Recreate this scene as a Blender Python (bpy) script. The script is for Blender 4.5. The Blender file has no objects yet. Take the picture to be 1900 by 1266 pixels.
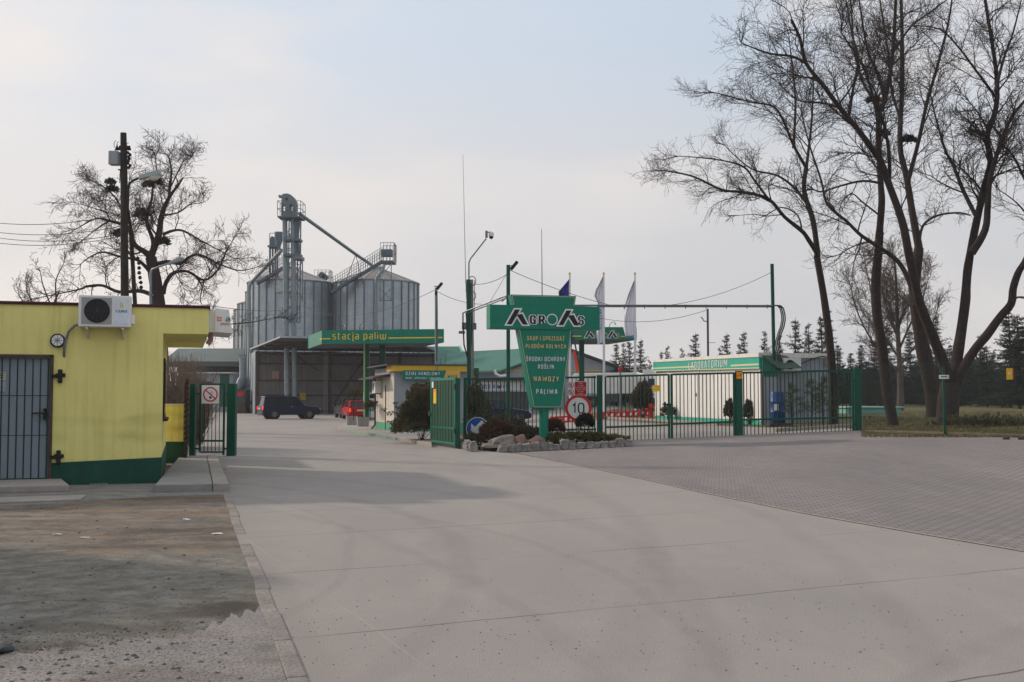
import bpy, bmesh, math, random
from mathutils import Vector, Matrix, noise
from mathutils.geometry import tessellate_polygon
R = math.radians
rnd = random.Random(7)
sc = bpy.context.scene
C = sc.collection
# ------------------------------------------------------------------ camera
F = 2037.0; HZ = 738.0; CH = 1.55
TH = math.atan((HZ-633)/F)
cam = bpy.data.cameras.new('camera'); co = bpy.data.objects.new('camera', cam); C.objects.link(co)
co.location = (0, 0, CH); co.rotation_euler = (math.pi/2+TH, 0, 0)
cam.sensor_width = 36; cam.lens = 36*F/1900; cam.clip_end = 3000
sc.camera = co
sc.view_settings.view_transform = 'Standard'; sc.view_settings.look = 'None'
sc.view_settings.exposure = 0.0; sc.view_settings.gamma = 1
# ------------------------------------------------------------------ sun and sky
SUN = Vector((-.87*math.cos(R(27)), .49*math.cos(R(27)), math.sin(R(27)))).normalized()
sl = bpy.data.lights.new('sun', 'SUN'); sl.energy = 2.6; sl.angle = R(2.2); sl.color = (1, .85, .71)
so = bpy.data.objects.new('sun', sl); C.objects.link(so)
so.rotation_euler = SUN.to_track_quat('Z', 'Y').to_euler(); so.location = (-30, 20, 40)
w = bpy.data.worlds.new('World'); sc.world = w; w.use_nodes = True
nt = w.node_tree; nt.nodes.clear()
def N(nt, t, **k):
    n = nt.nodes.new(t)
    for a, b in k.items(): setattr(n, a, b)
    return n
L = lambda nt, a, b: nt.links.new(a, b)
sky = N(nt, 'ShaderNodeTexSky', sky_type='NISHITA'); sky.sun_disc = False
sky.sun_elevation = R(27); sky.sun_rotation = R(-60.6); sky.dust_density = 3; sky.air_density = 1.2
b1 = N(nt, 'ShaderNodeBackground'); L(nt, sky.outputs[0], b1.inputs[0]); b1.inputs[1].default_value = .1
tc = N(nt, 'ShaderNodeTexCoord'); sp = N(nt, 'ShaderNodeSeparateXYZ'); L(nt, tc.outputs['Generated'], sp.inputs[0])
mr = N(nt, 'ShaderNodeMapRange'); L(nt, sp.outputs[2], mr.inputs[0])
mr.inputs[1].default_value = 0.0; mr.inputs[2].default_value = 1.0
cr = N(nt, 'ShaderNodeValToRGB'); L(nt, mr.outputs[0], cr.inputs[0])
e = cr.color_ramp.elements
e[0].position = 0; e[0].color = (.63, .625, .645, 1); e[1].position = 1; e[1].color = (.98, 1.04, 1.14, 1)
x = e.new(.19); x.color = (.685, .685, .71, 1); x = e.new(.30); x.color = (.60, .68, .79, 1); x = e.new(.44); x.color = (.60, .70, .84, 1)
mp = N(nt, 'ShaderNodeMapping'); L(nt, tc.outputs['Generated'], mp.inputs[0]); mp.inputs['Scale'].default_value = (1.6, 1.6, 5.0)
nz = N(nt, 'ShaderNodeTexNoise'); L(nt, mp.outputs[0], nz.inputs[0]); nz.inputs['Scale'].default_value = 1.7; nz.inputs['Detail'].default_value = 5; nz.inputs['Roughness'].default_value = .45
nr = N(nt, 'ShaderNodeMapRange'); L(nt, nz.outputs[0], nr.inputs[0]); nr.inputs[1].default_value = .46; nr.inputs[2].default_value = .66
mx = N(nt, 'ShaderNodeMix', data_type='RGBA'); L(nt, nr.outputs[0], mx.inputs[0]); L(nt, cr.outputs[0], mx.inputs[6])
mx.inputs[7].default_value = (.79, .75, .74, 1)
# hazy glow towards the sun side
dv = N(nt, 'ShaderNodeVectorMath', operation='DOT_PRODUCT'); L(nt, tc.outputs['Generated'], dv.inputs[0]); dv.inputs[1].default_value = (-.87, .49, .1)
dr = N(nt, 'ShaderNodeMapRange'); L(nt, dv.outputs['Value'], dr.inputs[0]); dr.inputs[1].default_value = .3; dr.inputs[2].default_value = 1.0
mg = N(nt, 'ShaderNodeMix', data_type='RGBA', blend_type='ADD'); L(nt, dr.outputs[0], mg.inputs[0]); L(nt, mx.outputs[2], mg.inputs[6])
mg.inputs[7].default_value = (.18, .14, .10, 1)
b2 = N(nt, 'ShaderNodeBackground'); L(nt, mg.outputs[2], b2.inputs[0]); b2.inputs[1].default_value = 1.0
ms = N(nt, 'ShaderNodeMixShader'); ms.inputs[0].default_value = .93
L(nt, b1.outputs[0], ms.inputs[1]); L(nt, b2.outputs[0], ms.inputs[2])
wo = N(nt, 'ShaderNodeOutputWorld'); L(nt, ms.outputs[0], wo.inputs[0])

# ------------------------------------------------------------------ picture <-> place
cT, sT = math.cos(TH), math.sin(TH)
def sstep(a, b, t):
    t = max(0, min(1, (t-a)/(b-a))); return t*t*(3-2*t)
def H(X, Y):
    a = .042*min(max(0, X), 16)*sstep(10, 32, Y)
    return a + .006*max(0, min(Y, 110)-38)*sstep(0, 6, X)
def ZZ(py, Y):
    v = (633-py)/F
    return CH + Y*(v*cT+sT)/(cT-v*sT)
def XX(px, Y, Z=1.5):
    return (px-950)/F*(Y*cT+(Z-CH)*sT)
def P(px, py, Y):
    z = ZZ(py, Y); return Vector((XX(px, Y, z), Y, z))
def G(px, py, dz=0.0):
    lo, hi = 2.0, 400.0
    for _ in range(50):
        m = (lo+hi)/2; p = P(px, py, m)
        if p.z > H(p.x, p.y)+dz: lo = m
        else: hi = m
    return P(px, py, lo)
def GX(px, Y):
    x = XX(px, Y, 0.0); return Vector((x, Y, H(x, Y)))
RD = math.atan(.3)          # heading of the road and the buildings along it

# ------------------------------------------------------------------ materials
MATS = {}
def mat(name, col, rough=.75, var=.12, scale=2.5, metal=0, bump=.0, streak=0, dirt=None, corr=None, spec=.22, grain=0):
    if name in MATS: return MATS[name]
    m = bpy.data.materials.new(name); m.use_nodes = True; nt = m.node_tree
    bs = nt.nodes['Principled BSDF']
    bs.inputs['Roughness'].default_value = rough; bs.inputs['Metallic'].default_value = metal; bs.inputs['Specular IOR Level'].default_value = spec
    tc = N(nt, 'ShaderNodeTexCoord'); src = tc.outputs['Object']
    nz = N(nt, 'ShaderNodeTexNoise'); L(nt, src, nz.inputs[0]); nz.inputs['Scale'].default_value = scale; nz.inputs['Detail'].default_value = 6; nz.inputs['Roughness'].default_value = .65
    mrr = N(nt, 'ShaderNodeMapRange'); L(nt, nz.outputs[0], mrr.inputs[0]); mrr.inputs[1].default_value = .3; mrr.inputs[2].default_value = .7
    mx = N(nt, 'ShaderNodeMix', data_type='RGBA'); L(nt, mrr.outputs[0], mx.inputs[0])
    mx.inputs[6].default_value = (*[c*(1-var) for c in col], 1); mx.inputs[7].default_value = (*[min(1, c*(1+var)) for c in col], 1)
    out = mx.outputs[2]
    if streak:
        mp = N(nt, 'ShaderNodeMapping'); L(nt, src, mp.inputs[0]); mp.inputs['Scale'].default_value = (6, 6, .35)
        n2 = N(nt, 'ShaderNodeTexNoise'); L(nt, mp.outputs[0], n2.inputs[0]); n2.inputs['Scale'].default_value = 1.5; n2.inputs['Detail'].default_value = 4
        r2 = N(nt, 'ShaderNodeMapRange'); L(nt, n2.outputs[0], r2.inputs[0]); r2.inputs[1].default_value = .5; r2.inputs[2].default_value = .78; r2.inputs[4].default_value = streak
        m2 = N(nt, 'ShaderNodeMix', data_type='RGBA'); L(nt, r2.outputs[0], m2.inputs[0]); L(nt, out, m2.inputs[6])
        d = dirt or (.12, .10, .07); m2.inputs[7].default_value = (*d, 1); out = m2.outputs[2]
    if grain:
        n3 = N(nt, 'ShaderNodeTexNoise'); L(nt, src, n3.inputs[0]); n3.inputs['Scale'].default_value = 60; n3.inputs['Detail'].default_value = 3
        r3 = N(nt, 'ShaderNodeMapRange'); L(nt, n3.outputs[0], r3.inputs[0]); r3.inputs[1].default_value = .35; r3.inputs[2].default_value = .65; r3.inputs[3].default_value = 1-grain; r3.inputs[4].default_value = 1+grain
        m3 = N(nt, 'ShaderNodeVectorMath', operation='SCALE'); L(nt, out, m3.inputs[0]); L(nt, r3.outputs[0], m3.inputs['Scale']); out = m3.outputs[0]
    L(nt, out, bs.inputs['Base Color'])
    hs = []
    if bump:
        bp = N(nt, 'ShaderNodeBump'); bp.inputs['Strength'].default_value = bump; bp.inputs['Distance'].default_value = .02
        n4 = N(nt, 'ShaderNodeTexNoise'); L(nt, src, n4.inputs[0]); n4.inputs['Scale'].default_value = 25; n4.inputs['Detail'].default_value = 5
        L(nt, n4.outputs[0], bp.inputs['Height']); hs.append(bp)
    if corr:
        wv = N(nt, 'ShaderNodeTexWave', bands_direction=corr[0]); L(nt, src, wv.inputs[0]); wv.inputs['Scale'].default_value = corr[1]
        bp = N(nt, 'ShaderNodeBump'); bp.inputs['Strength'].default_value = corr[2]; bp.inputs['Distance'].default_value = .05
        L(nt, wv.outputs[0], bp.inputs['Height']); 
        if hs: L(nt, hs[-1].outputs[0], bp.inputs['Normal'])
        hs.append(bp)
    if hs: L(nt, hs[-1].outputs[0], bs.inputs['Normal'])
    MATS[name] = m; return m
def emat(name, col, s):
    m = mat(name, col, .3, 0); bs = m.node_tree.nodes['Principled BSDF']
    bs.inputs['Emission Color'].default_value = (*col, 1); bs.inputs['Emission Strength'].default_value = s; return m

green = mat('green_paint', (.004, .072, .044), .42, .12, 3, streak=.25, dirt=(.02, .07, .045))
green_lt = mat('sign_green', (.004, .18, .115), .4, .08, 2, streak=.25, dirt=(.004, .075, .05))
green_dk = mat('dark_green_bars', (.008, .05, .032), .5, .15, 4)
teal = mat('teal_band', (.035, .36, .26), .5, .06, 2)
cream = mat('cream_strip', (.62, .56, .34), .6, .05)
yellow_w = mat('yellow_render', (.77, .69, .245), .88, .07, 1.2, bump=.25, streak=.35, dirt=(.40, .35, .09), grain=.04)
def wall_stain(m):
    nt = m.node_tree; bs = nt.nodes['Principled BSDF']; src = bs.inputs['Base Color'].links[0].from_socket
    tc = N(nt, 'ShaderNodeTexCoord'); sp = N(nt, 'ShaderNodeSeparateXYZ'); L(nt, tc.outputs['Object'], sp.inputs[0]); nz = N(nt, 'ShaderNodeTexNoise'); L(nt, tc.outputs['Object'], nz.inputs[0]); nz.inputs['Scale'].default_value = 1.1; nz.inputs['Detail'].default_value = 4
    a = N(nt, 'ShaderNodeMath', operation='MULTIPLY_ADD'); L(nt, nz.outputs[0], a.inputs[0]); a.inputs[1].default_value = .5; L(nt, sp.outputs[2], a.inputs[2])
    cr = N(nt, 'ShaderNodeValToRGB'); mr = N(nt, 'ShaderNodeMapRange'); L(nt, a.outputs[0], mr.inputs[0]); mr.inputs[1].default_value = .5; mr.inputs[2].default_value = 2.0; L(nt, mr.outputs[0], cr.inputs[0])
    e = cr.color_ramp.elements; e[0].position = 0; e[0].color = (.6, .6, .6, 1); e[1].position = 1; e[1].color = (0, 0, 0, 1)
    for p, v in ((.18, .12), (.30, .05), (.40, .75), (.50, .15), (.60, .55), (.66, .05)): q = e.new(p); q.color = (v, v, v, 1)
    k = N(nt, 'ShaderNodeMath', operation='MULTIPLY'); L(nt, cr.outputs[0], k.inputs[0]); n2 = N(nt, 'ShaderNodeTexNoise'); L(nt, tc.outputs['Object'], n2.inputs[0]); n2.inputs['Scale'].default_value = .8
    r2 = N(nt, 'ShaderNodeMapRange'); L(nt, n2.outputs[0], r2.inputs[0]); r2.inputs[1].default_value = .38; r2.inputs[2].default_value = .6; L(nt, r2.outputs[0], k.inputs[1])
    mx = N(nt, 'ShaderNodeMix', data_type='RGBA'); L(nt, k.outputs[0], mx.inputs[0]); L(nt, src, mx.inputs[6]); mx.inputs[7].default_value = (.42, .37, .10, 1); L(nt, mx.outputs[2], bs.inputs['Base Color'])
wall_stain(yellow_w)
plinthg = mat('plinth_green', (.012, .065, .045), .7, .2, 2.5, bump=.2, streak=.2, dirt=(.05, .07, .05))
maroon = mat('maroon_trim', (.06, .015, .018), .6, .2)
white = mat('white_plastic', (.72, .72, .71), .5, .05, 3, streak=.12, dirt=(.4, .38, .33))
whitew = mat('white_cladding', (.78, .77, .74), .6, .05, 1.5, streak=.15, dirt=(.45, .42, .36))
off = mat('off_white', (.60, .58, .52), .7, .08)
black = mat('black_paint', (.015, .015, .016), .5, .1)
rubber = mat('rubber', (.018, .018, .019), .85, .15)
dgrey = mat('dark_grey', (.06, .062, .065), .6, .15)
grey = mat('grey_metal', (.17, .185, .20), .45, .12, 4, metal=.5)
greyc = mat('grey_cladding', (.27, .30, .33), .6, .08, 1.5, streak=.2, dirt=(.14, .14, .14))
galv = mat('galvanised', (.37, .42, .46), .42, .16, 1.2, metal=.6, streak=.35, dirt=(.17, .17, .17))
galvp = mat('galvanised_pipe', (.20, .245, .265), .42, .12, 2, metal=.4)
steelblue = mat('blue_grey_steel', (.10, .14, .17), .5, .1)
conc = mat('concrete_slab', (.25, .24, .225), .92, .15, 2.5, bump=.5, streak=.0, grain=.12)
kerbm = mat('kerb_concrete', (.30, .27, .245), .92, .16, 3, bump=.5, grain=.1)
ycanopy = mat('mustard_paint', (.60, .38, .03), .6, .08, 2, streak=.15)
yellowt = mat('yellow_letters', (.80, .58, .03), .5, .04)
gold = mat('gold_letters', (.68, .52, .24), .5, .04)
silver = mat('silver_letters', (.66, .70, .74), .5, .04)
orange = mat('orange_plate', (.85, .27, .01), .5, .05)
yplate = mat('yellow_plate', (.80, .48, .02), .5, .05)
red = mat('red_paint', (.55, .02, .02), .35, .08)
redb = mat('red_board', (.42, .012, .02), .5, .08)
blue = mat('blue_sign', (.01, .09, .38), .4, .06)
bluel = mat('blue_letters', (.02, .04, .38), .5, .05)
glass = mat('dark_glass', (.02, .026, .03), .08, .1)
glassb = mat('bluish_glass', (.10, .16, .19), .08, .1)
door_m = mat('door_grey', (.30, .34, .40), .55, .06, 2, streak=.1)
wood = mat('creosoted_pole', (.035, .028, .024), .9, .3, 4, bump=.6, streak=.4, dirt=(.09, .08, .07))
bark = mat('bark', (.040, .029, .026), .95, .35, 9, bump=1.0, streak=.4, dirt=(.026, .019, .016))
twig = mat('twigs', (.042, .032, .029), .95, .3, 3)
twigp = mat('pale_twigs', (.11, .085, .07), .95, .25, 3)
rustd = mat('rusty_cladding', (.19, .18, .172), .8, .2, .8, corr=('X', 2.6, .8), streak=.35, dirt=(.09, .075, .065))
rust = mat('rust_brown_steel', (.075, .05, .042), .8, .2, 2)
soil = mat('soil', (.09, .065, .045), .98, .3, 3, bump=.8, grain=.25)
needle = mat('spruce_needles', (.036, .044, .034), .9, .45, 1.2)
junip = mat('juniper_needles', (.105, .105, .040), .9, .5, 2.5)
junip2 = mat('dark_juniper', (.105, .092, .05), .9, .55, 2.5)
brownb = mat('browned_conifer', (.105, .06, .038), .9, .5, 3)
mist = mat('mistletoe_green', (.03, .035, .018), .9, .4, 4)
roofg = mat('green_roof', (.035, .16, .11), .6, .08, .6, corr=('X', 1.6, .6), streak=.2, dirt=(.08, .14, .11))
roofgg = mat('weathered_roof', (.12, .15, .14), .7, .15, .6, corr=('X', 1.3, .8))
stone = mat('granite', (.25, .235, .22), .9, .28, 5, bump=.8, grain=.25)
boulder = mat('boulder_stone', (.24, .205, .175), .9, .3, 2, bump=.9, grain=.2)
pinks = mat('pink_stone', (.26, .165, .135), .9, .2, 4, bump=.6, grain=.15)
fabw = mat('white_flag_cloth', (.74, .74, .80), .9, .06, 2)
fabb = mat('blue_flag_cloth', (.035, .04, .30), .9, .15, 2)
skyb = mat('light_blue', (.18, .38, .62), .8, .05)
flagr = mat('red_flag_cloth', (.70, .06, .03), .9, .1)
chrome = mat('alloy', (.55, .55, .56), .3, .05, metal=.8)
plate = mat('number_plate', (.62, .62, .60), .5, .04)
navy = mat('navy_car_paint', (.007, .014, .042), .3, .1, 3)
blackp = mat('black_car_paint', (.014, .016, .018), .3, .1, 3)
redp = mat('red_car_paint', (.48, .012, .012), .25, .08, 3)
tail = emat('lit_tail_lamp', (1, .05, .02), 1.0)
tailo = mat('tail_lamp_glass', (.35, .02, .015), .25, .05)

# ------------------------------------------------------------------ mesh builder
def wm(o):
    m = o.matrix_basis.copy()
    return wm(o.parent) @ m if o.parent else m
class MB:
    def __init__(s): s.v = []; s.f = []
    def add(s, vs, fs, M=None):
        n = len(s.v)
        if M is not None: vs = [M @ Vector(v) for v in vs]
        s.v += [tuple(v) for v in vs]; s.f += [tuple(i+n for i in f) for f in fs]; return s
    def box(s, x0, x1, y0, y1, z0, z1, M=None):
        vs = [(x, y, z) for z in (z0, z1) for y in (y0, y1) for x in (x0, x1)]
        return s.add(vs, [(0, 2, 3, 1), (4, 5, 7, 6), (0, 1, 5, 4), (2, 6, 7, 3), (0, 4, 6, 2), (1, 3, 7, 5)], M)
    def prism(s, pts, d, M=None):                    # polygon (list of 3-vectors) swept by vector d
        d = Vector(d); n = len(pts); vs = [Vector(p) for p in pts]; vs += [v+d for v in vs]
        fs = [tuple(range(n-1, -1, -1)), tuple(range(n, 2*n))]+[(i, (i+1) % n, n+(i+1) % n, n+i) for i in range(n)]
        return s.add(vs, fs, M)
    def tube(s, pts, r, n=8, cap=True):
        pts = [Vector(p) for p in pts]; k = len(pts)
        if not isinstance(r, (list, tuple)): r = [r]*k
        vs = []; ref = None
        for i, p in enumerate(pts):
            t = (pts[min(i+1, k-1)]-pts[max(i-1, 0)])
            if t.length < 1e-9: t = Vector((0, 0, 1))
            t.normalize()
            if ref is None: ref = t.orthogonal().normalized()
            a = (ref-t*ref.dot(t))
            if a.length < 1e-6: a = t.orthogonal()
            a.normalize(); ref = a; b = t.cross(a)
            for j in range(n):
                q = 2*math.pi*j/n; vs.append(p+(a*math.cos(q)+b*math.sin(q))*r[i])
        fs = [(i*n+j, i*n+(j+1) % n, (i+1)*n+(j+1) % n, (i+1)*n+j) for i in range(k-1) for j in range(n)]
        if cap: fs += [tuple(range(n-1, -1, -1)), tuple((k-1)*n+j for j in range(n))]
        return s.add(vs, fs)
    def lathe(s, prof, c, n=24, M=None):             # prof: (r, z)
        vs = []; c = Vector(c)
        for r, z in prof:
            for j in range(n):
                q = 2*math.pi*j/n; vs.append(c+Vector((r*math.cos(q), r*math.sin(q), z)))
        k = len(prof)
        fs = [(i*n+j, i*n+(j+1) % n, (i+1)*n+(j+1) % n, (i+1)*n+j) for i in range(k-1) for j in range(n)]
        fs += [tuple(range(n-1, -1, -1)), tuple((k-1)*n+j for j in range(n))]
        return s.add(vs, fs, M)
    def disc(s, c, nrm, r, t, n=32):
        c = Vector(c); nrm = Vector(nrm).normalized(); return s.tube([c, c+nrm*t], r, n)
    def ring(s, c, nrm, r0, r1, t, n=40):
        c = Vector(c); nv = Vector(nrm).normalized(); a = nv.orthogonal().normalized(); b = nv.cross(a); vs = []
        for j in range(n):
            q = 2*math.pi*j/n; d = a*math.cos(q)+b*math.sin(q)
            vs += [c+d*r0, c+d*r1, c+d*r1+nv*t, c+d*r0+nv*t]
        fs = []
        for j in range(n):
            k = (j+1) % n
            for i in range(4): fs.append((4*j+i, 4*k+i, 4*k+(i+1) % 4, 4*j+(i+1) % 4))
        return s.add(vs, fs)
    def build(s, name, m, parent=None, world=True, origin=None, smooth=False, bevel=0):
        vs = s.v
        if parent is not None and world:
            Mi = wm(parent).inverted(); vs = [Mi @ Vector(v) for v in vs]
        elif parent is None:
            if origin is None:
                k = max(1, len(vs)); zs = min(v[2] for v in vs)
                origin = (sum(v[0] for v in vs)/k, sum(v[1] for v in vs)/k, zs)
            origin = Vector(origin); vs = [Vector(v)-origin for v in vs]
        me = bpy.data.meshes.new(name); me.from_pydata([tuple(v) for v in vs], [], s.f); me.update()
        bm = bmesh.new(); bm.from_mesh(me)
        if len(s.f) < 60000: bmesh.ops.recalc_face_normals(bm, faces=bm.faces)
        bm.to_mesh(me); bm.free()
        me.materials.append(m)
        if smooth:
            me.polygons.foreach_set('use_smooth', [True]*len(me.polygons)); me.set_sharp_from_angle(angle=R(40))
        o = bpy.data.objects.new(name, me); C.objects.link(o)
        if parent is not None: o.parent = parent
        else: o.location = origin
        if bevel:
            b = o.modifiers.new('bevel', 'BEVEL'); b.width = bevel; b.segments = 2; b.limit_method = 'ANGLE'; b.angle_limit = R(40)
        return o
def tag(o, label, cat=None, group=None, kind=None):
    if label: o['label'] = label
    if cat: o['category'] = cat
    if group: o['group'] = group
    if kind: o['kind'] = kind
    return o
def thing(name, label, cat, loc, rz=0, group=None):
    o = bpy.data.objects.new(name, None); C.objects.link(o); o.empty_display_size = .2
    o.location = loc; o.rotation_euler = (0, 0, rz); return tag(o, label, cat, group)
def copy_thing(root, loc, rz, label, group=None, scale=None):
    r = root.copy(); C.objects.link(r); r.location = loc; r.rotation_euler = (0, 0, rz); r['label'] = label
    if scale: r.scale = scale if hasattr(scale, '__len__') else (scale,)*3
    if group: r['group'] = group
    for ch in list(root.children):
        c = ch.copy(); C.objects.link(c); c.parent = r
        for g in list(ch.children):
            d = g.copy(); C.objects.link(d); d.parent = c
    return r
def struct(name, mb, m, **k):
    o = mb.build(name, m, origin=(0, 0, 0), **k); o['kind'] = 'structure'; return o

# raised letters drawn as bold strokes
c_ = .2
def _o(x0=0, x1=1, y0=0, y1=1, c=.22): k = c*(y1-y0); return [(x0+c, y0), (x1-c, y0), (x1, y0+k), (x1, y1-k), (x1-c, y1), (x0+c, y1), (x0, y1-k), (x0, y0+k), None]
GL = {
 'O': (.52, [_o()]), '0': (.52, [_o()]), 'D': (.52, [[(0, 0), (0, 1), (.75, 1), (1, .84), (1, .16), (.75, 0), None]]),
 'S': (.50, [[(0, .22), (0, .12), (.2, 0), (.8, 0), (1, .12), (1, .38), (.8, .5), (.2, .52), (0, .62), (0, .88), (.2, 1), (.8, 1), (1, .88), (1, .78)]]),
 'K': (.54, [[(0, 0), (0, 1)], [(.95, 1), (.12, .45)], [(.35, .62), (1, 0)]]), 'U': (.52, [[(0, 1), (0, .14), (.22, 0), (.78, 0), (1, .14), (1, 1)]]),
 'P': (.50, [[(0, 0), (0, 1), (.78, 1), (1, .87), (1, .56), (.78, .43), (0, .43)]]), 'R': (.52, [[(0, 0), (0, 1), (.78, 1), (1, .87), (1, .58), (.78, .46), (0, .46)], [(.5, .46), (1, 0)]]),
 'Z': (.48, [[(0, 1), (1, 1), (0, 0), (1, 0)]]), 'E': (.44, [[(1, 1), (0, 1), (0, 0), (1, 0)], [(0, .52), (.85, .52)]]), 'F': (.44, [[(1, 1), (0, 1), (0, 0)], [(0, .5), (.85, .5)]]),
 'A': (.56, [[(0, 0), (.4, 1), (.6, 1), (1, 0)], [(.15, .26), (.85, .26)]]), 'L': (.42, [[(0, 1), (0, 0), (1, 0)]]), 'N': (.54, [[(0, 0), (0, 1), (1, 0), (1, 1)]]),
 'Y': (.54, [[(0, 1), (.5, .45), (1, 1)], [(.5, .45), (.5, 0)]]), 'C': (.50, [[(1, .72), (1, .86), (.78, 1), (.22, 1), (0, .86), (0, .14), (.22, 0), (.78, 0), (1, .14), (1, .28)]]),
 'G': (.54, [[(1, .74), (1, .86), (.78, 1), (.22, 1), (0, .86), (0, .14), (.22, 0), (1, 0), (1, .46), (.55, .46)]]), 'H': (.52, [[(0, 0), (0, 1)], [(1, 0), (1, 1)], [(0, .5), (1, .5)]]),
 'W': (.78, [[(0, 1), (.22, 0), (.5, .8), (.78, 0), (1, 1)]]), 'M': (.70, [[(0, 0), (0, 1), (.5, .3), (1, 1), (1, 0)]]), 'T': (.46, [[(0, 1), (1, 1)], [(.5, 1), (.5, 0)]]),
 'B': (.52, [[(0, 0), (0, 1), (.78, 1), (1, .88), (1, .62), (.8, .52), (0, .52)], [(.8, .52), (1, .4), (1, .12), (.78, 0), (0, 0)]]), 'V': (.54, [[(0, 1), (.5, 0), (1, 1)]]), 'J': (.4, [[(1, 1), (1, .14), (.7, 0), (0, 0)]]),
 'I': (0, [[(0, 0), (0, 1)]]), '1': (.36, [[(0, .72), (1, 1), (1, 0)]]), '•': (0, [[(0, .4), (0, .6)]]),
 's': (.46, [[(0, 0), (.85, 0), (1, .08), (1, .28), (.85, .36), (.15, .36), (0, .44), (0, .64), (.15, .72), (1, .72)]]), 't': (.34, [[(.1, .98), (.1, .14), (.35, 0), (1, 0)], [(-.2, .72), (1, .72)]]),
 'a': (.46, [[(0, .72), (.8, .72), (1, .6), (1, 0)], [(1, .38), (.2, .38), (0, .3), (0, .08), (.2, 0), (1, 0)]]), 'c': (.42, [[(1, .72), (.2, .72), (0, .6), (0, .12), (.2, 0), (1, 0)]]),
 'j': (.12, [[(1, .72), (1, -.18), (.4, -.3), (-.6, -.3)], [(1, .92), (1, 1.02)]]), 'p': (.48, [[(0, -.3), (0, .72), (.8, .72), (1, .6), (1, .12), (.8, 0), (0, 0)]]), 'l': (0, [[(0, 1), (0, 0)]]), 'i': (0, [[(0, .72), (0, 0)], [(0, .92), (0, 1.02)]]),
 'w': (.72, [[(0, .72), (0, .12), (.12, 0), (.88, 0), (1, .12), (1, .72)], [(.5, .72), (.5, 0)]]), 'e': (.46, [[(0, .36), (1, .36), (1, .6), (.85, .72), (.15, .72), (0, .6), (0, .12), (.15, 0), (1, 0)]]), 'x': (.46, [[(0, 0), (1, .72)], [(0, .72), (1, 0)]]),
}
ac = [(.4, 1.2), (.75, 1.34)]
GL['Ł'] = (.42, GL['L'][1]+[[(-.25, .36), (.6, .66)]]); GL['Ó'] = (.52, GL['O'][1]+[ac]); GL['Ś'] = (.50, GL['S'][1]+[ac]); GL['Ż'] = (.48, GL['Z'][1]+[[(.36, 1.26), (.64, 1.26)]])
def ribbon(pts, t, z0, z1):
    closed = pts[-1] is None; pts = [Vector(p) for p in pts if p is not None]; n = len(pts); lft, rgt = [], []
    for i in range(n):
        a = pts[i]-pts[i-1] if (i > 0 or closed) else pts[1]-pts[0]; b = pts[(i+1) % n]-pts[i] if (i < n-1 or closed) else pts[-1]-pts[-2]
        a.normalize(); b.normalize(); na, nb = Vector((-a.y, a.x)), Vector((-b.y, b.x)); m = na+nb
        if m.length < .5: m = nb
        else: m = m*(2/m.length_squared)*.5
        m = m*1.0
        if m.length > 1.6: m = m.normalized()*1.6
        m *= t/2*1.0 if m.length else 1
        lft.append(pts[i]+m); rgt.append(pts[i]-m)
    vs = []
    for l, r in zip(lft, rgt): vs += [(l.x, l.y, z0), (r.x, r.y, z0), (r.x, r.y, z1), (l.x, l.y, z1)]
    fs = []
    for i in range(n if closed else n-1):
        k = (i+1) % n
        for j in range(4): fs.append((4*i+j, 4*i+(j+1) % 4, 4*k+(j+1) % 4, 4*k+j))
    if not closed: fs += [(3, 2, 1, 0), (4*n-4, 4*n-3, 4*n-2, 4*n-1)]
    return vs, fs
def text(s, w, h, bold=0.02, depth=.01, spacing=1.0, t=None, grow=0):
    """verts in a local frame: x right, y up, z towards the reader; fitted to w x h, centred"""
    t = t or .15+bold*1.6; x = 0; out = []; k = 0
    for ch in s:
        if ch == ' ': x += .30*spacing; continue
        cw, strokes = GL[ch]; cw = cw*1.0
        for st in strokes:
            pts = [None if p is None else (x+t/2+p[0]*max(0, cw-t), p[1]*(1-t)+t/2) for p in st]; out.append(pts)
        x += max(cw, t)+.12*spacing
    al = [p for st in out for p in st if p is not None]; x0 = min(p[0] for p in al)-t/2; x1 = max(p[0] for p in al)+t/2; y0 = min(p[1] for p in al)-t/2; y1 = max(p[1] for p in al)+t/2
    sx, sy = w/(x1-x0), h/(y1-y0); vs, fs = [], []
    for i, st in enumerate(out):
        v, f = ribbon(st, t+grow, 0, depth+(i % 5)*.0004); n = len(vs); vs += [Vector(((a-(x0+x1)/2)*sx, (b-(y0+y1)/2)*sy, c)) for a, b, c in v]; fs += [tuple(q+n for q in g) for g in f]
    return vs, fs
def frame(c, right, up=(0, 0, 1)):
    r = Vector(right).normalized(); u = Vector(up).normalized(); n = r.cross(u)
    return Matrix(((r.x, u.x, n.x, c[0]), (r.y, u.y, n.y, c[1]), (r.z, u.z, n.z, c[2]), (0, 0, 0, 1)))
def lettering(s, c, right, w, h, m, parent, bold=.02, depth=.01, up=(0, 0, 1), world=True, spacing=1.0, shadow=None):
    vs, fs = text(s, w, h, bold, depth, spacing)
    o = MB().add(vs, fs, frame(c, right, up)).build('lettering', m, parent, world)
    return o

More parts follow.
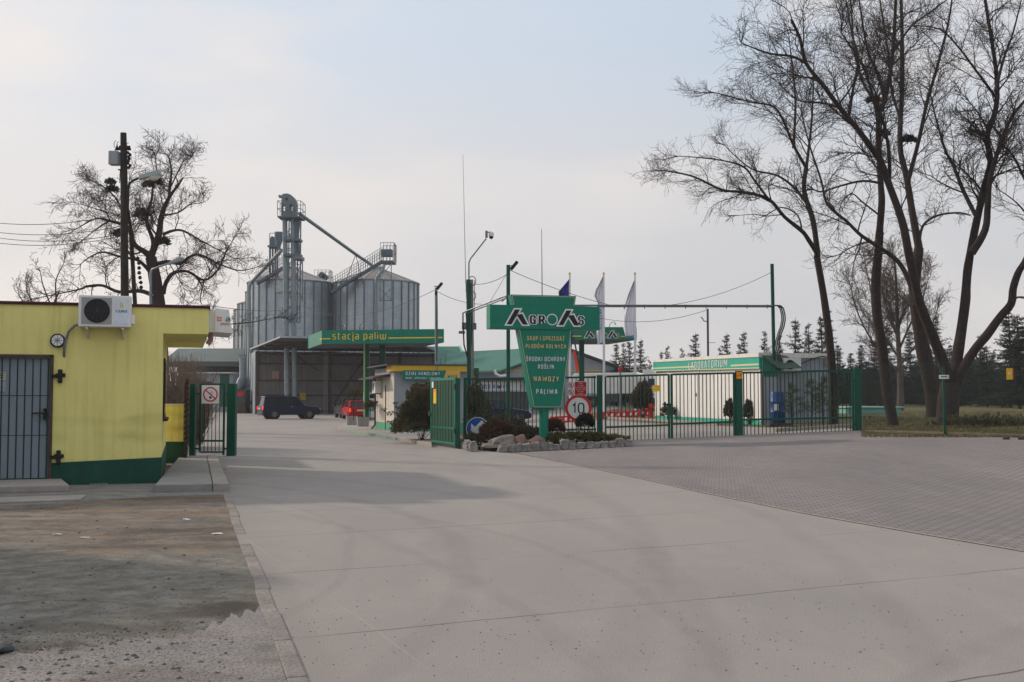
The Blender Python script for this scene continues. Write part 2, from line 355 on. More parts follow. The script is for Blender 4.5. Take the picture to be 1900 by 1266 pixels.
# ------------------------------------------------------------------ ground sheets
def sheet(name, poly, dz, m, step=2.0, kind='structure'):
    bm = bmesh.new(); vs = [bm.verts.new((p[0], p[1], 0)) for p in poly]; 
    for tri in tessellate_polygon([[Vector((p[0], p[1], 0)) for p in poly]]):
        try: bm.faces.new([vs[i] for i in tri])
        except ValueError: pass
    xs = [p[0] for p in poly]; ys = [p[1] for p in poly]
    def cuts(a, b, ax):
        t = math.floor(a/step)*step
        while t < b:
            if t > a: 
                no = (1, 0, 0) if ax == 0 else (0, 1, 0); cc = (t, 0, 0) if ax == 0 else (0, t, 0)
                bmesh.ops.bisect_plane(bm, geom=bm.verts[:]+bm.edges[:]+bm.faces[:], plane_co=cc, plane_no=no)
            t += step
    cuts(max(min(xs), -4), min(max(xs), 18), 0); cuts(max(min(ys), 6), min(max(ys), 112), 1)
    for v in bm.verts: v.co.z = H(v.co.x, v.co.y)+dz
    me = bpy.data.meshes.new(name); bm.normal_update()
    for f in bm.faces:
        if f.normal.z < 0: f.normal_flip()
    bm.to_mesh(me); bm.free()
    me.materials.append(m); me.polygons.foreach_set('use_smooth', [True]*len(me.polygons))
    o = bpy.data.objects.new(name, me); C.objects.link(o); o['kind'] = kind; return o

def gmat(name, base, layers, bump=.4, bscale=40, rough=.95, extra=None):
    """ground material: base colour, layers = [(noise scale xyz, lo, hi, colour, strength)]"""
    m = bpy.data.materials.new(name); m.use_nodes = True; nt = m.node_tree; bs = nt.nodes['Principled BSDF']
    bs.inputs['Roughness'].default_value = rough; bs.inputs['Specular IOR Level'].default_value = .25
    tc = N(nt, 'ShaderNodeTexCoord'); src = tc.outputs['Object']
    out = N(nt, 'ShaderNodeRGB'); out.outputs[0].default_value = (*base, 1); out = out.outputs[0]
    for i, (scl, lo, hi, col, st, rot) in enumerate(layers):
        mp = N(nt, 'ShaderNodeMapping'); L(nt, src, mp.inputs[0]); mp.inputs['Scale'].default_value = scl; mp.inputs['Location'].default_value = (i*3.1, i*1.7, 0)
        mp.inputs['Rotation'].default_value = (0, 0, rot)
        nz = N(nt, 'ShaderNodeTexNoise'); L(nt, mp.outputs[0], nz.inputs[0]); nz.inputs['Scale'].default_value = 1; nz.inputs['Detail'].default_value = 7; nz.inputs['Roughness'].default_value = .6
        r = N(nt, 'ShaderNodeMapRange'); L(nt, nz.outputs[0], r.inputs[0]); r.inputs[1].default_value = lo; r.inputs[2].default_value = hi; r.inputs[4].default_value = st
        mx = N(nt, 'ShaderNodeMix', data_type='RGBA'); L(nt, r.outputs[0], mx.inputs[0]); L(nt, out, mx.inputs[6]); mx.inputs[7].default_value = (*col, 1); out = mx.outputs[2]
    bp = N(nt, 'ShaderNodeBump'); bp.inputs['Strength'].default_value = bump; bp.inputs['Distance'].default_value = .02
    n4 = N(nt, 'ShaderNodeTexNoise'); L(nt, src, n4.inputs[0]); n4.inputs['Scale'].default_value = bscale; n4.inputs['Detail'].default_value = 6
    L(nt, n4.outputs[0], bp.inputs['Height']); L(nt, bp.outputs[0], bs.inputs['Normal'])
    if extra: out = extra(nt, src, out, bp)
    L(nt, out, bs.inputs['Base Color']); MATS[name] = m; return m
def gp(px, py): 
    p = G(px, py); return (p.x, p.y)
def joints(rot, period, width, off, col, st, ax=1, wob=.05):
    """thin dark joint lines every `period` metres"""
    def f(nt, src, out, bp):
        mp = N(nt, 'ShaderNodeMapping', vector_type='TEXTURE'); L(nt, src, mp.inputs[0]); mp.inputs['Rotation'].default_value = (0, 0, rot)
        nz = N(nt, 'ShaderNodeTexNoise'); L(nt, src, nz.inputs[0]); nz.inputs['Scale'].default_value = 1.3; nz.inputs['Detail'].default_value = 5
        sp = N(nt, 'ShaderNodeSeparateXYZ'); L(nt, mp.outputs[0], sp.inputs[0])
        a = N(nt, 'ShaderNodeMath', operation='MULTIPLY_ADD'); L(nt, nz.outputs[0], a.inputs[0]); a.inputs[1].default_value = wob*2; L(nt, sp.outputs[ax], a.inputs[2])
        b = N(nt, 'ShaderNodeMath', operation='ADD'); L(nt, a.outputs[0], b.inputs[0]); b.inputs[1].default_value = off
        c = N(nt, 'ShaderNodeMath', operation='PINGPONG'); L(nt, b.outputs[0], c.inputs[0]); c.inputs[1].default_value = period/2
        d = N(nt, 'ShaderNodeMath', operation='LESS_THAN'); L(nt, c.outputs[0], d.inputs[0]); d.inputs[1].default_value = width/2
        n5 = N(nt, 'ShaderNodeTexNoise'); L(nt, src, n5.inputs[0]); n5.inputs['Scale'].default_value = .5; n5.inputs['Detail'].default_value = 3
        r5 = N(nt, 'ShaderNodeMapRange'); L(nt, n5.outputs[0], r5.inputs[0]); r5.inputs[1].default_value = .38; r5.inputs[2].default_value = .55
        g = N(nt, 'ShaderNodeMath', operation='MULTIPLY'); L(nt, d.outputs[0], g.inputs[0]); L(nt, r5.outputs[0], g.inputs[1])
        g2 = N(nt, 'ShaderNodeMath', operation='MULTIPLY'); L(nt, g.outputs[0], g2.inputs[0]); g2.inputs[1].default_value = st
        mx = N(nt, 'ShaderNodeMix', data_type='RGBA'); L(nt, g2.outputs[0], mx.inputs[0]); L(nt, out, mx.inputs[6]); mx.inputs[7].default_value = (*col, 1)
        return mx.outputs[2]
    return f

def wear(nt, src, out, bp):
    """darker tyre tracks curving from the gateway, plus a dusty band by the kerb"""
    sp = N(nt, 'ShaderNodeSeparateXYZ'); L(nt, src, sp.inputs[0])
    def mth(op, a, b=None):
        n = N(nt, 'ShaderNodeMath', operation=op)
        for i, v in enumerate((a, b)):
            if v is None: continue
            if isinstance(v, (int, float)): n.inputs[i].default_value = v
            else: L(nt, v, n.inputs[i])
        return n.outputs[0]
    nz = N(nt, 'ShaderNodeTexNoise'); L(nt, src, nz.inputs[0]); nz.inputs['Scale'].default_value = .35; nz.inputs['Detail'].default_value = 4
    n2 = N(nt, 'ShaderNodeTexNoise'); L(nt, src, n2.inputs[0]); n2.inputs['Scale'].default_value = 2.2; n2.inputs['Detail'].default_value = 5
    for (cx, cy, r0, w_, st) in ((-14.5, 9.5, 14.1, .07, .5), (-14.5, 9.5, 13.0, .03, .45), (-22, 2, 21.3, .05, .45), (-22, 2, 22.9, .05, .4), (14, -3, 13.2, .06, .4), (14, -3, 14.9, .05, .4), (-14.5, 9.5, 15.9, .09, .5), (-11, 7, 12.2, .04, .45), (-30, 14, 31.5, .10, .5), (-30, 14, 33.3, .08, .4)):
        dx = mth('SUBTRACT', sp.outputs[0], cx); dy = mth('SUBTRACT', sp.outputs[1], cy); r = mth('SQRT', mth('ADD', mth('MULTIPLY', dx, dx), mth('MULTIPLY', dy, dy)))
        d = mth('ABSOLUTE', mth('SUBTRACT', mth('ADD', r, mth('MULTIPLY', nz.outputs[0], .5)), r0+.25))
        mr = N(nt, 'ShaderNodeMapRange'); L(nt, d, mr.inputs[0]); mr.inputs[1].default_value = w_; mr.inputs[2].default_value = w_*2.4; mr.inputs[3].default_value = st; mr.inputs[4].default_value = 0
        g = mth('MULTIPLY', mth('MULTIPLY', mr.outputs[0], n2.outputs[0]), .55)
        mx = N(nt, 'ShaderNodeMix', data_type='RGBA'); L(nt, g, mx.inputs[0]); L(nt, out, mx.inputs[6]); mx.inputs[7].default_value = (.135, .118, .112, 1); out = mx.outputs[2]
    # brown dust washed over the left edge
    e = mth('ADD', sp.outputs[0], mth('MULTIPLY', sp.outputs[1], .29)); e = mth('ADD', e, mth('MULTIPLY', n2.outputs[0], 1.0))
    mr = N(nt, 'ShaderNodeMapRange'); L(nt, e, mr.inputs[0]); mr.inputs[1].default_value = .3; mr.inputs[2].default_value = 1.7; mr.inputs[3].default_value = .55; mr.inputs[4].default_value = 0
    mx = N(nt, 'ShaderNodeMix', data_type='RGBA'); L(nt, mr.outputs[0], mx.inputs[0]); L(nt, out, mx.inputs[6]); mx.inputs[7].default_value = (.19, .16, .135, 1); out = mx.outputs[2]
    return out
jr = math.atan2(1.5, 3.1)
road_m = gmat('road_concrete', (.278, .253, .230), [
    ((.35, .12, 1), .42, .62, (.236, .216, .198), .8, -.3), ((1.2, .5, 1), .5, .7, (.305, .278, .252), .6, .4),
    ((5, 5, 1), .55, .75, (.24, .215, .20), .35, 0), ((45, 45, 1), .52, .7, (.21, .19, .18), .55, 0), ((90, 90, 1), .56, .7, (.45, .42, .39), .5, 0)],
    bump=.35, bscale=70, extra=lambda nt, src, out, bp: joints(jr, 2.62, .022, .75, (.10, .085, .08), .85)(nt, src, joints(jr+math.pi/2-.05, 5.2, .02, 2.0, (.33, .29, .25), .4)(nt, src, wear(nt, src, out, bp), bp), bp))
def brick(nt, src, out, bp):
    mp = N(nt, 'ShaderNodeMapping'); L(nt, src, mp.inputs[0]); mp.inputs['Rotation'].default_value = (0, 0, -.12)
    br = N(nt, 'ShaderNodeTexBrick'); L(nt, mp.outputs[0], br.inputs[0]); br.inputs['Scale'].default_value = 1
    br.inputs['Brick Width'].default_value = .21; br.inputs['Row Height'].default_value = .11; br.inputs['Mortar Size'].default_value = .010
    br.inputs['Color1'].default_value = (.92, .92, .92, 1); br.inputs['Color2'].default_value = (1.08, 1.06, 1.05, 1); br.inputs['Mortar'].default_value = (.38, .35, .33, 1)
    mx = N(nt, 'ShaderNodeMix', data_type='RGBA', blend_type='MULTIPLY'); mx.inputs[0].default_value = 1; L(nt, out, mx.inputs[6]); L(nt, br.outputs[0], mx.inputs[7]); return mx.outputs[2]
pave_m = gmat('block_paving', (.235, .212, .200), [
    ((.3, .15, 1), .4, .62, (.185, .168, .168), .8, .2), ((1.3, .25, 1), .5, .7, (.27, .242, .23), .6, 1.2), ((.25, 1.6, 1), .5, .7, (.22, .20, .195), .5, .1), ((7, 7, 1), .5, .75, (.20, .185, .18), .4, 0)], bump=.4, bscale=60, extra=brick)
def ruts_and_shade(nt, src, out, bp):
    sp = N(nt, 'ShaderNodeSeparateXYZ'); L(nt, src, sp.inputs[0]); nz = N(nt, 'ShaderNodeTexNoise'); L(nt, src, nz.inputs[0]); nz.inputs['Scale'].default_value = .9; nz.inputs['Detail'].default_value = 6
    a = N(nt, 'ShaderNodeMath', operation='MULTIPLY_ADD'); L(nt, nz.outputs[0], a.inputs[0]); a.inputs[1].default_value = 4.0; L(nt, sp.outputs[1], a.inputs[2])
    mr = N(nt, 'ShaderNodeMapRange'); L(nt, a.outputs[0], mr.inputs[0]); mr.inputs[1].default_value = 12.6; mr.inputs[2].default_value = 14.0; mr.inputs[3].default_value = .8; mr.inputs[4].default_value = 0
    n2 = N(nt, 'ShaderNodeTexNoise'); L(nt, src, n2.inputs[0]); n2.inputs['Scale'].default_value = 3.5; n2.inputs['Detail'].default_value = 9; n2.inputs['Roughness'].default_value = .75
    cr = N(nt, 'ShaderNodeValToRGB'); L(nt, n2.outputs[0], cr.inputs[0]); e = cr.color_ramp.elements; e[0].position = .34; e[0].color = (.075, .07, .058, 1); e[1].position = .66; e[1].color = (.25, .24, .215, 1); q = e.new(.5); q.color = (.155, .148, .125, 1)
    mx = N(nt, 'ShaderNodeMix', data_type='RGBA'); L(nt, mr.outputs[0], mx.inputs[0]); L(nt, out, mx.inputs[6]); L(nt, cr.outputs[0], mx.inputs[7]); out = mx.outputs[2]  # greyer soil towards the camera, with some shadow tone painted into the colour
    n3 = N(nt, 'ShaderNodeTexNoise'); L(nt, src, n3.inputs[0]); n3.inputs['Scale'].default_value = 5; n3.inputs['Detail'].default_value = 8; n3.inputs['Roughness'].default_value = .7
    for (px, py, rx, ry, st) in ((432, 1128, .42, .55, .95), (360, 1140, .5, .4, .6), (330, 985, 1.0, .5, .7), (200, 1168, 1.1, .3, .55), (60, 1205, .6, .3, .5), (240, 1015, 1.6, .25, .5), (400, 1000, .7, .4, .6), (300, 925, 2.0, .5, .6)):
        c = gp(px, py); mp = N(nt, 'ShaderNodeMapping', vector_type='TEXTURE'); L(nt, src, mp.inputs[0]); mp.inputs['Location'].default_value = (c[0], c[1], 0); mp.inputs['Scale'].default_value = (rx, ry, 1)
        ln = N(nt, 'ShaderNodeVectorMath', operation='LENGTH'); L(nt, mp.outputs[0], ln.inputs[0])
        ad = N(nt, 'ShaderNodeMath', operation='MULTIPLY_ADD'); L(nt, n3.outputs[0], ad.inputs[0]); ad.inputs[1].default_value = 1.8; L(nt, ln.outputs['Value'], ad.inputs[2])
        m2 = N(nt, 'ShaderNodeMapRange'); L(nt, ad.outputs[0], m2.inputs[0]); m2.inputs[1].default_value = 1.1; m2.inputs[2].default_value = 2.0; m2.inputs[3].default_value = st; m2.inputs[4].default_value = 0
        m3 = N(nt, 'ShaderNodeMix', data_type='RGBA'); L(nt, m2.outputs[0], m3.inputs[0]); L(nt, out, m3.inputs[6]); m3.inputs[7].default_value = (.045, .037, .03, 1); out = m3.outputs[2]
    return joints(.09, 1.6, .09, .4, (.055, .047, .042), .45, 1, .6)(nt, src, out, bp)
dirt_m = gmat('packed_dirt', (.205, .145, .092), [
    ((.22, .5, 1), .42, .6, (.13, .118, .10), .95, .15), ((.7, 1.6, 1), .46, .62, (.25, .215, .18), .75, .05), ((.9, .9, 1), .54, .68, (.055, .045, .038), .85, 0), ((2.5, 3.0, 1), .5, .62, (.09, .07, .055), .6, 0), ((9, 9, 1), .52, .66, (.26, .22, .18), .5, 0), 
    ((6, 9, 1), .5, .72, (.10, .082, .068), .6, 0), ((50, 50, 1), .5, .68, (.06, .05, .045), .6, 0), ((70, 70, 1), .6, .72, (.36, .33, .30), .5, 0)], bump=.8, bscale=45, extra=ruts_and_shade)
gravel_m = gmat('crushed_gravel', (.225, .21, .195), [
    ((1.2, 1.2, 1), .42, .65, (.31, .265, .235), .7, 0), ((1.0, 1.6, 1), .48, .62, (.15, .125, .105), .8, 0), ((38, 38, 1), .5, .62, (.10, .095, .095), .75, 0), ((55, 55, 1), .55, .68, (.42, .38, .35), .6, 0), ((3, 3, 1), .55, .7, (.12, .105, .095), .6, 0)], bump=1.0, bscale=50)
grass_m = gmat('winter_grass', (.14, .115, .045), [
    ((.25, .25, 1), .4, .62, (.085, .078, .030), .9, 0), ((1.4, 1.4, 1), .5, .7, (.16, .13, .07), .7, 0), ((9, 9, 1), .5, .68, (.05, .047, .020), .7, 0), ((4, 4, 1), .6, .75, (.20, .17, .11), .5, 0)], bump=1.0, bscale=20)
yard_m = gmat('yard_concrete', (.30, .27, .245), [((.4, .2, 1), .42, .62, (.24, .215, .195), .8, .3), ((4, 4, 1), .5, .75, (.22, .20, .18), .4, 0)], bump=.3, extra=joints(RD, 3, .03, 0, (.15, .13, .12), .7))
verge_m = gmat('bare_earth', (.20, .165, .13), [((.5, .5, 1), .4, .65, (.12, .10, .075), .8, 0), ((5, 5, 1), .5, .7, (.09, .08, .05), .5, 0)], bump=.8)

sheet('ground', [(-900, -60), (900, -60), (900, 1800), (-900, 1800)], -.012, verge_m, 2.0)
# edge line of the road on the left
EDGE = [gp(560, 1330), gp(530, 1262), gp(488, 1140), gp(462, 1060), gp(431, 975), gp(414, 916), gp(408, 870)]
road = sheet('road', [(-1.0, -5), (14, -5)] + [gp(1900, 1024), gp(1700, 990), gp(1500, 955), gp(1300, 914), gp(1100, 870), gp(960, 842), gp(850, 833), (-4.0, 40), (-2.0, 44), (-3.4, 52), (-6, 62), (10, 80), (10, 118), (-45, 118), (-40, 95), gp(330, 862)] + EDGE[::-1][0:1] + EDGE[::-1][1:] , 0.0, road_m)
sheet('paved_yard', [(14.2, -5), (60, -5), (60, 30)] + [gp(1900, 813), gp(1750, 809), gp(1598, 803), (XX(1596, 36), 36.05), (XX(1110, 36), 36.05), (XX(1100, 36), 34.9), gp(1175, 829), gp(960, 840.5), gp(1100, 868.5), gp(1300, 912.5), gp(1500, 953.5), gp(1700, 988.5), gp(1900, 1022.5)], .004, pave_m)
# sandy joint between paving and road
jn = [gp(960, 841), gp(1100, 869), gp(1300, 913), gp(1500, 954), gp(1700, 989), gp(1900, 1023)]
off2 = [(p[0]-.02, p[1]-.09) for p in jn]
sheet('paving_edge', [(p[0], p[1]+.03) for p in jn]+off2[::-1], .008, mat('sandy_edging', (.30, .26, .21), .95, .2, 6, bump=.8, grain=.2))
yd = sheet('inner_yard', [(XX(1110, 36), 36.06), (XX(1590, 36), 36.06), (11.6, 38.5), (9.5, 41.5), (6.2, 52), (3, 70), (12, 90), (12, 125), (-4, 125), (-2, 80), (-3.8, 62), (-1.5, 52), (-1.0, 37)], .004, yard_m)
sheet('grass', [(11.9, 36.4), gp(1750, 806.5), gp(1900, 810), (40, 26), (220, 30), (220, 170), (12, 170), (9, 90), (4.2, 72), (6.9, 52), (9.9, 42.3), (11.9, 39)], .006, grass_m)
import random as _r; _q = _r.Random(3); JG = []
for (ax, ay), (bx, by) in zip([(488, 1128), (420, 1150), (350, 1180), (200, 1198), (80, 1210)], [(420, 1150), (350, 1180), (200, 1198), (80, 1210), (-60, 1222)]):
    for _i in range(14): _f = _i/14; JG.append(gp(ax+(bx-ax)*_f+_q.uniform(-1, 1), ay+(by-ay)*_f+_q.uniform(-3, 3)+5*math.sin(_i*1.1+ax)))
# dirt apron and gravel at lower left
sheet('dirt_verge', [(-14, 7.0), gp(-40, 1255), gp(200, 1240), gp(350, 1225), gp(420, 1200), gp(500, 1180), EDGE[1]] + EDGE[2:6] + [gp(285, 921), gp(0, 940), (-14, 16.6)], .004, dirt_m, 1.0)
sheet('gravel', [(-12, -5), (-1.0, -5)] + EDGE[0:2] + JG + [(-12, 8)], .007, gravel_m, 1.0)
sheet('broken_paving', [gp(-60, 945), gp(0, 941), gp(285, 922), gp(420, 918), gp(414, 880), gp(-60, 885)], .006, mat('old_concrete', (.19, .18, .165), .95, .3, 3, bump=.9, grain=.2), 1.0)
# ------------------------------------------------------------------ kerb along the road (flush concrete edging laid in lengths)
def along(pts, step):
    pts = [Vector(p) for p in pts]; out = []; 
    for a, b in zip(pts, pts[1:]):
        n = max(1, round((b-a).length/step))
        out += [a.lerp(b, i/n) for i in range(n)]
    return out+[pts[-1]]
k = MB(); kp = along([(p[0], p[1]) for p in EDGE], .9)
rnd.seed(5)
for i, (a, b) in enumerate(zip(kp, kp[1:])):
    d = (b-a).normalized(); a = a+d*.006; b = b-d*.006; nn = Vector((d.y, -d.x)) if d.y > 0 else Vector((d.y, -d.x))
    if nn.x < 0: nn = -nn
    mid = (a+b)/2; j = rnd.uniform(-.008, .008)
    if 12.0 < mid.y < 12.9: continue
    q = [a+nn*j, b+nn*j, b+nn*(.115+j), a+nn*(.115+j)]
    k.prism([(p.x, p.y, -.08) for p in q], (0, 0, .08+.012+rnd.uniform(-.004, .004)))
struct('kerb', k, mat('dirty_kerb', (.225, .20, .18), .95, .3, 2.2, bump=.8, grain=.2), bevel=.012)

# ------------------------------------------------------------------ loose stones and litter
def rock_verts(r, seed, sub=2, flat=.7, rough=.25):
    bm = bmesh.new(); bmesh.ops.create_icosphere(bm, subdivisions=sub, radius=1)
    vs = []
    for v in bm.verts:
        n = noise.noise(v.co*1.1+Vector((seed*3.7, seed, 0)))*rough*2+noise.noise(v.co*3+Vector((seed, 0, seed)))*rough*.6
        p = v.co*(1+n); vs.append(Vector((p.x*r[0], p.y*r[1], p.z*r[2]*flat)))
    fs = [tuple(x.index for x in f.verts) for f in bm.faces]; bm.free(); return vs, fs
rnd.seed(11)
g = MB(); shapes = [rock_verts((1, 1, 1), i, 1) for i in range(5)]
for i in range(7500):
    t = rnd.random()
    if t < .6: px, py = rnd.uniform(0, 520), rnd.triangular(1150, 1320, 1230)
    elif t < .8: px, py = rnd.gauss(450, 30), rnd.uniform(1000, 1200)
    else: px, py = rnd.uniform(0, 430), rnd.uniform(940, 1266)
    p = G(px, py)
    if p.x > -1.45-(p.y-6)*.29: continue
    s = rnd.uniform(.003, .010)*(2.0 if rnd.random() < .05 else 1)
    vs, fs = shapes[i % 5]; M = Matrix.Translation((p.x, p.y, s*.3)) @ Matrix.Rotation(rnd.random()*6, 4, 'Z') @ Matrix.Scale(s, 4)
    g.add(vs, fs, M)
tag(g.build('gravel_stones', mat('dark_gravel', (.10, .094, .092), .9, .6, 40), origin=(0, 0, 0)), 'scattered dark gravel stones on the dirt beside the road edge', 'gravel', kind='stuff')
g = MB()
for i in range(500):
    px, py = rnd.uniform(480, 1800), rnd.triangular(900, 1266, 1200); p = G(px, py); s = rnd.uniform(.002, .006)
    g.add(*shapes[i % 5], Matrix.Translation((p.x, p.y, H(p.x, p.y)+s*.3)) @ Matrix.Rotation(rnd.random()*6, 4, 'Z') @ Matrix.Scale(s, 4))
tag(g.build('grit', mat('grit_stone', (.12, .10, .09), .9, .5, 40), origin=(0, 0, 0)), 'fine dark grit and crumbs spread over the concrete road', 'grit', kind='stuff')
for i, (px, py, s, lb) in enumerate([(403, 992, .034, 'torn white paper scrap on brown dirt nearest the road edge'), (157, 999, .030, 'crumpled white paper scrap on the brown dirt below the grey door'),
                                  (345, 965, .028, 'white paper scrap on the dirt nearest the walkway slab'), (107, 993, .032, 'faded beige paper scrap on the dirt at the left')]):
    p = G(px, py); m = MB(); vs, fs = rock_verts((s*1.6, s, s*.25), i+20, 2, .6, .5)
    m.add([(v[0]*(1+.5*noise.noise(Vector(v)*60)), v[1]*(1+.9*noise.noise(Vector(v)*45)), v[2]) for v in vs], fs, Matrix.Translation((p.x, p.y, .012))); tag(m.build('paper_scrap', white if i < 3 else off), lb, 'litter')
for (px, py, s, lb) in [(5, 1212, .055, 'dark round stone at the bottom left edge of the gravel'), (1867, 816, .07, 'small brown stone on the paving beside the right fence kerb'), (1897, 816, .07, 'small brown stone at the far right edge of the paving')]:
    p = G(px, py); m = MB().add(*rock_verts((s*1.4, s, s), px, 3), Matrix.Translation((p.x, p.y, p.z+s*.4))); tag(m.build('stone', dgrey if px < 50 else rust, smooth=True), lb, 'stone')

# ------------------------------------------------------------------ yellow building on the left
c0 = G(298, 897)
GH = thing('yellow_building', 'flat roofed yellow rendered building with green plinth and overhanging right corner', 'building', (c0.x, c0.y, 0), RD)
def LG(v): return wm(GH).inverted() @ Vector(v)
hh = ZZ(566, c0.y)
m = MB()
m.prism([(0, 0, .0), (0, 5.9, .0), (0, 5.9, 2.72), (0, 0, 2.72)], (-.25, 0, 0))
m.box(-12, -3.35, 0, .25, 0, 2.72); m.box(-3.35, -1.86, 0, .25, 2.3, 2.72); m.box(-1.86, -.25, 0, .25, 0, 2.72)
m.box(-12, 0, 5.65, 5.9, 0, 2.72) if False else m.box(-12, -.25, 5.65, 5.9, 0, 2.72)
m.box(-12, .80, 0, 5.9, 2.72, hh-.05)
m.build('wall', yellow_w, GH, world=False)
m = MB(); m.box(-12, .825, -.03, 5.93, hh-.05, hh+.0); m.build('roof_edge', maroon, GH, world=False)
m = MB(); m.box(-11.9, .7, .1, 5.8, hh, hh+.015); m.build('roof', dgrey, GH, world=False)
m = MB(); m.prism([(-1.855, -.018, 0), (.018, -.018, 0), (.018, -.018, .47), (-1.855, -.018, .40)], (0, .018-.001, 0)); m.prism([(0.001, 0, 0), (0.001, 5.9, 0), (0.001, 5.9, .47), (0.001, 0, .47)], (.018, 0, 0))
m.build('plinth', plinthg, GH, world=False)
# side window
m = MB(); m.box(.0, .03, 1.0, 3.0, 1.15, 2.3); w_ = m.build('window', black, GH, world=False); MB().box(.031, .036, 1.08, 2.92, 1.23, 2.22).build('pane', glass, w_, world=False)
MB().box(.0, .09, .95, 3.05, 1.10, 1.15).build('sill', maroon, GH, world=False)
# door with grille
D = MB().box(-3.33, -1.88, .06, .10, .13, 2.28).build('door', door_m, GH, world=False)
m = MB(); 
for z in (.88, 1.58): m.box(-3.33, -1.88, .054, .06, z, z+.012)
m.build('panel_joint', dgrey, D, world=False)
m = MB()
for i in range(12): x = -3.3+i*.125; m.box(x-.011, x+.011, -.015, .01, .12, 2.24)
m.box(-3.35, -1.9, -.02, .012, .10, .14); m.build('grille', green_dk, D, world=False)
m = MB(); m.box(-3.35, -1.86, -.03, .05, 2.25, 2.31); m.box(-1.90, -1.84, -.03, .05, .08, 2.31); m.build('door_frame', rust, GH, world=False)
m = MB(); m.box(-2.16, -1.93, -.05, -.02, 1.26, 1.29); m.box(-1.99, -1.95, -.04, .06, 1.16, 1.36); m.build('handle', black, D, world=False)
for z in (.50, 1.93):
    m = MB(); m.box(-1.86, -1.70, -.06, -.0, z-.03, z+.03); m.box(-1.76, -1.69, -.07, -.0, z-.12, z+.12); m.box(-1.80, -1.64, -.05, 0, z-.012, z+.05); m.build('hinge', black, GH, world=False, bevel=.006)
MB().box(-2.86, -2.62, .048, .054, 1.85, 2.0).build('notice', mat('cream_paper', (.55, .56, .42), .8, .05), D, world=False)
MB().box(-2.86, -2.62, .048, .054, 1.66, 1.83).build('notice', mat('lilac_paper', (.50, .46, .60), .8, .25, 20), D, world=False)
m = MB()
for j in range(3): m.box(-2.84, -2.66, .045, .048, 1.965-j*.035, 1.978-j*.035)
m.build('notice_lines', dgrey, D, world=False)
# bulkhead lamp
lx, lz = -1.78, ZZ(633, 19.6)
B = MB().tube([(lx, -.001, lz), (lx, -.05, lz)], .125, 28); Bo = B.build('wall_lamp', black, GH, world=False, smooth=True)
MB().tube([(lx, -.05, lz), (lx, -.080, lz)], [.100, .095], 28).build('lamp_glass', white, Bo, world=False, smooth=True)
m = MB()
for a in range(4):
    q = a*math.pi/4; m.tube([(lx+.1*math.cos(q), -.082, lz+.1*math.sin(q)), (lx-.1*math.cos(q), -.082, lz-.1*math.sin(q))], .003, 5)
m.ring((lx, -.078, lz), (0, -1, 0), .035, .040, .004, 16); m.build('lamp_guard', black, Bo, world=False)
# flex conduit
m = MB(); m.tube([(-1.36, -.06, 2.87), (-1.5, -.07, 2.83), (-1.60, -.06, 2.72), (-1.66, -.05, 2.5), (-1.67, -.03, 2.32), (-1.67, .0, 2.28)], .022, 8); m.build('conduit', grey, GH, world=False, smooth=True)
MB().add(*rock_verts((.03, .004, .015), 2, 2), Matrix.Translation((-1.52, -.002, 1.06))).build('plaster_chip', off, GH, world=False)
MB().box(-1.2, -.9, -.06, -.018, 0, .02).build('rubble', stone, GH, world=False)
# air conditioner on brackets
AC = thing('air_conditioner', 'white box air conditioner with round dark fan on the yellow wall', 'air conditioner', wm(GH) @ Vector((-.98, -.03, 2.80)), RD)
aw = .875/2
m = MB(); m.box(-aw, aw, -.33, -.02, 0, .555); m.build('casing', white, AC, world=False, bevel=.012)
m = MB(); m.box(-aw+.05, .115, -.338, -.331, .045, .515); m.build('fan_panel', mat('grey_plastic', (.32, .32, .31), .5), AC, world=False)
m = MB(); m.disc((-.13, -.339, .28), (0, -1, 0), .215, .004, 36); fo = m.build('fan_opening', black, AC, world=False)
m = MB()
for r in (.03, .065, .10, .135, .17, .205): m.ring((-.13, -.346, .28), (0, -1, 0), r, r+.005, .005, 32)
for a in range(6): q = a*math.pi/6; m.tube([(-.13+.21*math.cos(q), -.348, .28+.21*math.sin(q)), (-.13-.21*math.cos(q), -.348, .28-.21*math.sin(q))], .003, 4)
m.build('fan_guard', dgrey, fo, world=False)
MB().box(.16, .39, -.336, -.331, .05, .50).build('badge_panel', mat('pale_blue_label', (.62, .68, .74), .5), AC, world=False)
vs, fs = text('YAMA', .20, .06, .02, .004); MB().add(vs, fs, frame((.275, -.337, .28), (1, 0, 0))).build('lettering', mat('petrol_letters', (.02, .16, .24), .5), AC, world=False)
m = MB(); m.disc((.28, -.3365, .38), (0, -1, 0), .032, .004, 16); m.box(.25, .29, -.341, -.337, .39, .44); m.build('emblem', mat('emblem_yellow', (.65, .55, .15), .5), AC, world=False)
m = MB(); m.box(aw, aw+.06, -.3, -.12, .06, .22); m.build('valve_cover', white, AC, world=False, bevel=.01)
for x in (-.30, .30):
    m = MB(); m.box(x-.02, x+.02, -.31, .029, -.04, -.005); m.box(x-.02, x+.02, .0, .029, -.20, -.04); m.prism([(x-.012, -.28, -.04), (x-.012, .0, -.04), (x-.012, .0, -.2)], (.024, 0, 0)); m.build('bracket', off, AC, world=False)
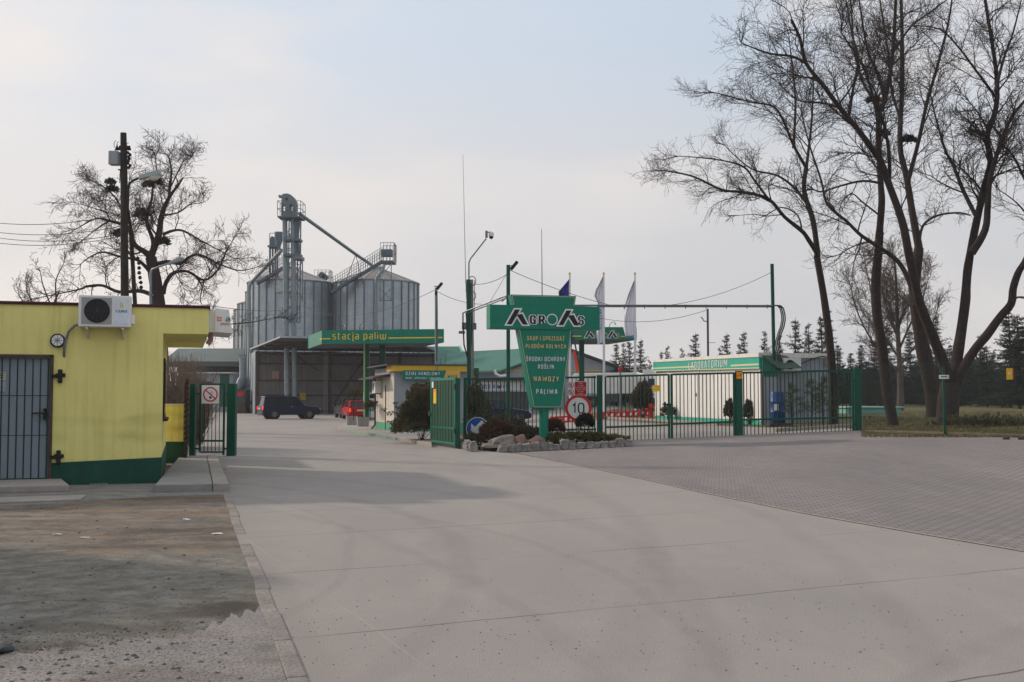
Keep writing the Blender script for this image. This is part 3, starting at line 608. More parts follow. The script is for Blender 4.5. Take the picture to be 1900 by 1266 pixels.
# projecting sign on the roof overhang
PS = thing('projecting_sign', 'white box sign with red square and green letter a on the yellow building corner', 'sign', wm(GH) @ Vector((.802, .35, 2.78)), RD)
m = MB(); m.prism([(0, 0, 0), (.12, -.02, 0), (.12, -.02, .42), (0, 0, .42)], (0, 1.6, 0)); m.build('side_panel', white, PS, world=False)
m = MB(); m.prism([(.12, -.05, -.0), (.44, -.05, -.02), (.37, -.05, .42), (.12, -.05, .45)], (0, 1.65, 0)); m.build('sign_box', white, PS, world=False)
vs, fs = text('a', .10, .09, .04, .004); MB().add(vs, fs, frame((.35, -.051, .24), (1, 0, 0))).build('lettering', green_lt, PS, world=False)
m = MB(); m.box(.155, .235, -.055, -.051, .205, .285); lo = m.build('emblem', mat('orange_red', (.7, .12, .03), .5), PS, world=False)
MB().ring((.195, -.056, .245), (0, -1, 0), .012, .026, .003, 16).build('emblem_ring', white, lo, world=False)
m = MB(); m.box(.22, .385, -.053, -.051, .155, .172); m.box(.22, .385, -.053, -.051, .13, .147); m.build('small_print', mat('faded_red', (.55, .25, .24), .6), PS, world=False)
m = MB(); m.tube([(.05, .25, -.0), (.05, .25, -.14), (.0, .25, -.22)], .05, 10); m.build('downpipe', mat('pinkish_pipe', (.35, .22, .2), .6), GH and PS, world=False, smooth=True)

# steps and walkway
q = [G(-60, 912), G(127, 902), G(123, 892), G(-60, 900)]
m = MB(); m.prism([(v.x, v.y, 0) for v in [G(-60, 918), G(128, 913), G(110, 897), G(-60, 902)]], (0, 0, .12)); tag(m.build('door_step', kerbm, bevel=.02), 'worn concrete step in front of the barred grey door', 'step')
m = MB(); m.prism([(v.x, v.y, 0) for v in [G(-60, 938), G(150, 930), G(160, 922), G(-60, 929)]], (0, 0, .035)); tag(m.build('broken_edging', kerbm, bevel=.015), 'broken low concrete edging in the dirt below the door step', 'edging')
sl_ = [G(287, 915, 0), G(424, 912, 0), G(402, 854, 0), G(334, 856, 0)]
WK = thing('walkway_slab', 'raised concrete walkway slab leading to the small green gate', 'walkway', sl_[0])
kx = [sl_[1]+(sl_[0]-sl_[1]).normalized()*.26, sl_[2]+(sl_[3]-sl_[2]).normalized()*.26]
m = MB(); m.prism([(v.x, v.y, 0) for v in (sl_[0], kx[0], kx[1], sl_[3])], (0, 0, .13)); m.build('slab', conc, WK, bevel=.01)
m = MB(); m.prism([(v.x, v.y, 0) for v in (kx[0]+Vector((.012, 0, 0)), sl_[1], sl_[2], kx[1]+Vector((.012, 0, 0)))], (0, 0, .135)); m.build('edging', kerbm, WK, bevel=.01)

# low wall, folded fence leaf, small gate
Y0 = 26.3
LW = thing('low_wall', 'low yellow rendered wall with green plinth beside the small gate', 'wall', (XX(306, Y0), Y0, 0))
x0, x1 = XX(300, Y0), XX(341, Y0)
zt = ZZ(752, Y0)
MB().box(x0, x1, Y0, Y0+.25, .5, zt).build('wall', yellow_w, LW); MB().box(x0-.01, x1+.012, Y0-.012, Y0+.262, 0, .5).build('plinth', plinthg, LW)
MB().box(x0-.02, x1+.02, Y0-.02, Y0+.27, zt, zt+.03).build('capping', off, LW)
FL = thing('folded_gate_leaf', 'dark rusty lattice gate leaf folded back edge on beside the low wall', 'gate', (XX(346, 26), 26, 0), RD)
m = MB(); m.box(-.03, .03, 0, .06, .0, 2.0); m.box(-.03, .03, 3.3, 3.36, .0, 1.95); m.box(-.02, .02, .06, 3.3, 1.9, 1.95); m.box(-.02, .02, .06, 3.3, .1, .15); m.build('gate_frame', rust, FL, world=False)
m = MB()
for i in range(34):
    y = .06+i*.1; m.box(-.045, -.035, y, y+.03, .1, 1.9)
for j in range(14): m.prism([(-.05, 0.0, .15+j*.13), (.05, 0.0, .2+j*.13), (.05, 0.0, .24+j*.13), (-.05, 0, .19+j*.13)], (0, 3.3, 0))
m.build('lattice', mat('rusty_lattice', (.05, .04, .037), .9, .4, 8), FL, world=False)
Yg = 29.3
PG = thing('pedestrian_gate', 'narrow green barred gate carrying a no smoking board beside the yellow building', 'gate', (XX(395, Yg), Yg, 0))
def zpg(py): return ZZ(py, Yg)
def xpg(px): return XX(px, Yg)
MB().box(xpg(352), xpg(362), Yg, Yg+.15, 0, zpg(712)).build('gate_post', green, PG, bevel=.01)
MB().box(xpg(421.5), xpg(437), Yg-.02, Yg+.2, 0, zpg(712)).build('gate_post', green, PG, bevel=.01)
m = MB()
m.box(xpg(369), xpg(372.5), Yg+.05, Yg+.09, .1, zpg(712)); m.box(xpg(413), xpg(416.5), Yg+.05, Yg+.09, .02, zpg(712))
for py in (713, 818): m.box(xpg(372.5), xpg(413), Yg+.05, Yg+.09, zpg(py)-.03, zpg(py)+.02)
m.box(xpg(372.5), xpg(413), Yg+.05, Yg+.09, .08, .12)
for px in (362, 416.5):
    for py in (731, 833): m.box(xpg(px), xpg(px+(7 if px < 400 else 5)), Yg+.06, Yg+.08, zpg(py)-.02, zpg(py)+.02)
m.build('gate_leaf', green, PG)
for i in range(5):
    x = xpg(378.5+i*7); MB().tube([(x, Yg+.07, .1), (x, Yg+.07, zpg(714))], .011, 6).build('bar', green_dk, PG)
# no smoking board
def smoke_sign(name, label, cx, cz, y, wd, grp=None):
    t = thing(name, label, 'sign', (cx, y, cz-wd/2)); 
    MB().box(cx-wd/2, cx+wd/2, y-.004, y, cz-wd*.52, cz+wd*.52).build('board', white, t)
    r = wd*.42
    m = MB(); m.ring((cx, y-.0045, cz), (0, -1, 0), r*.82, r, .003); q = R(-42); d = Vector((math.cos(q), 0, math.sin(q))); n = Vector((-d.z, 0, d.x))*r*.08
    c = Vector((cx, y-.0085, cz)); m.prism([c-d*r*.85-n, c+d*r*.85-n, c+d*r*.85+n, c-d*r*.85+n], (0, .003, 0)); m.build('prohibition_ring', red, t)
    m = MB(); m.prism([c+Vector((-r*.45, .006, r*.12)), c+Vector((r*.1, .006, -r*.38)), c+Vector((r*.17, .006, -r*.3)), c+Vector((-r*.38, .006, r*.2))], (0, .002, 0)); m.disc(c+Vector((-.0, .006, -r*.42)), (0, -1, 0), r*.17, .002, 12)
    m.tube([c+Vector((-r*.1, .005, r*.1)), c+Vector((r*.15, .005, r*.3)), c+Vector((r*.1, .005, r*.5))], r*.03, 4); m.tube([c+Vector((r*.1, .005, -.02)), c+Vector((r*.35, .005, r*.15)), c+Vector((r*.25, .005, r*.35))], r*.03, 4); m.build('cigarette_symbol', black, t)
    return t
smoke_sign('no_smoking_sign', 'square white no smoking board wired to the narrow green gate', xpg(389.5), zpg(732), Yg+.045, .47)

# ------------------------------------------------------------------ off-frame shed on the left whose shadow reaches the dirt
SH = thing('roadside_shed', 'grey shed standing outside the picture to the left', 'shed', (-14, 11, 0))
sp4 = [(-8.8, 13.4), (-13, 5.5), (-20, 9.2), (-16, 17)]
MB().prism([(x, y, 0) for x, y in sp4], (0, 0, 3.95)).build('wall', greyc, SH); MB().prism([(x, y, 3.95) for x, y in sp4], (0, 0, .12)).build('roof', dgrey, SH)

# ------------------------------------------------------------------ cobbled flower bed
bedp = [G(857, 828), G(905, 838), G(960, 836), G(1060, 832), G(1178, 826), GX(1108, 35.5), GX(856, 35.2)]
sheet('flower_bed', [(p.x, p.y) for p in bedp], .10, soil, .5)
stp = [[G(852, 829), G(880, 839)], [G(925, 839), G(1000, 836), G(1100, 832), G(1172, 829)]]
rnd.seed(3); cobs = []
n = 0
for seg in stp:
    pts = along([(p.x, p.y) for p in seg], .235); pts = [pts[0]]+[p+Vector((rnd.uniform(-.035, .035), rnd.uniform(-.03, .03))) for p in pts[1:-1]]+[pts[-1]]
    for a, b in zip(pts, pts[1:]):
        mid = (a+b)/2; L_ = (b-a).length; n += 1
        bm = bmesh.new(); bmesh.ops.create_cube(bm, size=1); bmesh.ops.bevel(bm, geom=bm.edges[:], offset=.14, segments=2, affect='EDGES'); bmesh.ops.subdivide_edges(bm, edges=bm.edges[:], cuts=1)
        hgt = rnd.uniform(.16, .31); vs = []
        for v in bm.verts:
            p = v.co.copy(); p *= 1+.45*noise.noise(p*2.2+Vector((n*7.1, 0, 0))); vs.append(Vector((p.x*L_*1.0, p.y*.2, p.z*hgt)))
        fs = [tuple(x.index for x in f.verts) for f in bm.faces]; bm.free()
        M = Matrix.Translation((mid.x, mid.y, H(mid.x, mid.y)+hgt*.42)) @ Matrix.Rotation(math.atan2(b.y-a.y, b.x-a.x)+rnd.uniform(-.12, .12), 4, 'Z') @ Matrix.Rotation(rnd.uniform(-.1, .1), 4, 'Y')
        o = MB().add(vs, fs, M).build('cobble_stone', stone, smooth=True)
        tag(o, 'rough grey granite cobble in the row edging the flower bed', 'cobble', 'cobbles edging the flower bed')
def boulder_at(px, py, Y, size, label, m, seed, rz=0, ry=0):
    p = GX(px, Y); vs, fs = rock_verts(size, seed, 4, .8, .22)
    M = Matrix.Translation((p.x, p.y, p.z+size[2]*.45)) @ Matrix.Rotation(rz, 4, 'Z') @ Matrix.Rotation(ry, 4, 'Y')
    tag(MB().add(vs, fs, M).build('boulder', m, smooth=True), label, 'boulder')
boulder_at(929, 830, 33.0, (.40, .32, .32), 'largest beige boulder at the front corner of the flower bed', boulder, 4, .2, -.25)
boulder_at(905, 838, 32.7, (.2, .16, .15), 'small beige boulder leaning against the largest boulder', boulder, 8, .4)
boulder_at(963, 824, 33.4, (.30, .24, .30), 'left of the two pinkish boulders behind the cobble edging', pinks, 6)
boulder_at(994, 823, 33.4, (.25, .22, .28), 'right of the two pinkish boulders behind the cobble edging', pinks, 13, .5)

# ------------------------------------------------------------------ foliage builders
def foliage(c, r, nclump, leaf, seed, shell=.55, spike=.25, up=.5, sides=5, flat=1.0):
    """spray clumps: each clump is a handful of narrow blades radiating outwards; lumpy outline"""
    rr = random.Random(seed); m = MB(); c = Vector(c)
    for i in range(nclump):
        d = Vector((rr.gauss(0, 1), rr.gauss(0, 1), rr.gauss(0, 1))).normalized()
        if d.z < -.35: d.z *= -.5
        k = (1-shell)*rr.random()**.5+shell
        lump = 1+spike*noise.noise(d*2.3+Vector((seed, 0, 0)))*2
        p = c+Vector((d.x*r[0], d.y*r[1], d.z*r[2]))*k*lump
        for j in range(sides):
            e = (d*.9+Vector((rr.gauss(0, .5), rr.gauss(0, .5), rr.gauss(0, .4)+up))).normalized()
            s = e.orthogonal().normalized()
            s = (s*math.cos(rr.random()*6)+e.cross(s)*math.sin(rr.random()*6)); ln = leaf*rr.uniform(.6, 1.5); wd = ln*.22
            m.add([p-s*wd*.5, p+s*wd*.5, p+e*ln*.6+s*wd*.45, p+e*ln, p+e*ln*.6-s*wd*.45], [(0, 1, 2, 3, 4)])
    return m
def stems(c, base, n, r, seed, rad=.012):
    rr = random.Random(seed); m = MB(); 
    for i in range(n):
        t = Vector(c)+Vector((rr.uniform(-1, 1)*r[0], rr.uniform(-1, 1)*r[1], rr.uniform(-.3, .8)*r[2]))*.8
        b = Vector(base)+Vector((rr.uniform(-.05, .05), rr.uniform(-.05, .05), 0)); m.tube([b, b.lerp(t, .5)+Vector((0, 0, .08)), t], [rad, rad*.7, rad*.3], 5)
    return m
def bush(name, label, px, base_py, Y, wpx, toppy, mt, seed, nc=900, leaf=.07, depth=None, z0=.1, grp=None, **k):
    b = GX(px, Y); z1 = ZZ(toppy, Y); w = wpx/F*Y/2; zb = H(b.x, Y)+z0; h = (z1-zb)
    t = thing(name, label, 'shrub', (b.x, Y, H(b.x, Y)), 0, grp)
    c = (b.x, Y, zb+h*.42); r = (w*.9, depth or w*.8, h*.56)
    foliage(c, r, nc, leaf, seed, **k).build('foliage', mt, t); stems(c, (b.x, Y, H(b.x, Y)), 14, r, seed).build('stem', bark, t); return t
bush('dome_shrub', 'large browned dome shaped conifer behind the largest boulder', 923, 825, 33.6, 72, 779, brownb, 21, 2600, .07, shell=.75, spike=.08, up=.1)
bush('spreading_juniper', 'dark spreading juniper between the dome shrub and the sign post', 974, 822, 34.1, 75, 792, junip2, 22, 1500, .09, depth=.5, flat=.5, spike=.2, up=.3)
def ball(px, py, rpx, Y, label, mt, seed):
    p = P(px, py, Y); r = rpx/F*Y; g0 = GX(px, Y); t = thing('ball_shrub', label, 'shrub', g0, 0)
    foliage(p, (r*.95, r*.85, r), 900, .07, seed, shell=.6, spike=.1, up=.3).build('foliage', mt, t)
    stems(p, g0, 9, (r, r, r*.3), seed, .014).build('stem', bark, t)
ball(1030, 795, 17.5, 34.0, 'reddish brown ball shrub just right of the big sign post', brownb, 31)
ball(1085.5, 786, 16.5, 33.8, 'dark green ball shrub in front of the speed limit sign', mat('dark_green_needles', (.020, .028, .020), .9, .4, 3), 32)
for i, (px, w_, top, Y, lb) in enumerate([(1032, 52, 806, 33.7, 'low olive juniper at the foot of the big sign post'), (1066, 60, 805, 34.0, 'low olive juniper in front of the middle of the bed'), (1100, 55, 804, 34.5, 'low olive juniper behind the dark green ball shrub'), (1134, 60, 810, 34.2, 'low olive juniper at the right end of the bed'), (880, 42, 806, 33.9, 'small dark juniper under the blue arrow sign')]):
    bush('creeping_juniper', lb, px, 820, Y, w_, top, junip if i < 4 else junip2, 40+i, 800, .08, depth=.45, grp='creeping junipers in the flower bed', spike=.3, up=.4)
# the big junipers by the office
J = bush('tall_juniper', 'tall dark brownish juniper in front of the trade office window', 782, 815, 37.5, 88, 722, junip2, 51, 4200, .13, depth=.8, z0=.02, spike=.28, up=.6, shell=.5)
foliage(P(757, 790, 38), (.42, .4, .5), 900, .12, 52, up=.5).build('foliage', brownb, J); foliage(P(775, 745, 37.6), (.28, .25, .5), 500, .12, 53, up=.9).build('foliage', brownb, J)
rr = random.Random(4)
m = MB()
for (a, b) in [((755, 775), (712, 762)), ((752, 790), (722, 784)), ((755, 768), (734, 750))]:
    pa, pb = P(*a, 38.2), P(*b, 38.4); n_ = 12
    for i in range(n_):
        q = pa.lerp(pb, (i+1)/n_)+Vector((0, 0, -.06*math.sin(i)))
        for j in range(6):
            e = Vector((rr.gauss(-.3, .6), rr.gauss(0, .5), rr.gauss(-.1, .6))).normalized()*.13; s = Vector((0, 0, .018)); m.add([q, q+e*.5+s, q+e, q+e*.5-s], [(0, 1, 2, 3)])
m.build('branch', junip2, J)
# ------------------------------------------------------------------ fences and gates
FY = 36.0
def fz(py): return ZZ(py, FY)
def fx(px): return XX(px, FY)
def panel(t, px0, px1, t0, t1, b0, b1, rail, gap=.125, rr_=.0155, yy=FY, rw=.032):
    """railing between two picture columns on the fence line; heights in metres interpolated"""
    x0, x1 = XX(px0, yy), XX(px1, yy); z = lambda py: ZZ(py, yy)
    m = MB()
    for (a, b) in ((t0, t1), (b0, b1))+(((rail[0], rail[1]),) if rail else ()):
        m.prism([(x0, yy-.025, z(a)-rw), (x1, yy-.025, z(b)-rw), (x1, yy-.025, z(b)+rw), (x0, yy-.025, z(a)+rw)], (0, .05, 0))
    m.build('rail', green, t)
    m = MB(); n = round((x1-x0)/gap)
    for i in range(1, n):
        f = i/n; x = x0+(x1-x0)*f; m.tube([(x, yy, z(b0)*(1-f)+z(b1)*f), (x, yy, z(t0)*(1-f)+z(t1)*f)], rr_, 5)
    m.build('bars', green_dk, t)
def post(t, px0, px1, top, y0=FY, zb=None, m_=None, name='post', d=.12):
    x0, x1 = XX(px0, y0), XX(px1, y0); b = H(x0, y0)-.05 if zb is None else zb
    mb = MB(); mb.box(x0, x1, y0-d/2, y0+d/2, b, ZZ(top, y0)); mb.box(x0-.006, x1+.006, y0-d/2-.006, y0+d/2+.006, ZZ(top, y0), ZZ(top, y0)+.02)
    return mb.build(name, m_ or green, t, bevel=.008)
t = thing('railing_fence', 'green barred railing fence behind the flower bed and the big sign', 'fence', GX(860, FY))
panel(t, 862, 1106, 704, 700, 811, 811, (800, 797), .13)
post(t, 860, 866, 702, d=.1); post(t, 1102, 1104.5, 699, d=.05)
post(t, 1107.5, 1118, 697.5, d=.1, name='gate_post')
t = thing('double_gate', 'closed green barred double gate with a yellow board between two thick posts', 'gate', GX(1240, FY))
G1 = t
post(t, 1122, 1125, 700, zb=fz(819), d=.06, name='stile'); post(t, 1239, 1243, 696, zb=fz(820), d=.06, name='stile'); post(t, 1244, 1248.5, 695, zb=fz(820), d=.06, name='stile'); post(t, 1360, 1364.5, 692, zb=fz(813), d=.06, name='stile')
panel(t, 1125, 1239, 699, 695.5, 818.5, 817.5, (793, 789))
panel(t, 1248, 1360, 695, 692.5, 817, 811.5, (787, 783))
m = MB(); m.box(fx(1229), fx(1244), FY-.06, FY-.03, fz(752), fz(749)); m.box(fx(1232), fx(1235), FY-.08, FY-.02, fz(756), fz(746)); m.build('latch', black, t)
t = thing('gate_post', 'thick green gate post carrying the orange plate', 'post', GX(1371, FY)); post(t, 1365, 1377.5, 690, d=.13)
m = MB(); m.tube([(fx(1362), FY, fz(722)), (fx(1368), FY, fz(722))], .03, 8); m.tube([(fx(1362), FY, fz(798)), (fx(1368), FY, fz(798))], .03, 8); m.build('hinge', green_dk, t)
t = thing('orange_plate', 'small orange plate reading ex10 on the thick gate post', 'sign', (fx(1371), FY-.08, fz(703)))
MB().box(fx(1366), fx(1377), FY-.085, FY-.078, fz(703), fz(690.5)).build('plate', orange, t)
lettering('10', (fx(1373.5), FY-.086, fz(696)), (1, 0, 0), .085, .08, black, t, .03, .003); lettering('ex', (fx(1368.7), FY-.086, fz(697)), (1, 0, 0), .06, .05, black, t, .02, .003)
t = thing('railing_fence', 'green barred fence panel in front of the laboratory end wall', 'fence', GX(1480, FY))
panel(t, 1378.5, 1584, 692, 687.5, 809.5, 800.5, (779, 775))
post(t, 1379, 1381, 691.5, zb=fz(810), d=.05); post(t, 1580.5, 1584.5, 686.5, zb=fz(802), d=.06)
post(t, 1586, 1597.5, 684.5, d=.13)
m = MB(); 
for py in (707, 788): m.tube([(fx(1582), FY, fz(py)), (fx(1588), FY, fz(py))], .03, 8)
m.build('hinge', green_dk, t)
MB().box(fx(1585), fx(1599), FY-.1, FY+.1, fz(806), fz(800)).build('footing', kerbm, t)
# yellow board on the double gate
t = thing('yellow_board', 'small yellow notice board fixed to the bars of the double gate', 'sign', (fx(1218), FY-.04, fz(726)))
MB().box(fx(1210), fx(1226), FY-.04, FY-.033, fz(726.5), fz(715)).build('board', yplate, t)
m = MB(); m.disc((fx(1214), FY-.045, fz(720)), (0, 1, 0), .03, .004, 12); m.build('symbol', white, t); MB().box(fx(1211), fx(1225), FY-.042, FY-.040, fz(717), fz(716)).build('stripe', orange, t)

# solid open leaf left of the bed
Yh = 33.7; hp = Vector((XX(848, Yh), Yh, 0)); e_ = Vector((XX(800, 36.2), 36.2, 0)); ln = (e_-hp).length
SL = thing('open_gate_leaf', 'open green gate leaf of vertical boards with an orange sticker beside the flower bed', 'gate', hp, math.atan2(e_.y-hp.y, e_.x-hp.x))
zt_ = 2.17; 
m = MB(); m.box(.10, ln, -.03, .03, .10, .17); m.box(.10, ln, -.03, .03, .57, .63); m.box(.10, ln, -.03, .03, zt_-.07, zt_); m.box(.10, .17, -.03, .03, .17, zt_-.07); m.box(ln-.06, ln, -.03, .03, .17, zt_-.07); m.build('gate_frame', green_lt, SL, world=False)
m = MB(); n = 17
for i in range(n):
    x = .17+(ln-.23)*(i+.5)/n; wd = (ln-.23)/n*.42; m.box(x-wd*.9, x+wd*.9, -.03+(i % 2)*.008, .03-(i % 2)*.008, .17, zt_-.07)
m.box(.17, ln-.06, -.004, .004, .17, zt_-.07); m.build('board_infill', mat('board_green', (.006, .065, .036), .6, .2, 4, streak=.4, dirt=(.02, .04, .03)), SL, world=False)
m = MB(); m.box(ln-.10, ln-.04, .03, .09, 1.0, 1.05); m.box(ln-.02, ln+.03, -.03, .08, .95, 1.1); m.build('handle', grey, SL, world=False)
m = MB(); m.box(ln-.78, ln-.48, .031, .037, 1.33, 1.66) if False else m.box(ln-.66, ln-.36, .031, .036, 1.36, 1.83); st_ = m.build('sticker', yplate, SL, world=False)
MB().box(ln-.66, ln-.36, .037, .039, 1.73, 1.83).build('sticker_header', orange, SL, world=False)
MB().box(ln-.36, ln-.18, .031, .036, 1.87, 2.07).build('sticker', white, SL, world=False)
t = thing('gate_post', 'square green gate post holding the open board leaf', 'post', hp)
MB().box(XX(845.5, Yh), XX(853.5, Yh), Yh-.09, Yh+.13, -.05, ZZ(702, Yh)).build('post', green, t, bevel=.008)
m = MB()
for z in (.45, 1.8): m.box(XX(843.5, Yh), XX(846, Yh), Yh-.11, Yh-.05, z, z+.16)
m.build('hinge', black, t)

# chain link fence on the right
pA, pB, pC = G(1599, 803), G(1752, 807.5), G(1990, 815)
KB = MB()
for a, b in ((pA, pB), (pB, pC)):
    d = (b-a).normalized(); nn = Vector((-d.y, d.x, 0))*.08
    KB.add([a+Vector((0, 0, -.1)), b+Vector((0, 0, -.1)), b+nn+Vector((0, 0, -.1)), a+nn+Vector((0, 0, -.1)), a+Vector((0, 0, .09)), b+Vector((0, 0, .09)), b+nn+Vector((0, 0, .09)), a+nn+Vector((0, 0, .09))], [(0, 1, 2, 3), (4, 5, 6, 7), (0, 1, 5, 4), (1, 2, 6, 5), (2, 3, 7, 6), (3, 0, 4, 7)])
struct('kerb_edging', KB, mat('weathered_edging', (.15, .12, .095), .95, .3, 4, bump=.8, grain=.2))
CL = thing('chain_link_fence', 'thin green chain link fence in front of the bare trees', 'fence', pB)
wire = mat('green_wire', (.035, .06, .05), .6, .1)
m = MB(); hgt = 1.95
for a, b in ((pA, pB), (pB, pC)):
    Lf = (b-a).length; s = .085; n = int((Lf+hgt)/s)
    for i in range(n):
        for sg in (1, -1):
            u0 = i*s-hgt if sg > 0 else i*s; pts = []
            ua, ub = (u0, u0+hgt) if sg > 0 else (u0, u0-hgt); za, zb = 0.0, hgt
            def clip(u, z, du, dz):
                if u < 0: k = -u/du if du else 0; return 0, z+dz*k
                if u > Lf: k = (Lf-u)/du if du else 0; return Lf, z+dz*k
                return u, z
            du, dz = (1, 1) if sg > 0 else (-1, 1)
            A_ = clip(ua, za, du, dz); B_ = clip(ub, zb, du, dz)
            if A_[1] > hgt or B_[1] < 0 or A_[1] >= B_[1]: continue
            pa = a.lerp(b, A_[0]/Lf)+Vector((0, 0, .1+A_[1])); pb = a.lerp(b, B_[0]/Lf)+Vector((0, 0, .1+B_[1]))
            m.tube([pa, pb], .0019, 3, cap=False)
m.build('wire_mesh', wire, CL)
m = MB()
for z in (.12, 1.1, 2.03):
    m.tube([pA+Vector((0, 0, z)), pB+Vector((0, 0, z)), pC+Vector((0, 0, z))], .003, 4)
m.build('tension_wire', wire, CL)
for p in (pB, pB.lerp(pC, 1.0)): MB().tube([p+Vector((0, -.04, 0)), p+Vector((0, -.04, ZZ(681, pB.y)-pB.z))], .036, 10).build('post', green, CL, smooth=True)
q = P(1751.5, 699.5, pB.y-.1)
MB().box(q.x-.14, q.x+.14, q.y-.004, q.y, q.z-.055, q.z+.055).build('label_plate', white, CL); MB().box(q.x-.09, q.x+.09, q.y-.006, q.y-.004, q.z-.012, q.z+.02).build('label_print', dgrey, CL)
yb = pB.lerp(pC, (1873-1752)/(1990-1752)).y
q = P(1873.5, 694, yb-.02); t = thing('yellow_plate', 'small yellow warning plate hung on the chain link fence at far right', 'sign', q+Vector((0, 0, -.14)))
MB().box(q.x-.09, q.x+.075, q.y-.004, q.y, q.z-.15, q.z+.15).build('board', yplate, t); MB().box(q.x+.075, q.x+.10, q.y-.004, q.y, q.z-.15, q.z+.15).build('edge_strip', red, t)
MB().ring((q.x-.01, q.y-.006, q.z+.02), (0, 1, 0), .02, .035, .002, 14).build('symbol', white, t)

# ------------------------------------------------------------------ logo
def offpoly(pts, d):
    n = len(pts); a = sum(pts[i][0]*pts[(i+1) % n][1]-pts[(i+1) % n][0]*pts[i][1] for i in range(n)); s = 1 if a > 0 else -1; out = []
    for i in range(n):
        p0, p1, p2 = Vector(pts[i-1]), Vector(pts[i]), Vector(pts[(i+1) % n]); e1 = (p1-p0).normalized(); e2 = (p2-p1).normalized()
        n1 = Vector((e1.y, -e1.x))*s; n2 = Vector((e2.y, -e2.x))*s; b = (n1+n2); k = b.length_squared
        out.append(p1+b*(2*d/k))
    return out
def logo(c, right, W, parent, bg):
    """company mark: two slanting letter As, GR, a green disc and S, black with white outlines"""
    k = W/780; M = frame(c, right)
    A = [[(412, 328), (458, 328), (538, 190), (490, 190)], [(508, 240), (560, 230), (612, 328), (566, 328)]]
    A2 = [[(x+497, y) for x, y in q] for q in A]
    def pl(q): return [((x-785)*k, (256-y)*k) for x, y in q]
    wm_, bm_ = MB(), MB()
    for q in A+A2:
        wm_.prism([(p.x, p.y, .001) for p in offpoly(pl(q), 14*k)], (0, 0, .006)); bm_.prism([(p[0], p[1], .002) for p in pl(q)], (0, 0, .014))
    for ch, x0, x1 in (('G', 622, 700), ('R', 706, 788), ('S', 1092, 1166)):
        for mb, gr, z, dp in ((wm_, .26, .0012, .006), (bm_, 0, .002, .0145)):
            vs, fs = text(ch, (x1-x0)*k, 94*k, 0, dp, t=.27 if ch != 'S' else .23, grow=gr); mb.add([(v[0]+((x0+x1)/2-785)*k, v[1]+(256-281)*k, v[2]+z) for v in vs], fs)
    wm_.disc(((848-785)*k, (256-277)*k, .001), (0, 0, 1), 54*k, .0065, 32)
    wm_.v = [tuple(M @ Vector(v)) for v in wm_.v]; bm_.v = [tuple(M @ Vector(v)) for v in bm_.v]
    wm_.build('letter_outline', white, parent); bm_.build('lettering', black, parent)
    d = MB().disc(((848-785)*k, (256-277)*k, .002), (0, 0, 1), 44*k, .013, 32); d.v = [tuple(M @ Vector(v)) for v in d.v]; d.build('logo_disc', bg, parent)

# ------------------------------------------------------------------ the big sign
SY = 33.6; sb = GX(1009, SY); yaw = R(14)
BS = thing('company_sign', 'tall green tapering company sign on a round post in the flower bed', 'sign', (sb.x, SY, 0), yaw)
pm = F/SY; cx_ = 1009.5; ca = math.cos(yaw)
lx_ = lambda px: (px-cx_)/pm/ca; sz = lambda py: ZZ(py, SY-.3)
m = MB(); m.box(lx_(907), lx_(1111), -.25, .25, sz(611), sz(567)); m.build('cross_panel', green_lt, BS, world=False, bevel=.006)
m = MB(); m.prism([(lx_(946), -.21, sz(547.5)), (lx_(1067.5), -.21, sz(547.5)), (lx_(1064), -.21, sz(567.5)), (lx_(950), -.21, sz(567.5))], (0, .42, 0)); m.build('top_panel', green_lt, BS, world=False, bevel=.006)
m = MB(); m.prism([(lx_(959.5), -.21, sz(610.5)), (lx_(1059), -.21, sz(610.5)), (lx_(1040), -.21, sz(757)), (lx_(986.5), -.21, sz(757))], (0, .42, 0)); m.build('lower_panel', green_lt, BS, world=False, bevel=.006)
m = MB()
def strip(mb, pts, w, y, th=.004):
    for a, b in zip(pts, pts[1:]):
        a = Vector(a); b = Vector(b); d = (b-a).normalized(); n = Vector((-d.y, d.x))*w/2
        mb.prism([(a.x-n.x, y, a.y-n.y), (b.x-n.x, y, b.y-n.y), (b.x+n.x, y, b.y+n.y), (a.x+n.x, y, a.y+n.y)], (0, th, 0))
strip(m, [(lx_(961.5), sz(612)), (lx_(988.2), sz(755.3)), (lx_(1038.4), sz(755.3)), (lx_(1057), sz(612))], .012, -.2145)
strip(m, [(lx_(951.5), sz(566)), (lx_(948), sz(549.5)), (lx_(1065.6), sz(549.5)), (lx_(1062.3), sz(566))], .012, -.2145)
m.build('edge_line', cream, BS, world=False)
m = MB(); m.tube([(0, 0, H(sb.x, SY)), (0, 0, sz(760))], .145, 28); m.box(-.3, .3, -.15, .15, sz(762), sz(757)); m.build('post', green_lt, BS, world=False, smooth=True)
yl = -.2145
def sgn(s, px0, px1, py0, py1, m_, bold=.04):
    vs, fs = text(s, (px1-px0)/pm/ca, sz(py0)-sz(py1), bold, .012); c = (lx_((px0+px1)/2), yl+.002, (sz(py0)+sz(py1))/2)
    fr = frame(c, (1, 0, 0)); MB().add(vs, fs, fr).build('lettering', m_, BS, world=False)
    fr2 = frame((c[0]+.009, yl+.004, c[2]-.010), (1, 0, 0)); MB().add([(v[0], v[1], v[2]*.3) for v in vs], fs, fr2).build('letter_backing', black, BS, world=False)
sgn('SKUP I SPRZEDAŻ', 975, 1045, 621.5, 632.5, gold); sgn('PŁODÓW ROLNYCH', 972.5, 1048, 636, 647, gold)
sgn('ŚRODKI OCHRONY', 973, 1046.5, 659, 671, silver); sgn('ROŚLIN', 995, 1025, 673.5, 685, silver)
sgn('NAWOZY', 987, 1035, 698, 708.5, gold); sgn('PALIWA', 991.5, 1032, 721.5, 732, silver)
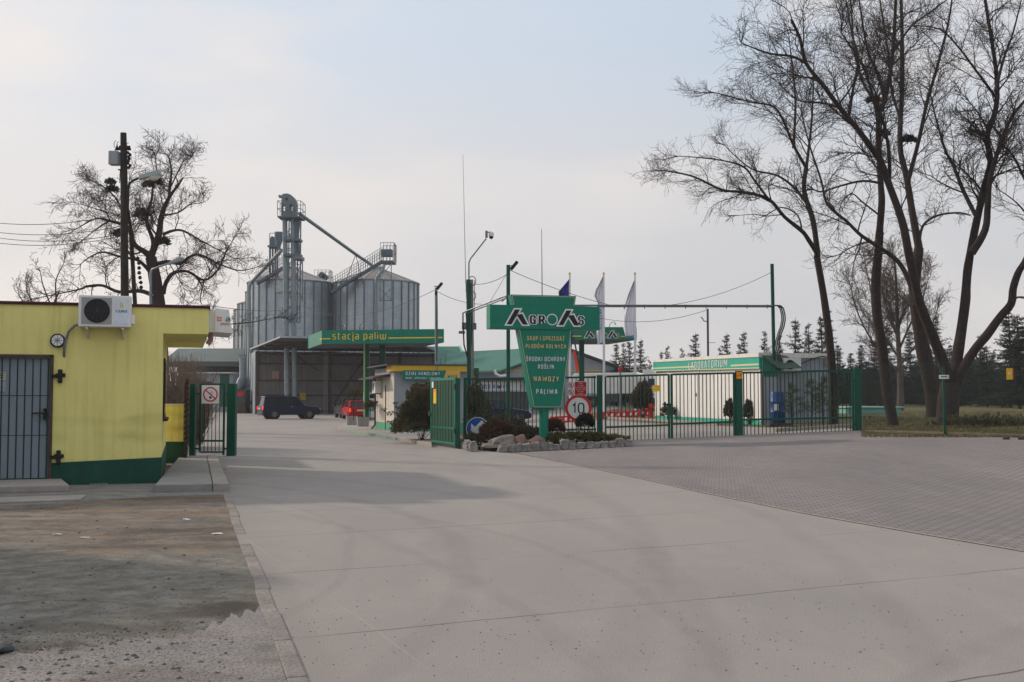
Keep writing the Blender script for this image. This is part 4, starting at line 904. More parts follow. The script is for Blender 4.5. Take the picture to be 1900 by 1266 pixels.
fr = wm(BS); logo(fr @ Vector((lx_(1009), -.252, sz(588.5))), fr.to_3x3() @ Vector((1, 0, 0)), 150/pm/ca, BS, green_lt)

# round traffic signs and notice board
Ys = 35.2
t = thing('speed_limit_sign', 'round white sign with red rim reading 10 in front of the railing', 'sign', GX(1073, Ys))
c = P(1073, 757.5, Ys); r = 24.3/F*Ys
MB().disc(c, (0, 1, 0), r, .012, 40).build('face', white, t); MB().ring(c+Vector((0, -.004, 0)), (0, 1, 0), r*.80, r+.004, .02, 48).build('rim', red, t)
vs, fs = text('1', .15, .37, 0, .004, t=.2); MB().add(vs, fs, frame((c.x-.14, c.y-.001, c.z), (1, 0, 0))).build('lettering', black, t); vs, fs = text('0', .26, .37, 0, .004, t=.18); MB().add(vs, fs, frame((c.x+.09, c.y-.001, c.z), (1, 0, 0))).build('lettering', black, t)
MB().tube([(c.x, c.y+.05, H(c.x, Ys)), (c.x, c.y+.05, ZZ(705, Ys))], .03, 10).build('pole', grey, t, smooth=True)
t = thing('prohibition_board', 'white and red safety notice with two small prohibition circles above the speed limit sign', 'sign', P(1071, 734, Ys))
m = MB().box(XX(1053.5, Ys), XX(1065.5, Ys), Ys-.012, Ys-.004, ZZ(734, Ys), ZZ(709, Ys)); bo = m.build('board', white, t)
for py in (715, 728):
    cc = P(1059.5, py, Ys-.02); m = MB().ring(cc, (0, 1, 0), .078, .095, .004, 24); m.prism([cc+Vector((-.07, -.001, .05)), cc+Vector((.055, -.001, -.07)), cc+Vector((.07, -.001, -.055)), cc+Vector((-.055, -.001, .065))], (0, .004, 0)); m.build('prohibition_ring', red, t)
    m = MB(); m.tube([cc+Vector((-.03, .002, -.05)), cc+Vector((.0, .002, 0)), cc+Vector((.02, .002, .05))], .008, 5); m.tube([cc+Vector((.03, .002, -.05)), cc+Vector((-.03, .002, .03))], .007, 5); m.build('symbol', black, t)
MB().box(XX(1066, Ys)-.01, XX(1088.5, Ys)+.01, Ys-.011, Ys-.004, ZZ(733.5, Ys), ZZ(708, Ys)).build('board', white, t)
MB().box(XX(1066.5, Ys), XX(1088, Ys), Ys-.014, Ys-.011, ZZ(732.8, Ys), ZZ(708.8, Ys)).build('red_panel', redb, t)
for i, (s, w_) in enumerate([('ZAKAZ', .13), ('UŻYWANIA', .19), ('OTWARTEGO OGNIA', .33), ('I PALENIA TYTONIU', .33), ('NA TERENIE', .2), ('ZAKŁADU', .16)]):
    lettering(s, (XX(1077.3, Ys), Ys-.0145, ZZ(711.5+i*3.75, Ys)), (1, 0, 0), w_, .038, white, t, .03, .002)
Yb = 34.6; t = thing('keep_left_sign', 'round blue sign with a white arrow half hidden by the dome shrub', 'sign', GX(886, Yb))
c = P(886, 795.5, Yb); r = 21/F*Yb
MB().disc(c, (0, 1, 0), r, .012, 40).build('face', blue, t); MB().ring(c+Vector((0, -.003, 0)), (0, 1, 0), r*.95, r+.003, .018, 48).build('rim', white, t)
a = Vector((-.70, -.71)); b = Vector((.71, -.70)); m = MB()
pts = [a*.30, a*.02+b*.26, a*.02+b*.09, a*-.28+b*.09, a*-.28-b*.09, a*.02-b*.09, a*.02-b*.26]; pts = [Vector(p) for p in pts]
m.prism([(c.x+p.x, c.y-.002, c.z+p.y) for p in pts], (0, .004, 0)); m.build('arrow', white, t)
MB().tube([(c.x, c.y+.05, H(c.x, Yb)), (c.x, c.y+.05, c.z+.1)], .03, 10).build('pole', grey, t, smooth=True)

# ------------------------------------------------------------------ overhead pipe gantry
Yp = 40.0
GT = thing('pipe_gantry', 'overhead pipe crossing between two tall green posts', 'gantry', GX(1190, Yp))
YR = 43.8
for px, tp, hw, Yq in ((943, 492, 3.6, Yp), (1438, 490, 3.3, YR)):
    x = XX(px, Yq); MB().tube([(x, Yq, H(x, Yq)-.1), (XX(px-(0 if px < 1000 else 2.5), Yq), Yq, ZZ(tp, Yq))], hw/F*Yq, 14).build('post', green, GT, smooth=True)
m = MB(); m.tube([P(939, 548, Yp), P(1110, 567, Yp), P(1437, 567.5, YR)][1:], .035, 8); m.tube([P(1108, 569.5, Yp+.05), P(1437, 570, YR+.05)], .018, 6)
for i in range(9): q = P(1120+i*38, 569, Yp+(YR-Yp)*i/8.4); m.tube([q+Vector((0, 0, -.08)), q+Vector((0, 0, .08))], .02, 5)
m.build('pipe', grey, GT, smooth=True)
m = MB(); m.tube([P(943, 548, Yp), P(864, 578, 41.5)], .03, 8); m.tube([P(943, 552, Yp), P(866, 582, 41.5)], .02, 6); m.tube([P(931, 560, Yp), P(943, 549, Yp)], .025, 6); m.tube([P(943, 567, Yp), P(1110, 567, Yp)], .035, 8)
m.build('side_pipe', grey, GT, smooth=True)
m = MB()
for k_, (dx, r_) in enumerate([(0, .03), (3.5, .028), (-3, .022)]):
    cb = [(1438, 567), (1445+dx, 567.5), (1450+dx, 572), (1453+dx, 584), (1453.5+dx, 594), (1451+dx, 607), (1446+dx, 620), (1442.5+dx, 634), (1441+dx, 648), (1444+dx, 660), (1449+dx, 671)]; m.tube([P(x, y, YR-.15) for x, y in cb], r_, 7)
m.build('cable', dgrey, GT, smooth=True)
m = MB()
for dx in (0, 6): m.tube([P(864+dx, 579, 41.5), P(859+dx, 581, 41.5), P(859+dx*1.2, 600, 41.5), P(861+dx, 640, 41.5), P(867+dx*.3, 663, 41.5)], .028, 7)
m.build('cable', black, GT, smooth=True)
def floodlight(name, label, px, py, Y, side=1, s=1.0):
    c = P(px, py, Y); t = thing(name, label, 'lamp', c)
    M = Matrix.Translation(c) @ Matrix.Rotation(R(-50)*side, 4, 'Y')
    m = MB(); m.box(-.17*s, .17*s, -.1*s, .1*s, -.05*s, .05*s, M); m.build('housing', black, t, bevel=.01)
    m = MB(); m.box(-.13*s, .13*s, -.075*s, .075*s, -.056*s, -.0505*s, M); m.build('lens', glassb, t)
    m = MB(); m.tube([c+Vector((-.22*s*side, 0, -.02)), c], .02, 6); m.build('bracket', grey, t)
floodlight('floodlight', 'black floodlight on top of the tall green post behind the company sign', 954, 493, Yp, 1, 1.1)
floodlight('floodlight', 'black floodlight on the grey pole above the office roof', 815.5, 531, 47, 1, 1.05)
# camera pole and companions
Yc = 42.0
CP = thing('camera_pole', 'green pole with bent grey arm holding a dome camera', 'pole', GX(871, Yc))
MB().tube([GX(871, Yc), P(869, 519, Yc)], .085, 12).build('pole', green, CP, smooth=True)
MB().tube([P(870, 560, Yc), P(870, 500, Yc), P(870, 488, Yc), P(873, 480, Yc), P(899, 447, Yc), P(902, 443, Yc)], .028, 8).build('arm', grey, CP, smooth=True)
m = MB(); m.box(*sum([[a, b] for a, b in zip(P(900.5, 441, Yc)-Vector((0, .1, 0)), P(905, 429, Yc)+Vector((0, .1, 0)))], [])); m.build('camera_bracket', grey, CP)
q = P(911.5, 437, Yc); m = MB(); m.lathe([(.02, .13), (.09, .11), (.1, .02), (.09, -.04)], q, 16); ch = m.build('dome_camera', white, CP, smooth=True); MB().lathe([(.085, -.04), (.075, -.10), (.03, -.14)], q, 16).build('camera_glass', black, ch, smooth=True)
m = MB(); m.tube([P(903, 432, Yc), P(908, 431, Yc), q+Vector((0, 0, .13))], .02, 6); m.build('camera_arm', grey, CP)
CB = thing('service_mast', 'grey concrete mast with cable loops and boxes beside the camera pole', 'mast', GX(877, Yc+.4))
MB().tube([GX(877, Yc+.4), P(875, 519, Yc+.4)], [.09, .06], 8).build('mast', mat('grey_concrete_pole', (.22, .22, .21), .9, .15), CB)
m = MB()
for (x, y, w_) in ((876, 524, 7), (874, 551, 9)):
    cc = [P(x+w_*math.cos(a), y+9*math.sin(a)-2, Yc+.4) for a in [i*math.pi/8 for i in range(-6, 9)]]; m.tube(cc, .016, 5)
m.tube([P(874, 525, Yc+.3), P(873, 560, Yc+.3), P(875, 600, Yc+.3), P(874, 640, Yc+.3)], .02, 5); m.tube([P(880, 520, Yc+.3), P(880, 600, Yc+.3)], .015, 5); m.build('cable', black, CB)
m = MB(); q = P(862, 606, Yc+.4); m.box(q.x-.1, q.x+.12, q.y-.1, q.y+.1, q.z-.12, q.z+.15); q = P(879, 607, Yc+.4); m.box(q.x-.12, q.x+.1, q.y-.1, q.y+.1, q.z-.1, q.z+.15); q = P(858, 617, Yc+.4); m.box(q.x-.14, q.x+.1, q.y-.08, q.y+.05, q.z-.05, q.z+.05); m.build('junction_box', mat('box_blue_grey', (.14, .17, .2), .6), CB)
t = thing('antenna', 'very tall thin whip antenna beside the camera pole', 'antenna', P(866, 525, Yc))
m = MB(); m.tube([P(866, 560, Yc), P(864, 520, Yc), P(859, 287, Yc)], [.014, .013, .006], 6); m.build('whip', dgrey, t)
m = MB()
for py in (523, 539): m.tube([P(863, py, Yc), P(871, py, Yc)], .012, 5)
m.build('clamp', grey, t)
t = thing('antenna', 'thin straight mast rising behind the company sign', 'antenna', GX(1006, 60)); MB().tube([GX(1007, 60), P(1006, 560, 60), P(1005, 425, 60)], [.04, .03, .014], 6).build('mast', dgrey, t)
LP_ = thing('lamp_pole', 'thin pale grey pole carrying a floodlight behind the trade office', 'pole', GX(811, 47))
MB().tube([GX(811, 47), P(809, 534, 47)], [.085, .055], 8).build('pole', galvp, LP_, smooth=True)
m = MB(); m.tube([P(811, 540, 47), P(811.5, 600, 46.9), P(810, 670, 46.9)], .02, 5); m.box(*sum([[a, b] for a, b in zip(P(807, 548, 47)-Vector((0, .1, 0)), P(811, 541, 47)+Vector((0, .1, 0)))], [])); m.build('cable', black, LP_)
m = MB(); m.tube([P(817, 665, 44.5), P(817, 676, 44.5)], .01, 4); m.tube([P(818, 659, 44.5), P(829, 659, 44.5)], .01, 4); m.tube([P(828, 652, 44.5), P(826, 676, 44.5)], .01, 4); tag(m.build('roof_aerial', dgrey), 'small rod aerial standing on the office roof', 'aerial')
# pole far behind the laboratory
t = thing('lamp_pole', 'dark thin pole with a small bent lamp behind the laboratory roof', 'pole', GX(1315, 72))
m = MB(); m.tube([GX(1315, 72), P(1313, 573, 72)], .07, 6); m.tube([P(1313, 597, 72), P(1306, 596, 72), P(1303, 590, 72), P(1300, 589, 72)], .035, 5); m.tube([P(1314, 636, 72), P(1327, 636, 72)], .02, 4); m.build('pole', dgrey, t)

def wirecable(label, a, b, sag, r=.012, name='overhead_wire'):
    pts = [Vector(a).lerp(Vector(b), i/14)+Vector((0, 0, -sag*4*(i/14)*(1-i/14))) for i in range(15)]
    tag(MB().tube(pts, r, 4).build(name, dgrey), label, 'wire')
wirecable('overhead wire from the camera pole up to the tall green post', P(870, 527, Yc), P(943, 508, Yp), .15)
wirecable('overhead wire sloping from the tall green post down behind the flags', P(945, 501, Yp), P(1135, 567, Yp+3), .1)
wirecable('overhead wire from the right green post down to the overhead pipe', P(1436, 503, YR), P(1240, 567, Yp+1), .2)
wirecable('overhead wire from the floodlight pole to the camera pole', P(811, 541, 47), P(905, 565, Yp+1), .15)
wirecable('overhead wire running from the silos to the floodlight pole', P(560, 566, 85), P(808, 538, 47), 1.0)
wirecable('overhead wire from the lamp pole behind the laboratory to the flags', P(1313, 575, 72), P(1110, 590, 75), .5, .02)
wirecable('thin stay wire from the tall green post to the side pipe', P(942, 505, Yp), P(908, 563, Yp+.5), 0, .01)
# ------------------------------------------------------------------ trade office
o0 = G(731, 806)
OF = thing('trade_office', 'small flat roofed office with mustard fascia and blue grey front wall', 'building', (o0.x, o0.y, H(o0.x, o0.y)), RD)
zr = ZZ(677, o0.y)
m = MB(); m.box(0, 3.2, 0, 4.9, 0, zr-.1); m.build('wall', greyc, OF, world=False)
m = MB(); m.prism([(-.012, .0, .45), (-.012, 4.9, .45), (-.012, 4.9, 2.45), (-.012, 0, 2.45)], (.011, 0, 0)); m.build('side_cladding', mat('beige_boards', (.60, .56, .48), .7, .08, 2, corr=('Y', 2.2, .6), streak=.25, dirt=(.3, .25, .2)), OF, world=False)
m = MB(); m.box(-.02, 0.0, -.02, 4.92, 0, .45); m.box(0.0, 3.2, -.02, 0.0, 0, .45); m.build('plinth', mat('plinth_mint', (.08, .30, .18), .7, .1), OF, world=False)
m = MB(); m.box(-.12, 3.25, -.22, .0, zr-.28, zr-.03); m.box(-.12, -.0, 0, 1.2, zr-.28, zr-.03); m.build('fascia', ycanopy, OF, world=False)
m = MB(); m.box(-.35, 3.3, -.26, 5.1, zr-.03, zr+.03); m.build('roof', dgrey, OF, world=False)
m = MB(); m.prism([(-.02, .9, 2.58), (-.75, .9, 2.42), (-.75, .9, 2.36), (-.02, .9, 2.46)], (0, 4.2, 0)); m.build('side_eave', rust, OF, world=False)
m = MB(); m.tube([(-.1, 4.2, 2.4), (-.1, 4.2, .3), (-.35, 4.0, .05)], .04, 8); m.build('downpipe', maroon, OF, world=False, smooth=True)
m = MB(); m.tube([(-.03, 1.9, 2.1), (-.03, 1.9, .1)], .02, 5); m.build('drain_hose', black, OF, world=False)
wn = MB().box(.72, 1.45, -.03, .0, 1.0, 2.18).build('window', greyc, OF, world=False); MB().box(.77, 1.40, -.036, -.03, 1.05, 2.13).build('pane', glass, wn, world=False)
m = MB()
for i in range(4): m.box(.88+i*.13, .895+i*.13, -.05, -.036, 1.05, 2.13)
m.build('window_bars', mat('window_green', (.05, .12, .09), .6), wn, world=False)
t = thing('office_sign', 'green and yellow sign reading dzial handlowy and waga on the office front', 'sign', wm(OF) @ Vector((0, -.25, 2.2)), RD)
SGL = wm(OF); so_x = lambda px: (px-731)/F*44.4/.96
z0, z1 = ZZ(705.5, o0.y)-H(o0.x, o0.y), ZZ(687.5, o0.y)-H(o0.x, o0.y)
ys_ = -.27
def sw(v): return SGL @ Vector(v)
xa, xb, xc, xd = so_x(745), so_x(822), so_x(828), so_x(855)
m = MB(); m.prism([sw((xa, ys_, z0)), sw((xb, ys_, z0)), sw((xc, ys_, z1)), sw((xa, ys_, z1))], SGL.to_3x3() @ Vector((0, .03, 0))); m.build('board', mat('sign_teal', (.005, .17, .13), .5, .05), t)
m = MB(); m.prism([sw((xb, ys_, z0)), sw((xd, ys_, z0)), sw((xd, ys_, z1)), sw((xc, ys_, z1))], SGL.to_3x3() @ Vector((0, .03, 0))); m.build('board', mat('sign_amber', (.62, .40, .10), .5, .05), t)
ri = SGL.to_3x3() @ Vector((1, 0, 0)); mid = (z0+z1)/2
lettering('DZIAŁ HANDLOWY', sw(((so_x(750)+so_x(816))/2, ys_-.002, mid+.075)), ri, so_x(816)-so_x(750), .16, white, t, .03, .004)
lettering('SKUP • SPRZEDAŻ • FAKTURY', sw(((so_x(750)+so_x(817))/2, ys_-.002, mid-.11)), ri, so_x(817)-so_x(750), .10, white, t, .03, .004)
lettering('WAGA', sw(((so_x(830)+so_x(850))/2, ys_-.002, mid-.04)), ri, so_x(850)-so_x(830), .13, mat('sign_teal', None), t, .035, .004)
def small_ac(name, label, M_, s=1.0):
    t = thing(name, label, 'air conditioner', M_.to_translation(), M_.to_euler().z)
    MB().box(-.4*s, .4*s, -.3*s, 0, 0, .55*s).build('casing', white, t, world=False, bevel=.01); MB().disc((-.1*s, -.302*s, .28*s), (0, -1, 0), .2*s, .006, 24).build('fan_opening', black, t, world=False)
    m = MB(); m.box(-.35*s, -.3*s, -.28*s, 0, -.05, 0); m.box(.3*s, .35*s, -.28*s, 0, -.05, 0); m.build('bracket', grey, t, world=False)
small_ac('air_conditioner', 'white air conditioner hung on the office side wall', wm(OF) @ Matrix.Translation((-.03, 3.3, 1.75)) @ Matrix.Rotation(-math.pi/2, 4, 'Z'))
# raised island and kerb
isl = [G(622, 798), G(735, 817), G(801, 830), G(801, 800), G(700, 785), G(640, 789)]
m = MB(); m.prism([(p.x, p.y, -.05) for p in isl], (0, 0, .17)); o = m.build('pavement', kerbm, origin=(0, 0, 0), bevel=.015); o['kind'] = 'structure'
m = MB(); a, b = G(640, 801.2), G(735, 817.2); d = (b-a).normalized(); nn = Vector((d.y, -d.x, 0))*.012
m.prism([a+nn+Vector((0, 0, .0)), b+nn, b+nn+Vector((0, 0, .11)), a+nn+Vector((0, 0, .11))], (-nn.x*.8, -nn.y*.8, 0)); o = m.build('kerb_paint', mat('faded_green_kerb', (.22, .30, .21), .9, .2), origin=(0, 0, 0)); o['kind'] = 'structure'
# planters
def planter(px, py, label):
    p = G(px, py); t = thing('planter', label, 'planter', (p.x, p.y, .12), .25)
    s = .30; m = MB(); b = s*.86
    m.add([(-b, -b, 0), (b, -b, 0), (b, b, 0), (-b, b, 0), (-s, -s, .46), (s, -s, .46), (s, s, .46), (-s, s, .46), (-s*.85, -s*.85, .46), (s*.85, -s*.85, .46), (s*.85, s*.85, .46), (-s*.85, s*.85, .46), (-s*.85, -s*.85, .36), (s*.85, -s*.85, .36), (s*.85, s*.85, .36), (-s*.85, s*.85, .36)],
          [(3, 2, 1, 0), (0, 1, 5, 4), (1, 2, 6, 5), (2, 3, 7, 6), (3, 0, 4, 7), (4, 5, 9, 8), (5, 6, 10, 9), (6, 7, 11, 10), (7, 4, 8, 11), (8, 9, 13, 12), (9, 10, 14, 13), (10, 11, 15, 14), (11, 8, 12, 15)])
    m.build('box', kerbm, t, world=False); MB().box(-s*.84, s*.84, -s*.84, s*.84, .362, .39).build('soil', soil, t, world=False)
    return t
planter(653, 793, 'left square concrete planter on the island by the fuel station'); planter(673, 796, 'right square concrete planter on the island by the fuel station')
for px, py, Y, r_, lb, sd in [(656, 736, 50.5, .33, 'small bushy plant in the left concrete planter', 61), (687, 755, 49.5, .26, 'small dark plant in the right concrete planter', 62)]:
    p = P(px, py, Y); t = thing('potted_plant', lb, 'plant', (p.x, p.y, .5)); foliage(p, (r_*1.1, r_, r_*1.0), 170, .1, sd, shell=.3, up=.3).build('foliage', junip2, t)
    MB().tube([(p.x, p.y, .5), p], .02, 5).build('stem', bark, t)
# fuel pumps
def pump(px, py, label):
    p = G(px, py); t = thing('fuel_pump', label, 'fuel pump', (p.x, p.y, 0), RD)
    MB().box(-.42, .42, -.3, .3, .15, 1.0).build('cabinet', white, t, world=False, bevel=.02); MB().box(-.42, .42, -.25, .25, 1.0, 1.05).build('shelf', dgrey, t, world=False)
    MB().box(-.38, .38, -.22, .22, 1.3, 1.9).build('display_head', white, t, world=False, bevel=.02); m = MB(); m.box(-.38, -.3, -.2, .2, 1.05, 1.3); m.box(.3, .38, -.2, .2, 1.05, 1.3); m.build('upright', dgrey, t, world=False)
    MB().box(-.28, .28, -.226, -.221, 1.5, 1.8).build('screen', glass, t, world=False); MB().box(-.42, .42, -.306, -.301, .6, .8).build('band', teal, t, world=False)
    m = MB(); m.tube([(.44, -.1, 1.6), (.55, -.1, 1.2), (.5, -.1, .5), (.44, -.1, .9)], .02, 6); m.build('hose', black, t, world=False); MB().box(-.6, .6, -.5, .5, 0, .15).build('base', conc, t, world=False)
pump(684, 776, 'white fuel pump beside the red hatchback'); pump(692, 779, 'white fuel pump nearest the office wall')

# ------------------------------------------------------------------ fuel station canopies
def canopy(name, label, A, Bp, dv, zt0, zt1, h, cols, group=None):
    t = thing(name, label, 'canopy', (A.x, A.y, 0)); ex = (Bp-A).normalized()
    ny = Vector((ex.y, -ex.x, 0))
    def quad(a, b, zt_a, zt_b, th):
        n = Vector(((b-a).normalized().y, -(b-a).normalized().x, 0))*th
        return MB().prism([Vector((a.x, a.y, zt_a-h)), Vector((b.x, b.y, zt_b-h)), Vector((b.x, b.y, zt_b)), Vector((a.x, a.y, zt_a))], -n)
    Cc, D = Bp+dv, A+dv
    quad(A, Bp, zt0, zt1, .08).build('front_fascia', green_lt, t)
    quad(D, A, zt0, zt0, .08).build('side_fascia', green_lt, t); quad(Bp, Cc, zt1, zt1, .08).build('side_fascia', green_lt, t); quad(Cc, D, zt1, zt0, .08).build('back_fascia', green_lt, t)
    i = .09; m = MB(); a_ = A+ex*i-ny*i; b_ = Bp-ex*i-ny*i; c_ = Cc-ex*i+ny*i; d_ = D+ex*i+ny*i
    m.prism([(a_.x, a_.y, zt0-h+.03), (b_.x, b_.y, zt1-h+.03), (c_.x, c_.y, zt1-h+.03), (d_.x, d_.y, zt0-h+.03)], (0, 0, .3)); m.build('soffit', dgrey, t)
    for p, r_ in cols: MB().box(p.x-r_, p.x+r_, p.y-.15, p.y+.15, H(p.x, p.y), zt0-h+.02).build('column', green, t)
    return t, ex
Yk = 72.0; A = Vector((XX(596, Yk), Yk, 0)); Bp = Vector((XX(823, Yk-1), Yk-1, 0)); dv = Vector((-2.2, 7.0, 0))
zt0 = ZZ(613.3, Yk); zt1 = ZZ(610.6, Yk-1); hc = 25.2/F*Yk
K1, ex = canopy('fuel_canopy', 'green flat canopy reading stacja paliw over the fuel station', A, Bp, dv, zt0, zt1, hc, [(GX(680, 74), .17), (GX(709, 74.5), .20)])
def onK(A, Bp, f, z): q = A.lerp(Bp, f); q.z = z; return q-Vector((0, .004, 0))
fK = lambda px: (px-596)/(823-596)
lettering('stacja paliw', onK(A, Bp, fK(666.5), (ZZ(625.5, Yk))), ex, 103/F*Yk, 18.5/F*Yk, yellowt, K1, .012, .03)
m = MB()
for p0, p1 in ((597.5, 612), (721, 822)):
    a_, b_ = onK(A, Bp, fK(p0), 0), onK(A, Bp, fK(p1), 0); za, zb = zt0+(zt1-zt0)*fK(p0)-hc*.62, zt0+(zt1-zt0)*fK(p1)-hc*.62
    m.prism([(a_.x, a_.y-.002, za-.035), (b_.x, b_.y-.002, zb-.035), (b_.x, b_.y-.002, zb+.035), (a_.x, a_.y-.002, za+.035)], (0, .004, 0))
d1 = A+dv; m.prism([(A.x-.004, A.y, zt0-hc*.62-.04), (d1.x-.004+.55, d1.y-1.6, zt0-hc*.62-.04), (d1.x-.004+.55, d1.y-1.6, zt0-hc*.62+.04), (A.x-.004, A.y, zt0-hc*.62+.04)], (-.004, 0, 0))
m.build('yellow_stripe', yellowt, K1)
m = MB()
for px in (634, 667, 700): q = onK(A, Bp, fK(px), 0); m.tube([(q.x, q.y+.2, zt0-.1), (q.x-.02, q.y+.1, zt0+.2), (q.x+.08, q.y-.1, zt0+.38), (q.x+.22, q.y-.3, zt0+.38), (q.x+.27, q.y-.35, zt0+.28)], .028, 6); m.lathe([(.03, .0), (.07, -.08)], (q.x+.27, q.y-.35, zt0+.28), 10)
m.build('swan_neck_lamp', grey, K1, smooth=True)
MB().tube([GX(676, 72.5), P(676, 636, 72.5)], .05, 8).build('drainpipe', mat('yellow_green', (.25, .45, .15), .5), K1)
Yk2 = 80.0; A2 = Vector((XX(1000, Yk2), Yk2, 0)); B2 = Vector((XX(1182, Yk2+1), Yk2+1, 0)); z2 = ZZ(607, Yk2)
K2, ex2 = canopy('fuel_canopy', 'green flat canopy with the company logo behind the flags', A2, B2, Vector((-1.5, 7, 0)), z2, z2+.06, 24.2/F*Yk2, [(GX(1079.5, 82), .19)])
q = A2.lerp(B2, (1117-1000)/182); q.z = ZZ(619.5, Yk2); logo(q-Vector((0, .012, 0)), ex2, 69/F*Yk2, K2, green_lt)
m = MB()
for p0, p1 in ((1060, 1078.5), (1153, 1160)):
    a_, b_ = A2.lerp(B2, (p0-1000)/182), A2.lerp(B2, (p1-1000)/182); zz_ = ZZ(623.5, Yk2); m.prism([(a_.x, a_.y-.006, zz_-.04), (b_.x, b_.y-.006, zz_-.04), (b_.x, b_.y-.006, zz_+.04), (a_.x, a_.y-.006, zz_+.04)], (0, .004, 0))
m.build('yellow_stripe', yellowt, K2)
q = P(1130, 607, Yk2); m = MB(); m.tube([q, q+Vector((.1, 0, .25)), q+Vector((.25, 0, .36)), q+Vector((.42, 0, .36)), q+Vector((.45, 0, .26))], .028, 6); m.lathe([(.03, 0), (.08, -.1)], q+Vector((.45, 0, .26)), 10); m.build('swan_neck_lamp', grey, K2, smooth=True)

# ------------------------------------------------------------------ silos
def silo(label, X, Y, r, ze, za, plaque=False):
    t = thing('grain_silo', label, 'silo', (X, Y, 0), 0, 'grain silos')
    n = 28; m = MB(); prof = []
    z = 0.0
    while z < ze-.01:
        prof += [(r, z), (r, min(ze, z+1.08)), (r-.02, min(ze, z+1.10))]; z += 1.12
    m.lathe([(r, 0)]+[p for p in prof if p[1] <= ze]+[(r, ze)], (0, 0, 0), 56); m.build('wall', galv, t, world=False, smooth=True)
    m = MB()
    for i in range(n):
        a = 2*math.pi*(i+.3)/n; M = Matrix.Rotation(a, 4, 'Z'); m.box(r-.02, r+.09, -.06, .06, 0, ze-.05, M)
    m.build('stiffeners', mat('stiffener_steel', (.15, .18, .19), .5, .15, metal=.3), t, world=False)
    m = MB(); m.lathe([(r+.12, ze-.08), (r+.14, ze), (.7, za), (.7, za+.25), (.1, za+.3)], (0, 0, 0), 56); m.build('roof', mat('silo_roof', (.30, .27, .235), .6, .15, .6, metal=.2, streak=.3, dirt=(.16, .12, .09)), t, world=False)
    m = MB()
    for i in range(n):
        a = 2*math.pi*(i+.3)/n; m.tube([(math.cos(a)*(r+.12), math.sin(a)*(r+.12), ze+.03), (math.cos(a)*.7, math.sin(a)*.7, za+.03)], .035, 4)
    m.build('roof_ribs', galv, t, world=False)
    m = MB(); 
    for k_ in range(40):
        a = 2*math.pi*k_/40; b = 2*math.pi*(k_+1)/40; m.tube([((r+.12)*math.cos(a), (r+.12)*math.sin(a), ze), ((r+.12)*math.cos(b), (r+.12)*math.sin(b), ze)], .05, 4, cap=False)
    m.build('eave_ring', galvp, t, world=False)
    return t
SYs = 122; rS = 78.5/F*SYs; zE = ZZ(527, SYs); zA = ZZ(500, SYs)
S1 = silo('large grey corrugated silo directly behind the elevator tower', XX(538, SYs), SYs, rS, zE, zA)
S5 = silo('large grey corrugated silo on the right under the inclined conveyor', XX(697, SYs), SYs, rS, zE, zA)
silo('grey silo half hidden in the gap between the two large silos', XX(650, 136), 136, rS, ZZ(545, 136), ZZ(520, 136))
silo('second silo of the left row peeping out behind the tower silo', XX(456, 133)+rS, 133, rS, zE, zA)
silo('third silo of the left row behind two nearer silos', XX(441, 147)+rS, 147, rS, ZZ(566, 147), ZZ(548, 147))
silo('farthest silo at the left end of the silo row', XX(434, 160)+rS, 160, rS, ZZ(577, 160), ZZ(560, 160))
# plate on the tower silo
Yt = 99.5
def seg(m, a, b, r, n=8): m.tube([a, b], r, n)
TW = thing('elevator_tower', 'grey bucket elevator tower with two round legs rising in front of the silos', 'tower', GX(540, Yt))
pt = lambda px, py, dy=0: P(px, py, Yt+dy)
q = GX(533, Yt); m = MB(); m.tube([q, pt(528.5, 404)], .23, 14)
for py in (640, 600, 555, 512, 475, 440): z = pt(530, py).z; f = (py-404)/350; x = XX(528.5+4.5*f, Yt, z); m.lathe([(.27, -.05), (.27, .05)], (x, Yt, z), 14)
m.build('elevator_leg', galvp, TW, smooth=True)
q = GX(547, Yt); m = MB(); m.tube([q, pt(543.5, 404)], .23, 14)
for py in (640, 600, 555, 512, 475, 440): z = pt(530, py).z; f = (py-404)/350; x = XX(543.5+3*f, Yt, z); m.lathe([(.27, -.05), (.27, .05)], (x, Yt, z), 14)
m.build('elevator_leg', galvp, TW, smooth=True)
m = MB(); a = pt(524, 404); b = pt(551, 380)
m.box(a.x, b.x, Yt-.5, Yt+.5, a.z, pt(0, 393).z); m.box(a.x, pt(528, 0).x, Yt-.5, Yt+.5, pt(0, 393).z, pt(0, 382).z); m.box(pt(536, 0).x, pt(543, 0).x, Yt-.5, Yt+.5, pt(0, 393).z, pt(0, 382).z); m.box(pt(548.5, 0).x, b.x, Yt-.5, Yt+.5, pt(0, 393).z, pt(0, 382).z)
pts = [pt(524.5, 382), pt(524.5, 364), pt(528, 361.5), pt(535, 361), pt(541, 363), pt(547, 368), pt(550.5, 375), pt(551.5, 382)]; m.prism([p-Vector((0, .5, 0)) for p in pts], (0, 1, 0)); m.box(pt(522, 0).x, pt(526, 0).x, Yt-.3, Yt+.3, pt(0, 367).z, pt(0, 363).z)
m.build('elevator_head', mat('head_casing', (.15, .18, .195), .5, .15, metal=.3), TW)
MB().prism([p-Vector((0, .51, 0)) for p in [pt(531, 375), pt(531, 370), pt(533.5, 368), pt(536.5, 369), pt(537, 375)]], (0, .005, 0)).build('inspection_hatch', dgrey, TW)
m = MB(); a, b = pt(519.5, 407), pt(562, 402); m.box(a.x, b.x, Yt-1.1, Yt+1.1, a.z, a.z+.12); m.build('platform', steelblue, TW)
m = MB()
